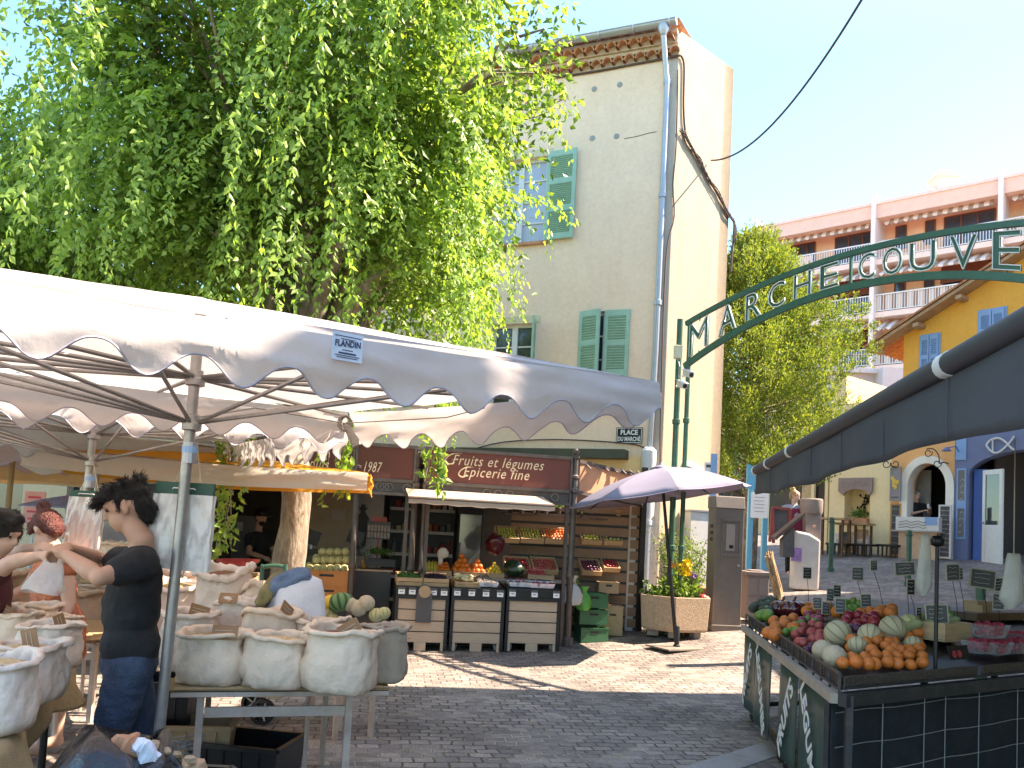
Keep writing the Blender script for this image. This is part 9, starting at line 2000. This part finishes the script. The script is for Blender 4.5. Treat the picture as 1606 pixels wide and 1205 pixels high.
def person(label, J, look, skin, top, topm, botm, hair, hairm, voxel=.016, sleeve=.5, dress=False, beard=None, cap=None, apron=None, fit=.012):
 """J: head, neck, sl, sr, el, er, wl, wr, pl (pelvis), kl, kr, al, ar ; all world points"""
 j = {k: V(*v) for k, v in J.items()}; g = min(j['al'].z, j['ar'].z)-.07; t = thing('person', label, 'person', (j['pl'].x, j['pl'].y, g)); sh = (j['sl']+j['sr'])/2; ax = (j['sl']-j['sr']).normalized(); fw = V(ax.y, -ax.x, 0).normalized(); fw = fw if fw.dot(look) > 0 else -fw; az = math.atan2(ax.y, ax.x); E3 = (0, 0, az); mid = sh.lerp(j['pl'], .45); hw = (j['sl']-j['sr']).length/2
 hp, P, rot = head_parts(j['head'], look)
 def torso(e, lo=1.): return [('e', sh+V(0, 0, -.10)+fw*.01, (hw*.86+e, .105+e, .17+e), E3), ('e', mid+fw*.015, (hw*.72+e, .115+e, .19+e), E3), ('e', j['pl']+V(0, 0, .06), (hw*.76+e, .118+e, .15+e), E3), ('c', [(j['sl'], .058+e), (sh+V(0, 0, .0), .075+e), (j['sr'], .058+e)])]
 def arm(s_, e, f=1.):
  a, b, w_ = j['s'+s_], j['e'+s_], j['w'+s_]
  return [('c', [(a, .056+e), (a.lerp(b, .5), .05+e), (b, .041+e), (b.lerp(w_, .3), .043+e), (w_, .027+e)])] if f >= 1 else [('c', [(a, .058+e), (a.lerp(b, f), .051+e*1.3)])]
 legs = lambda e: sum([[('c', [(j['pl']+ax*(.085 if s_ == 'l' else -.085)-V(0, 0, .03), .09+e), (j['pl'].lerp(j['k'+s_], .45)+ax*(.05 if s_ == 'l' else -.05), .082+e), (j['k'+s_], .058+e), (j['k'+s_].lerp(j['a'+s_], .3), .055+e), (j['a'+s_], .038+e*1.4)])] for s_ in 'lr'], [])
 feet = [('c', [(j['a'+s_]-V(0, 0, .02), .042), (j['a'+s_]+fw*.13-V(0, 0, .05), .032)]) for s_ in 'lr']
 parts = hp+[('c', [(j['head']-V(0, 0, .07)-P(0, 0, 0)*0+(P(-.02, 0, 0)-P(0, 0, 0)), .055), (j['neck'], .056), (sh, .07)])]+torso(-.012)+arm('l', 0)+arm('r', 0)+legs(-.006)+feet
 for s_ in 'lr': parts += hand_parts(j['w'+s_], (j['w'+s_]-j['e'+s_])+V(0, 0, -.02), V(0, 0, -1)+fw*.3, 1., 1.0)
 sweep_blob('body', parts, voxel, skin, t, 3)
 tp = torso(fit)+arm('l', .012, sleeve)+arm('r', .012, sleeve)
 if dress: tp += [('c', [(j['pl']+V(0, 0, .05), .15), (j['pl']-V(0, 0, .12), .17)])]
 sweep_blob(top, tp, max(voxel, .012), topm, t, 4, fold=.011)
 if not dress: sweep_blob('trousers', [('e', j['pl']+V(0, 0, .0), (hw*.78+.006, .122, .13), E3)]+legs(.008), max(voxel, .013), botm, t, 3, fold=.011)
 hc = []
 if hair: hc = hair(P, rot)
 if hc:
  ho = sweep_blob('hair', hc, max(.006, voxel*.7), hairm, t, 1); vv = list(ho.data.vertices); rs = np.random.RandomState(len(vv)); k = 2600 if voxel < .01 else 700
  ids = rs.randint(len(vv), size=k); w0 = np.array(wloc(t)); A_ = np.array([tuple(vv[i].co) for i in ids])+w0; Nn = np.array([tuple(vv[i].normal) for i in ids]); cc = np.array(P(-.03, 0, .09)); fl_ = A_-cc; fl_ -= (fl_*Nn).sum(1)[:, None]*Nn; fl_ /= np.linalg.norm(fl_, axis=1)[:, None]+1e-6
  leaves_mesh('hair_strands', A_-Nn*.004, fl_+Nn*rs.uniform(.05, .32, (k, 1))+rs.normal(0, .22, (k, 3)), rs.normal(0, 1, (k, 3)), rs.uniform(.018, .045, k), rs.uniform(.002, .004, k), hairm, t)
 for s_ in (-1, 1): mb = MB(); mb.sphere(P(.079, s_*.031, .014), .0085, 8, 6); mb.build('eye', mat('eye_dark', (.03, .02, .015), .1) if 'eye_dark' not in MATS else MATS['eye_dark'], t, smooth=True)
 if beard: sweep_blob('beard', [('e', P(.045, 0, -.07), (.052, .055, .05), rot), ('e', P(.08, 0, -.04), (.012, .035, .012), rot)], .01, beard, t, 1)
 if cap: mb = MB(); mb.sphere(P(-.012, 0, .06), (.108, .088, .075), 16, 10, rot=rot.to_matrix()); mb.box(P(.12, 0, .05), (.1, .13, .012), rot.to_matrix()); mb.build('cap', cap, t, smooth=True, sharp=40)
 if apron:
  mb = MB(); mb.grid(lambda u, v: sh.lerp(j['pl']-V(0, 0, .4), v)+ax*((u-.5)*(.2+.22*min(1, v*2.5)))+fw*(.125+.03*math.sin(v*2)), 8, 12); mb.build('apron', apron, t, solid=.006, smooth=True)
 return t, j, P
# --- the stallholder in a black T-shirt, filling a bag, seen from his left side
Wm = lambda x, y, Y=3.95: tuple(W(x, y, Y))
def tousled(P, rot):
 q = [('e', P(-.028, 0, .052), (.092, .08, .078), rot), ('e', P(-.068, 0, .0), (.05, .072, .065), rot), ('c', [(P(-.08, 0, -.03), .05), (P(-.075, 0, -.065), .035)])]
 for i in range(16):
  a = -1.1+2.2*i/15; b = P(.045, .07*math.sin(a), .085+.01*math.cos(i*3)); q.append(('c', [(b, .028), (P(.09+.012*math.sin(i*2), .072*math.sin(a), .078), .018), (P(.116+.012*math.cos(i*5), .07*math.sin(a*.9), .052+.014*math.sin(i*4)), .007)]))
 for i in range(20):
  a = i*2.4; r_ = .03+.05*(i/20); b = P(-.03+r_*math.cos(a), r_*math.sin(a), .10); q.append(('c', [(b, .022), (b+(P(.3*math.cos(a)+.2, .3*math.sin(a), .6)-P(0, 0, 0)).normalized()*.034, .007)]))
 for s_ in (-1, 1): q.append(('c', [(P(.01, s_*.077, .04), .018), (P(.012, s_*.079, -.0), .009)]))
 return q
man, jm, Pm = person('man in black T-shirt and dark jeans filling a plastic bag between the spice tables', dict(head=Wm(199, 797), neck=Wm(222, 848), sl=Wm(224, 884, 3.80), sr=Wm(214, 880, 4.15), el=Wm(156, 906, 3.62), er=Wm(158, 880, 4.28), wl=Wm(108, 873, 3.72), wr=Wm(112, 862, 3.98), pl=Wm(203, 1035, 3.97), kl=(Wm(196, 1060)[0]-.03, 3.88, .5), kr=(Wm(200, 1060)[0]+.03, 4.08, .5), al=(Wm(190, 1060)[0]+.02, 3.9, .09), ar=(Wm(200, 1060)[0]+.06, 4.1, .09)), V(-.86, -.16, -.36).normalized(), M_skin, 'tshirt', M_tee, M_jean, tousled, M_hair, voxel=.0075, sleeve=.52, fit=.009)
mb = MB(); c = W(85, 866, 3.85)
def bagf(u, v): a = u*2*math.pi; w_ = .03+.07*v; return c+V(math.cos(a)*w_*(1+.15*math.sin(a*3+v*5))-.03*v, math.sin(a)*w_*.5, -.015-.17*v+.012*math.sin(a*2)*v)
mb.grid(bagf, 24, 10); o = mb.build('clear_bag', mat('clear_film', (.7, .68, .66), .15, .1, 8, .6, 30, alpha=.45), smooth=True); tag(o, 'clear plastic bag held open in the hands of the man in black', 'bag')
# --- red haired woman in an orange dress
def bun(P, rot): return [('e', P(-.022, 0, .035), (.10, .088, .095), rot), ('e', P(-.03, 0, .145), (.045, .045, .04), rot), ('e', P(-.07, 0, -.02), (.05, .07, .07), rot), ('c', [(P(.05, .05, .05), .03), (P(.055, .075, -.0), .018)]), ('c', [(P(.05, -.05, .05), .03), (P(.055, -.075, -.0), .018)])]
Ww = lambda x, y, Y=5.5: tuple(W(x, y, Y))
person('woman with a red bun and orange dress bending over the jute sacks', dict(head=Ww(72, 830), neck=Ww(88, 866), sl=Ww(102, 886, 5.35), sr=Ww(70, 888, 5.7), el=Ww(108, 945, 5.3), er=Ww(40, 925, 5.75), wl=Ww(92, 985, 5.2), wr=Ww(10, 938, 5.6), pl=Ww(92, 990), kl=(Ww(92, 990)[0], 5.4, .48), kr=(Ww(92, 990)[0], 5.6, .48), al=(Ww(92, 990)[0], 5.4, .09), ar=(Ww(92, 990)[0], 5.6, .09)), V(-.8, .3, -.45).normalized(), M_skinp, 'dress', mat('orange_dress', (.48, .15, .07), .85, .5, 22), None, bun, mat('red_hair', (.09, .014, .008), .5, .3, 40, .8, 90), voxel=.013, sleeve=.15, dress=True)
# --- dark haired man at the left edge reaching across
def curls(P, rot): return [('e', P(-.02, 0, .05), (.112, .098, .095), rot)]+[('e', P(-.02+.085*math.cos(i*2.4), .085*math.sin(i*2.4), .06+.05*math.cos(i*1.7)), (.035, .035, .035)) for i in range(16)]
Wl = lambda x, y, Y=4.7: tuple(W(x, y, Y))
person('person with curly dark hair and burgundy top reaching in from the left edge', dict(head=Wl(2, 838), neck=Wl(-12, 878), sl=Wl(-25, 905, 4.9), sr=Wl(-15, 905, 4.5), el=Wl(22, 868, 4.95), er=Wl(18, 882, 4.4), wl=Wl(62, 858, 4.75), wr=Wl(64, 872, 4.4), pl=Wl(-40, 1040), kl=(Wl(-40, 1040)[0], 4.8, .48), kr=(Wl(-40, 1040)[0], 4.6, .48), al=(Wl(-40, 1040)[0], 4.8, .09), ar=(Wl(-40, 1040)[0], 4.6, .09)), V(.9, -.1, -.3).normalized(), M_skinp, 'top', mat('burgundy_cloth', (.08, .015, .02), .9, .2, 8), M_jean, curls, M_hair, voxel=.013, sleeve=.35)
# --- bearded shop worker with a cap behind the produce counter
Wk = lambda x, y, Y=12.0: tuple(W(x, y, Y))
def short(P, rot): return [('e', P(-.02, 0, .04), (.098, .084, .088), rot)]
def stand(f, x, base, Y, hd_, shy, dx=26, arms=None):
 hx = f(x, base)[0]; return hx
kx = Wk(408, 850)[0]
person('bearded worker in a black T-shirt and cap behind the produce counter', dict(head=Wk(410, 812), neck=Wk(405, 830), sl=Wk(392, 843, 11.85), sr=Wk(420, 843, 12.1), el=Wk(391, 868, 11.6), er=Wk(430, 866, 12.0), wl=Wk(416, 875, 11.45), wr=Wk(428, 880, 11.6), pl=Wk(406, 902), kl=(kx-.08, 12, .48), kr=(kx+.1, 12, .48), al=(kx-.08, 12, .1), ar=(kx+.1, 12, .1)), V(.75, -.55, -.15).normalized(), M_skin, 'tshirt', M_tee, M_jean, short, M_hair, voxel=.018, sleeve=.5, beard=M_hair, cap=M_black)
# --- vendor in the arched doorway and waitress with a burgundy apron
def figure_at(px, py_head, Y, label, look, **k):
 h = W(px, py_head, Y); g = h.z-1.62; x, y = h.x, h.y; return h, g
h = PL(1438, 777, B0-bn*.45, bn); g0_ = h.z-1.6
person('man in a black T-shirt standing in the arched doorway', dict(head=tuple(h), neck=(h.x, h.y+.02, h.z-.16), sl=(h.x-.2, h.y, h.z-.26), sr=(h.x+.2, h.y+.03, h.z-.26), el=(h.x-.24, h.y-.12, h.z-.52), er=(h.x+.3, h.y-.12, h.z-.5), wl=(h.x+.02, h.y-.33, h.z-.42), wr=(h.x+.18, h.y-.36, h.z-.36), pl=(h.x, h.y, g0_+.95), kl=(h.x-.1, h.y, g0_+.5), kr=(h.x+.1, h.y, g0_+.5), al=(h.x-.1, h.y, g0_+.08), ar=(h.x+.1, h.y, g0_+.08)), V(.3, -.9, -.25).normalized(), M_skinp, 'tshirt', M_tee, M_jean, short, mat('grey_hair', (.2, .18, .16), .7), voxel=.02)
mb = MB(); mb.sphere((h.x+.1, h.y-.42, h.z-.3), (.04, .03, .07), 10, 8, jit=.4); tag(mb.build('white_cup', M_white, smooth=True), 'small white cup held by the man in the arched doorway', 'cup')
h = W(1247, 778, 16.7); g0_ = h.z-1.6
person('waitress in a burgundy apron and grey top with one hand on her hip', dict(head=tuple(h), neck=(h.x, h.y+.02, h.z-.16), sl=(h.x-.19, h.y, h.z-.26), sr=(h.x+.19, h.y, h.z-.26), el=(h.x-.36, h.y-.02, h.z-.5), er=(h.x+.32, h.y-.05, h.z-.48), wl=(h.x-.19, h.y-.14, h.z-.66), wr=(h.x+.28, h.y-.28, h.z-.55), pl=(h.x, h.y, g0_+.95), kl=(h.x-.1, h.y, g0_+.5), kr=(h.x+.1, h.y, g0_+.5), al=(h.x-.1, h.y, g0_+.08), ar=(h.x+.1, h.y, g0_+.08)), V(.6, -.7, .1).normalized(), M_skinp, 'grey_top', mat('grey_top_cloth', (.3, .3, .33), .9), M_tee, bun, mat('blond_hair', (.35, .2, .09), .6, .3, 30), voxel=.02, apron=mat('burgundy_apron', (.22, .02, .045), .85))
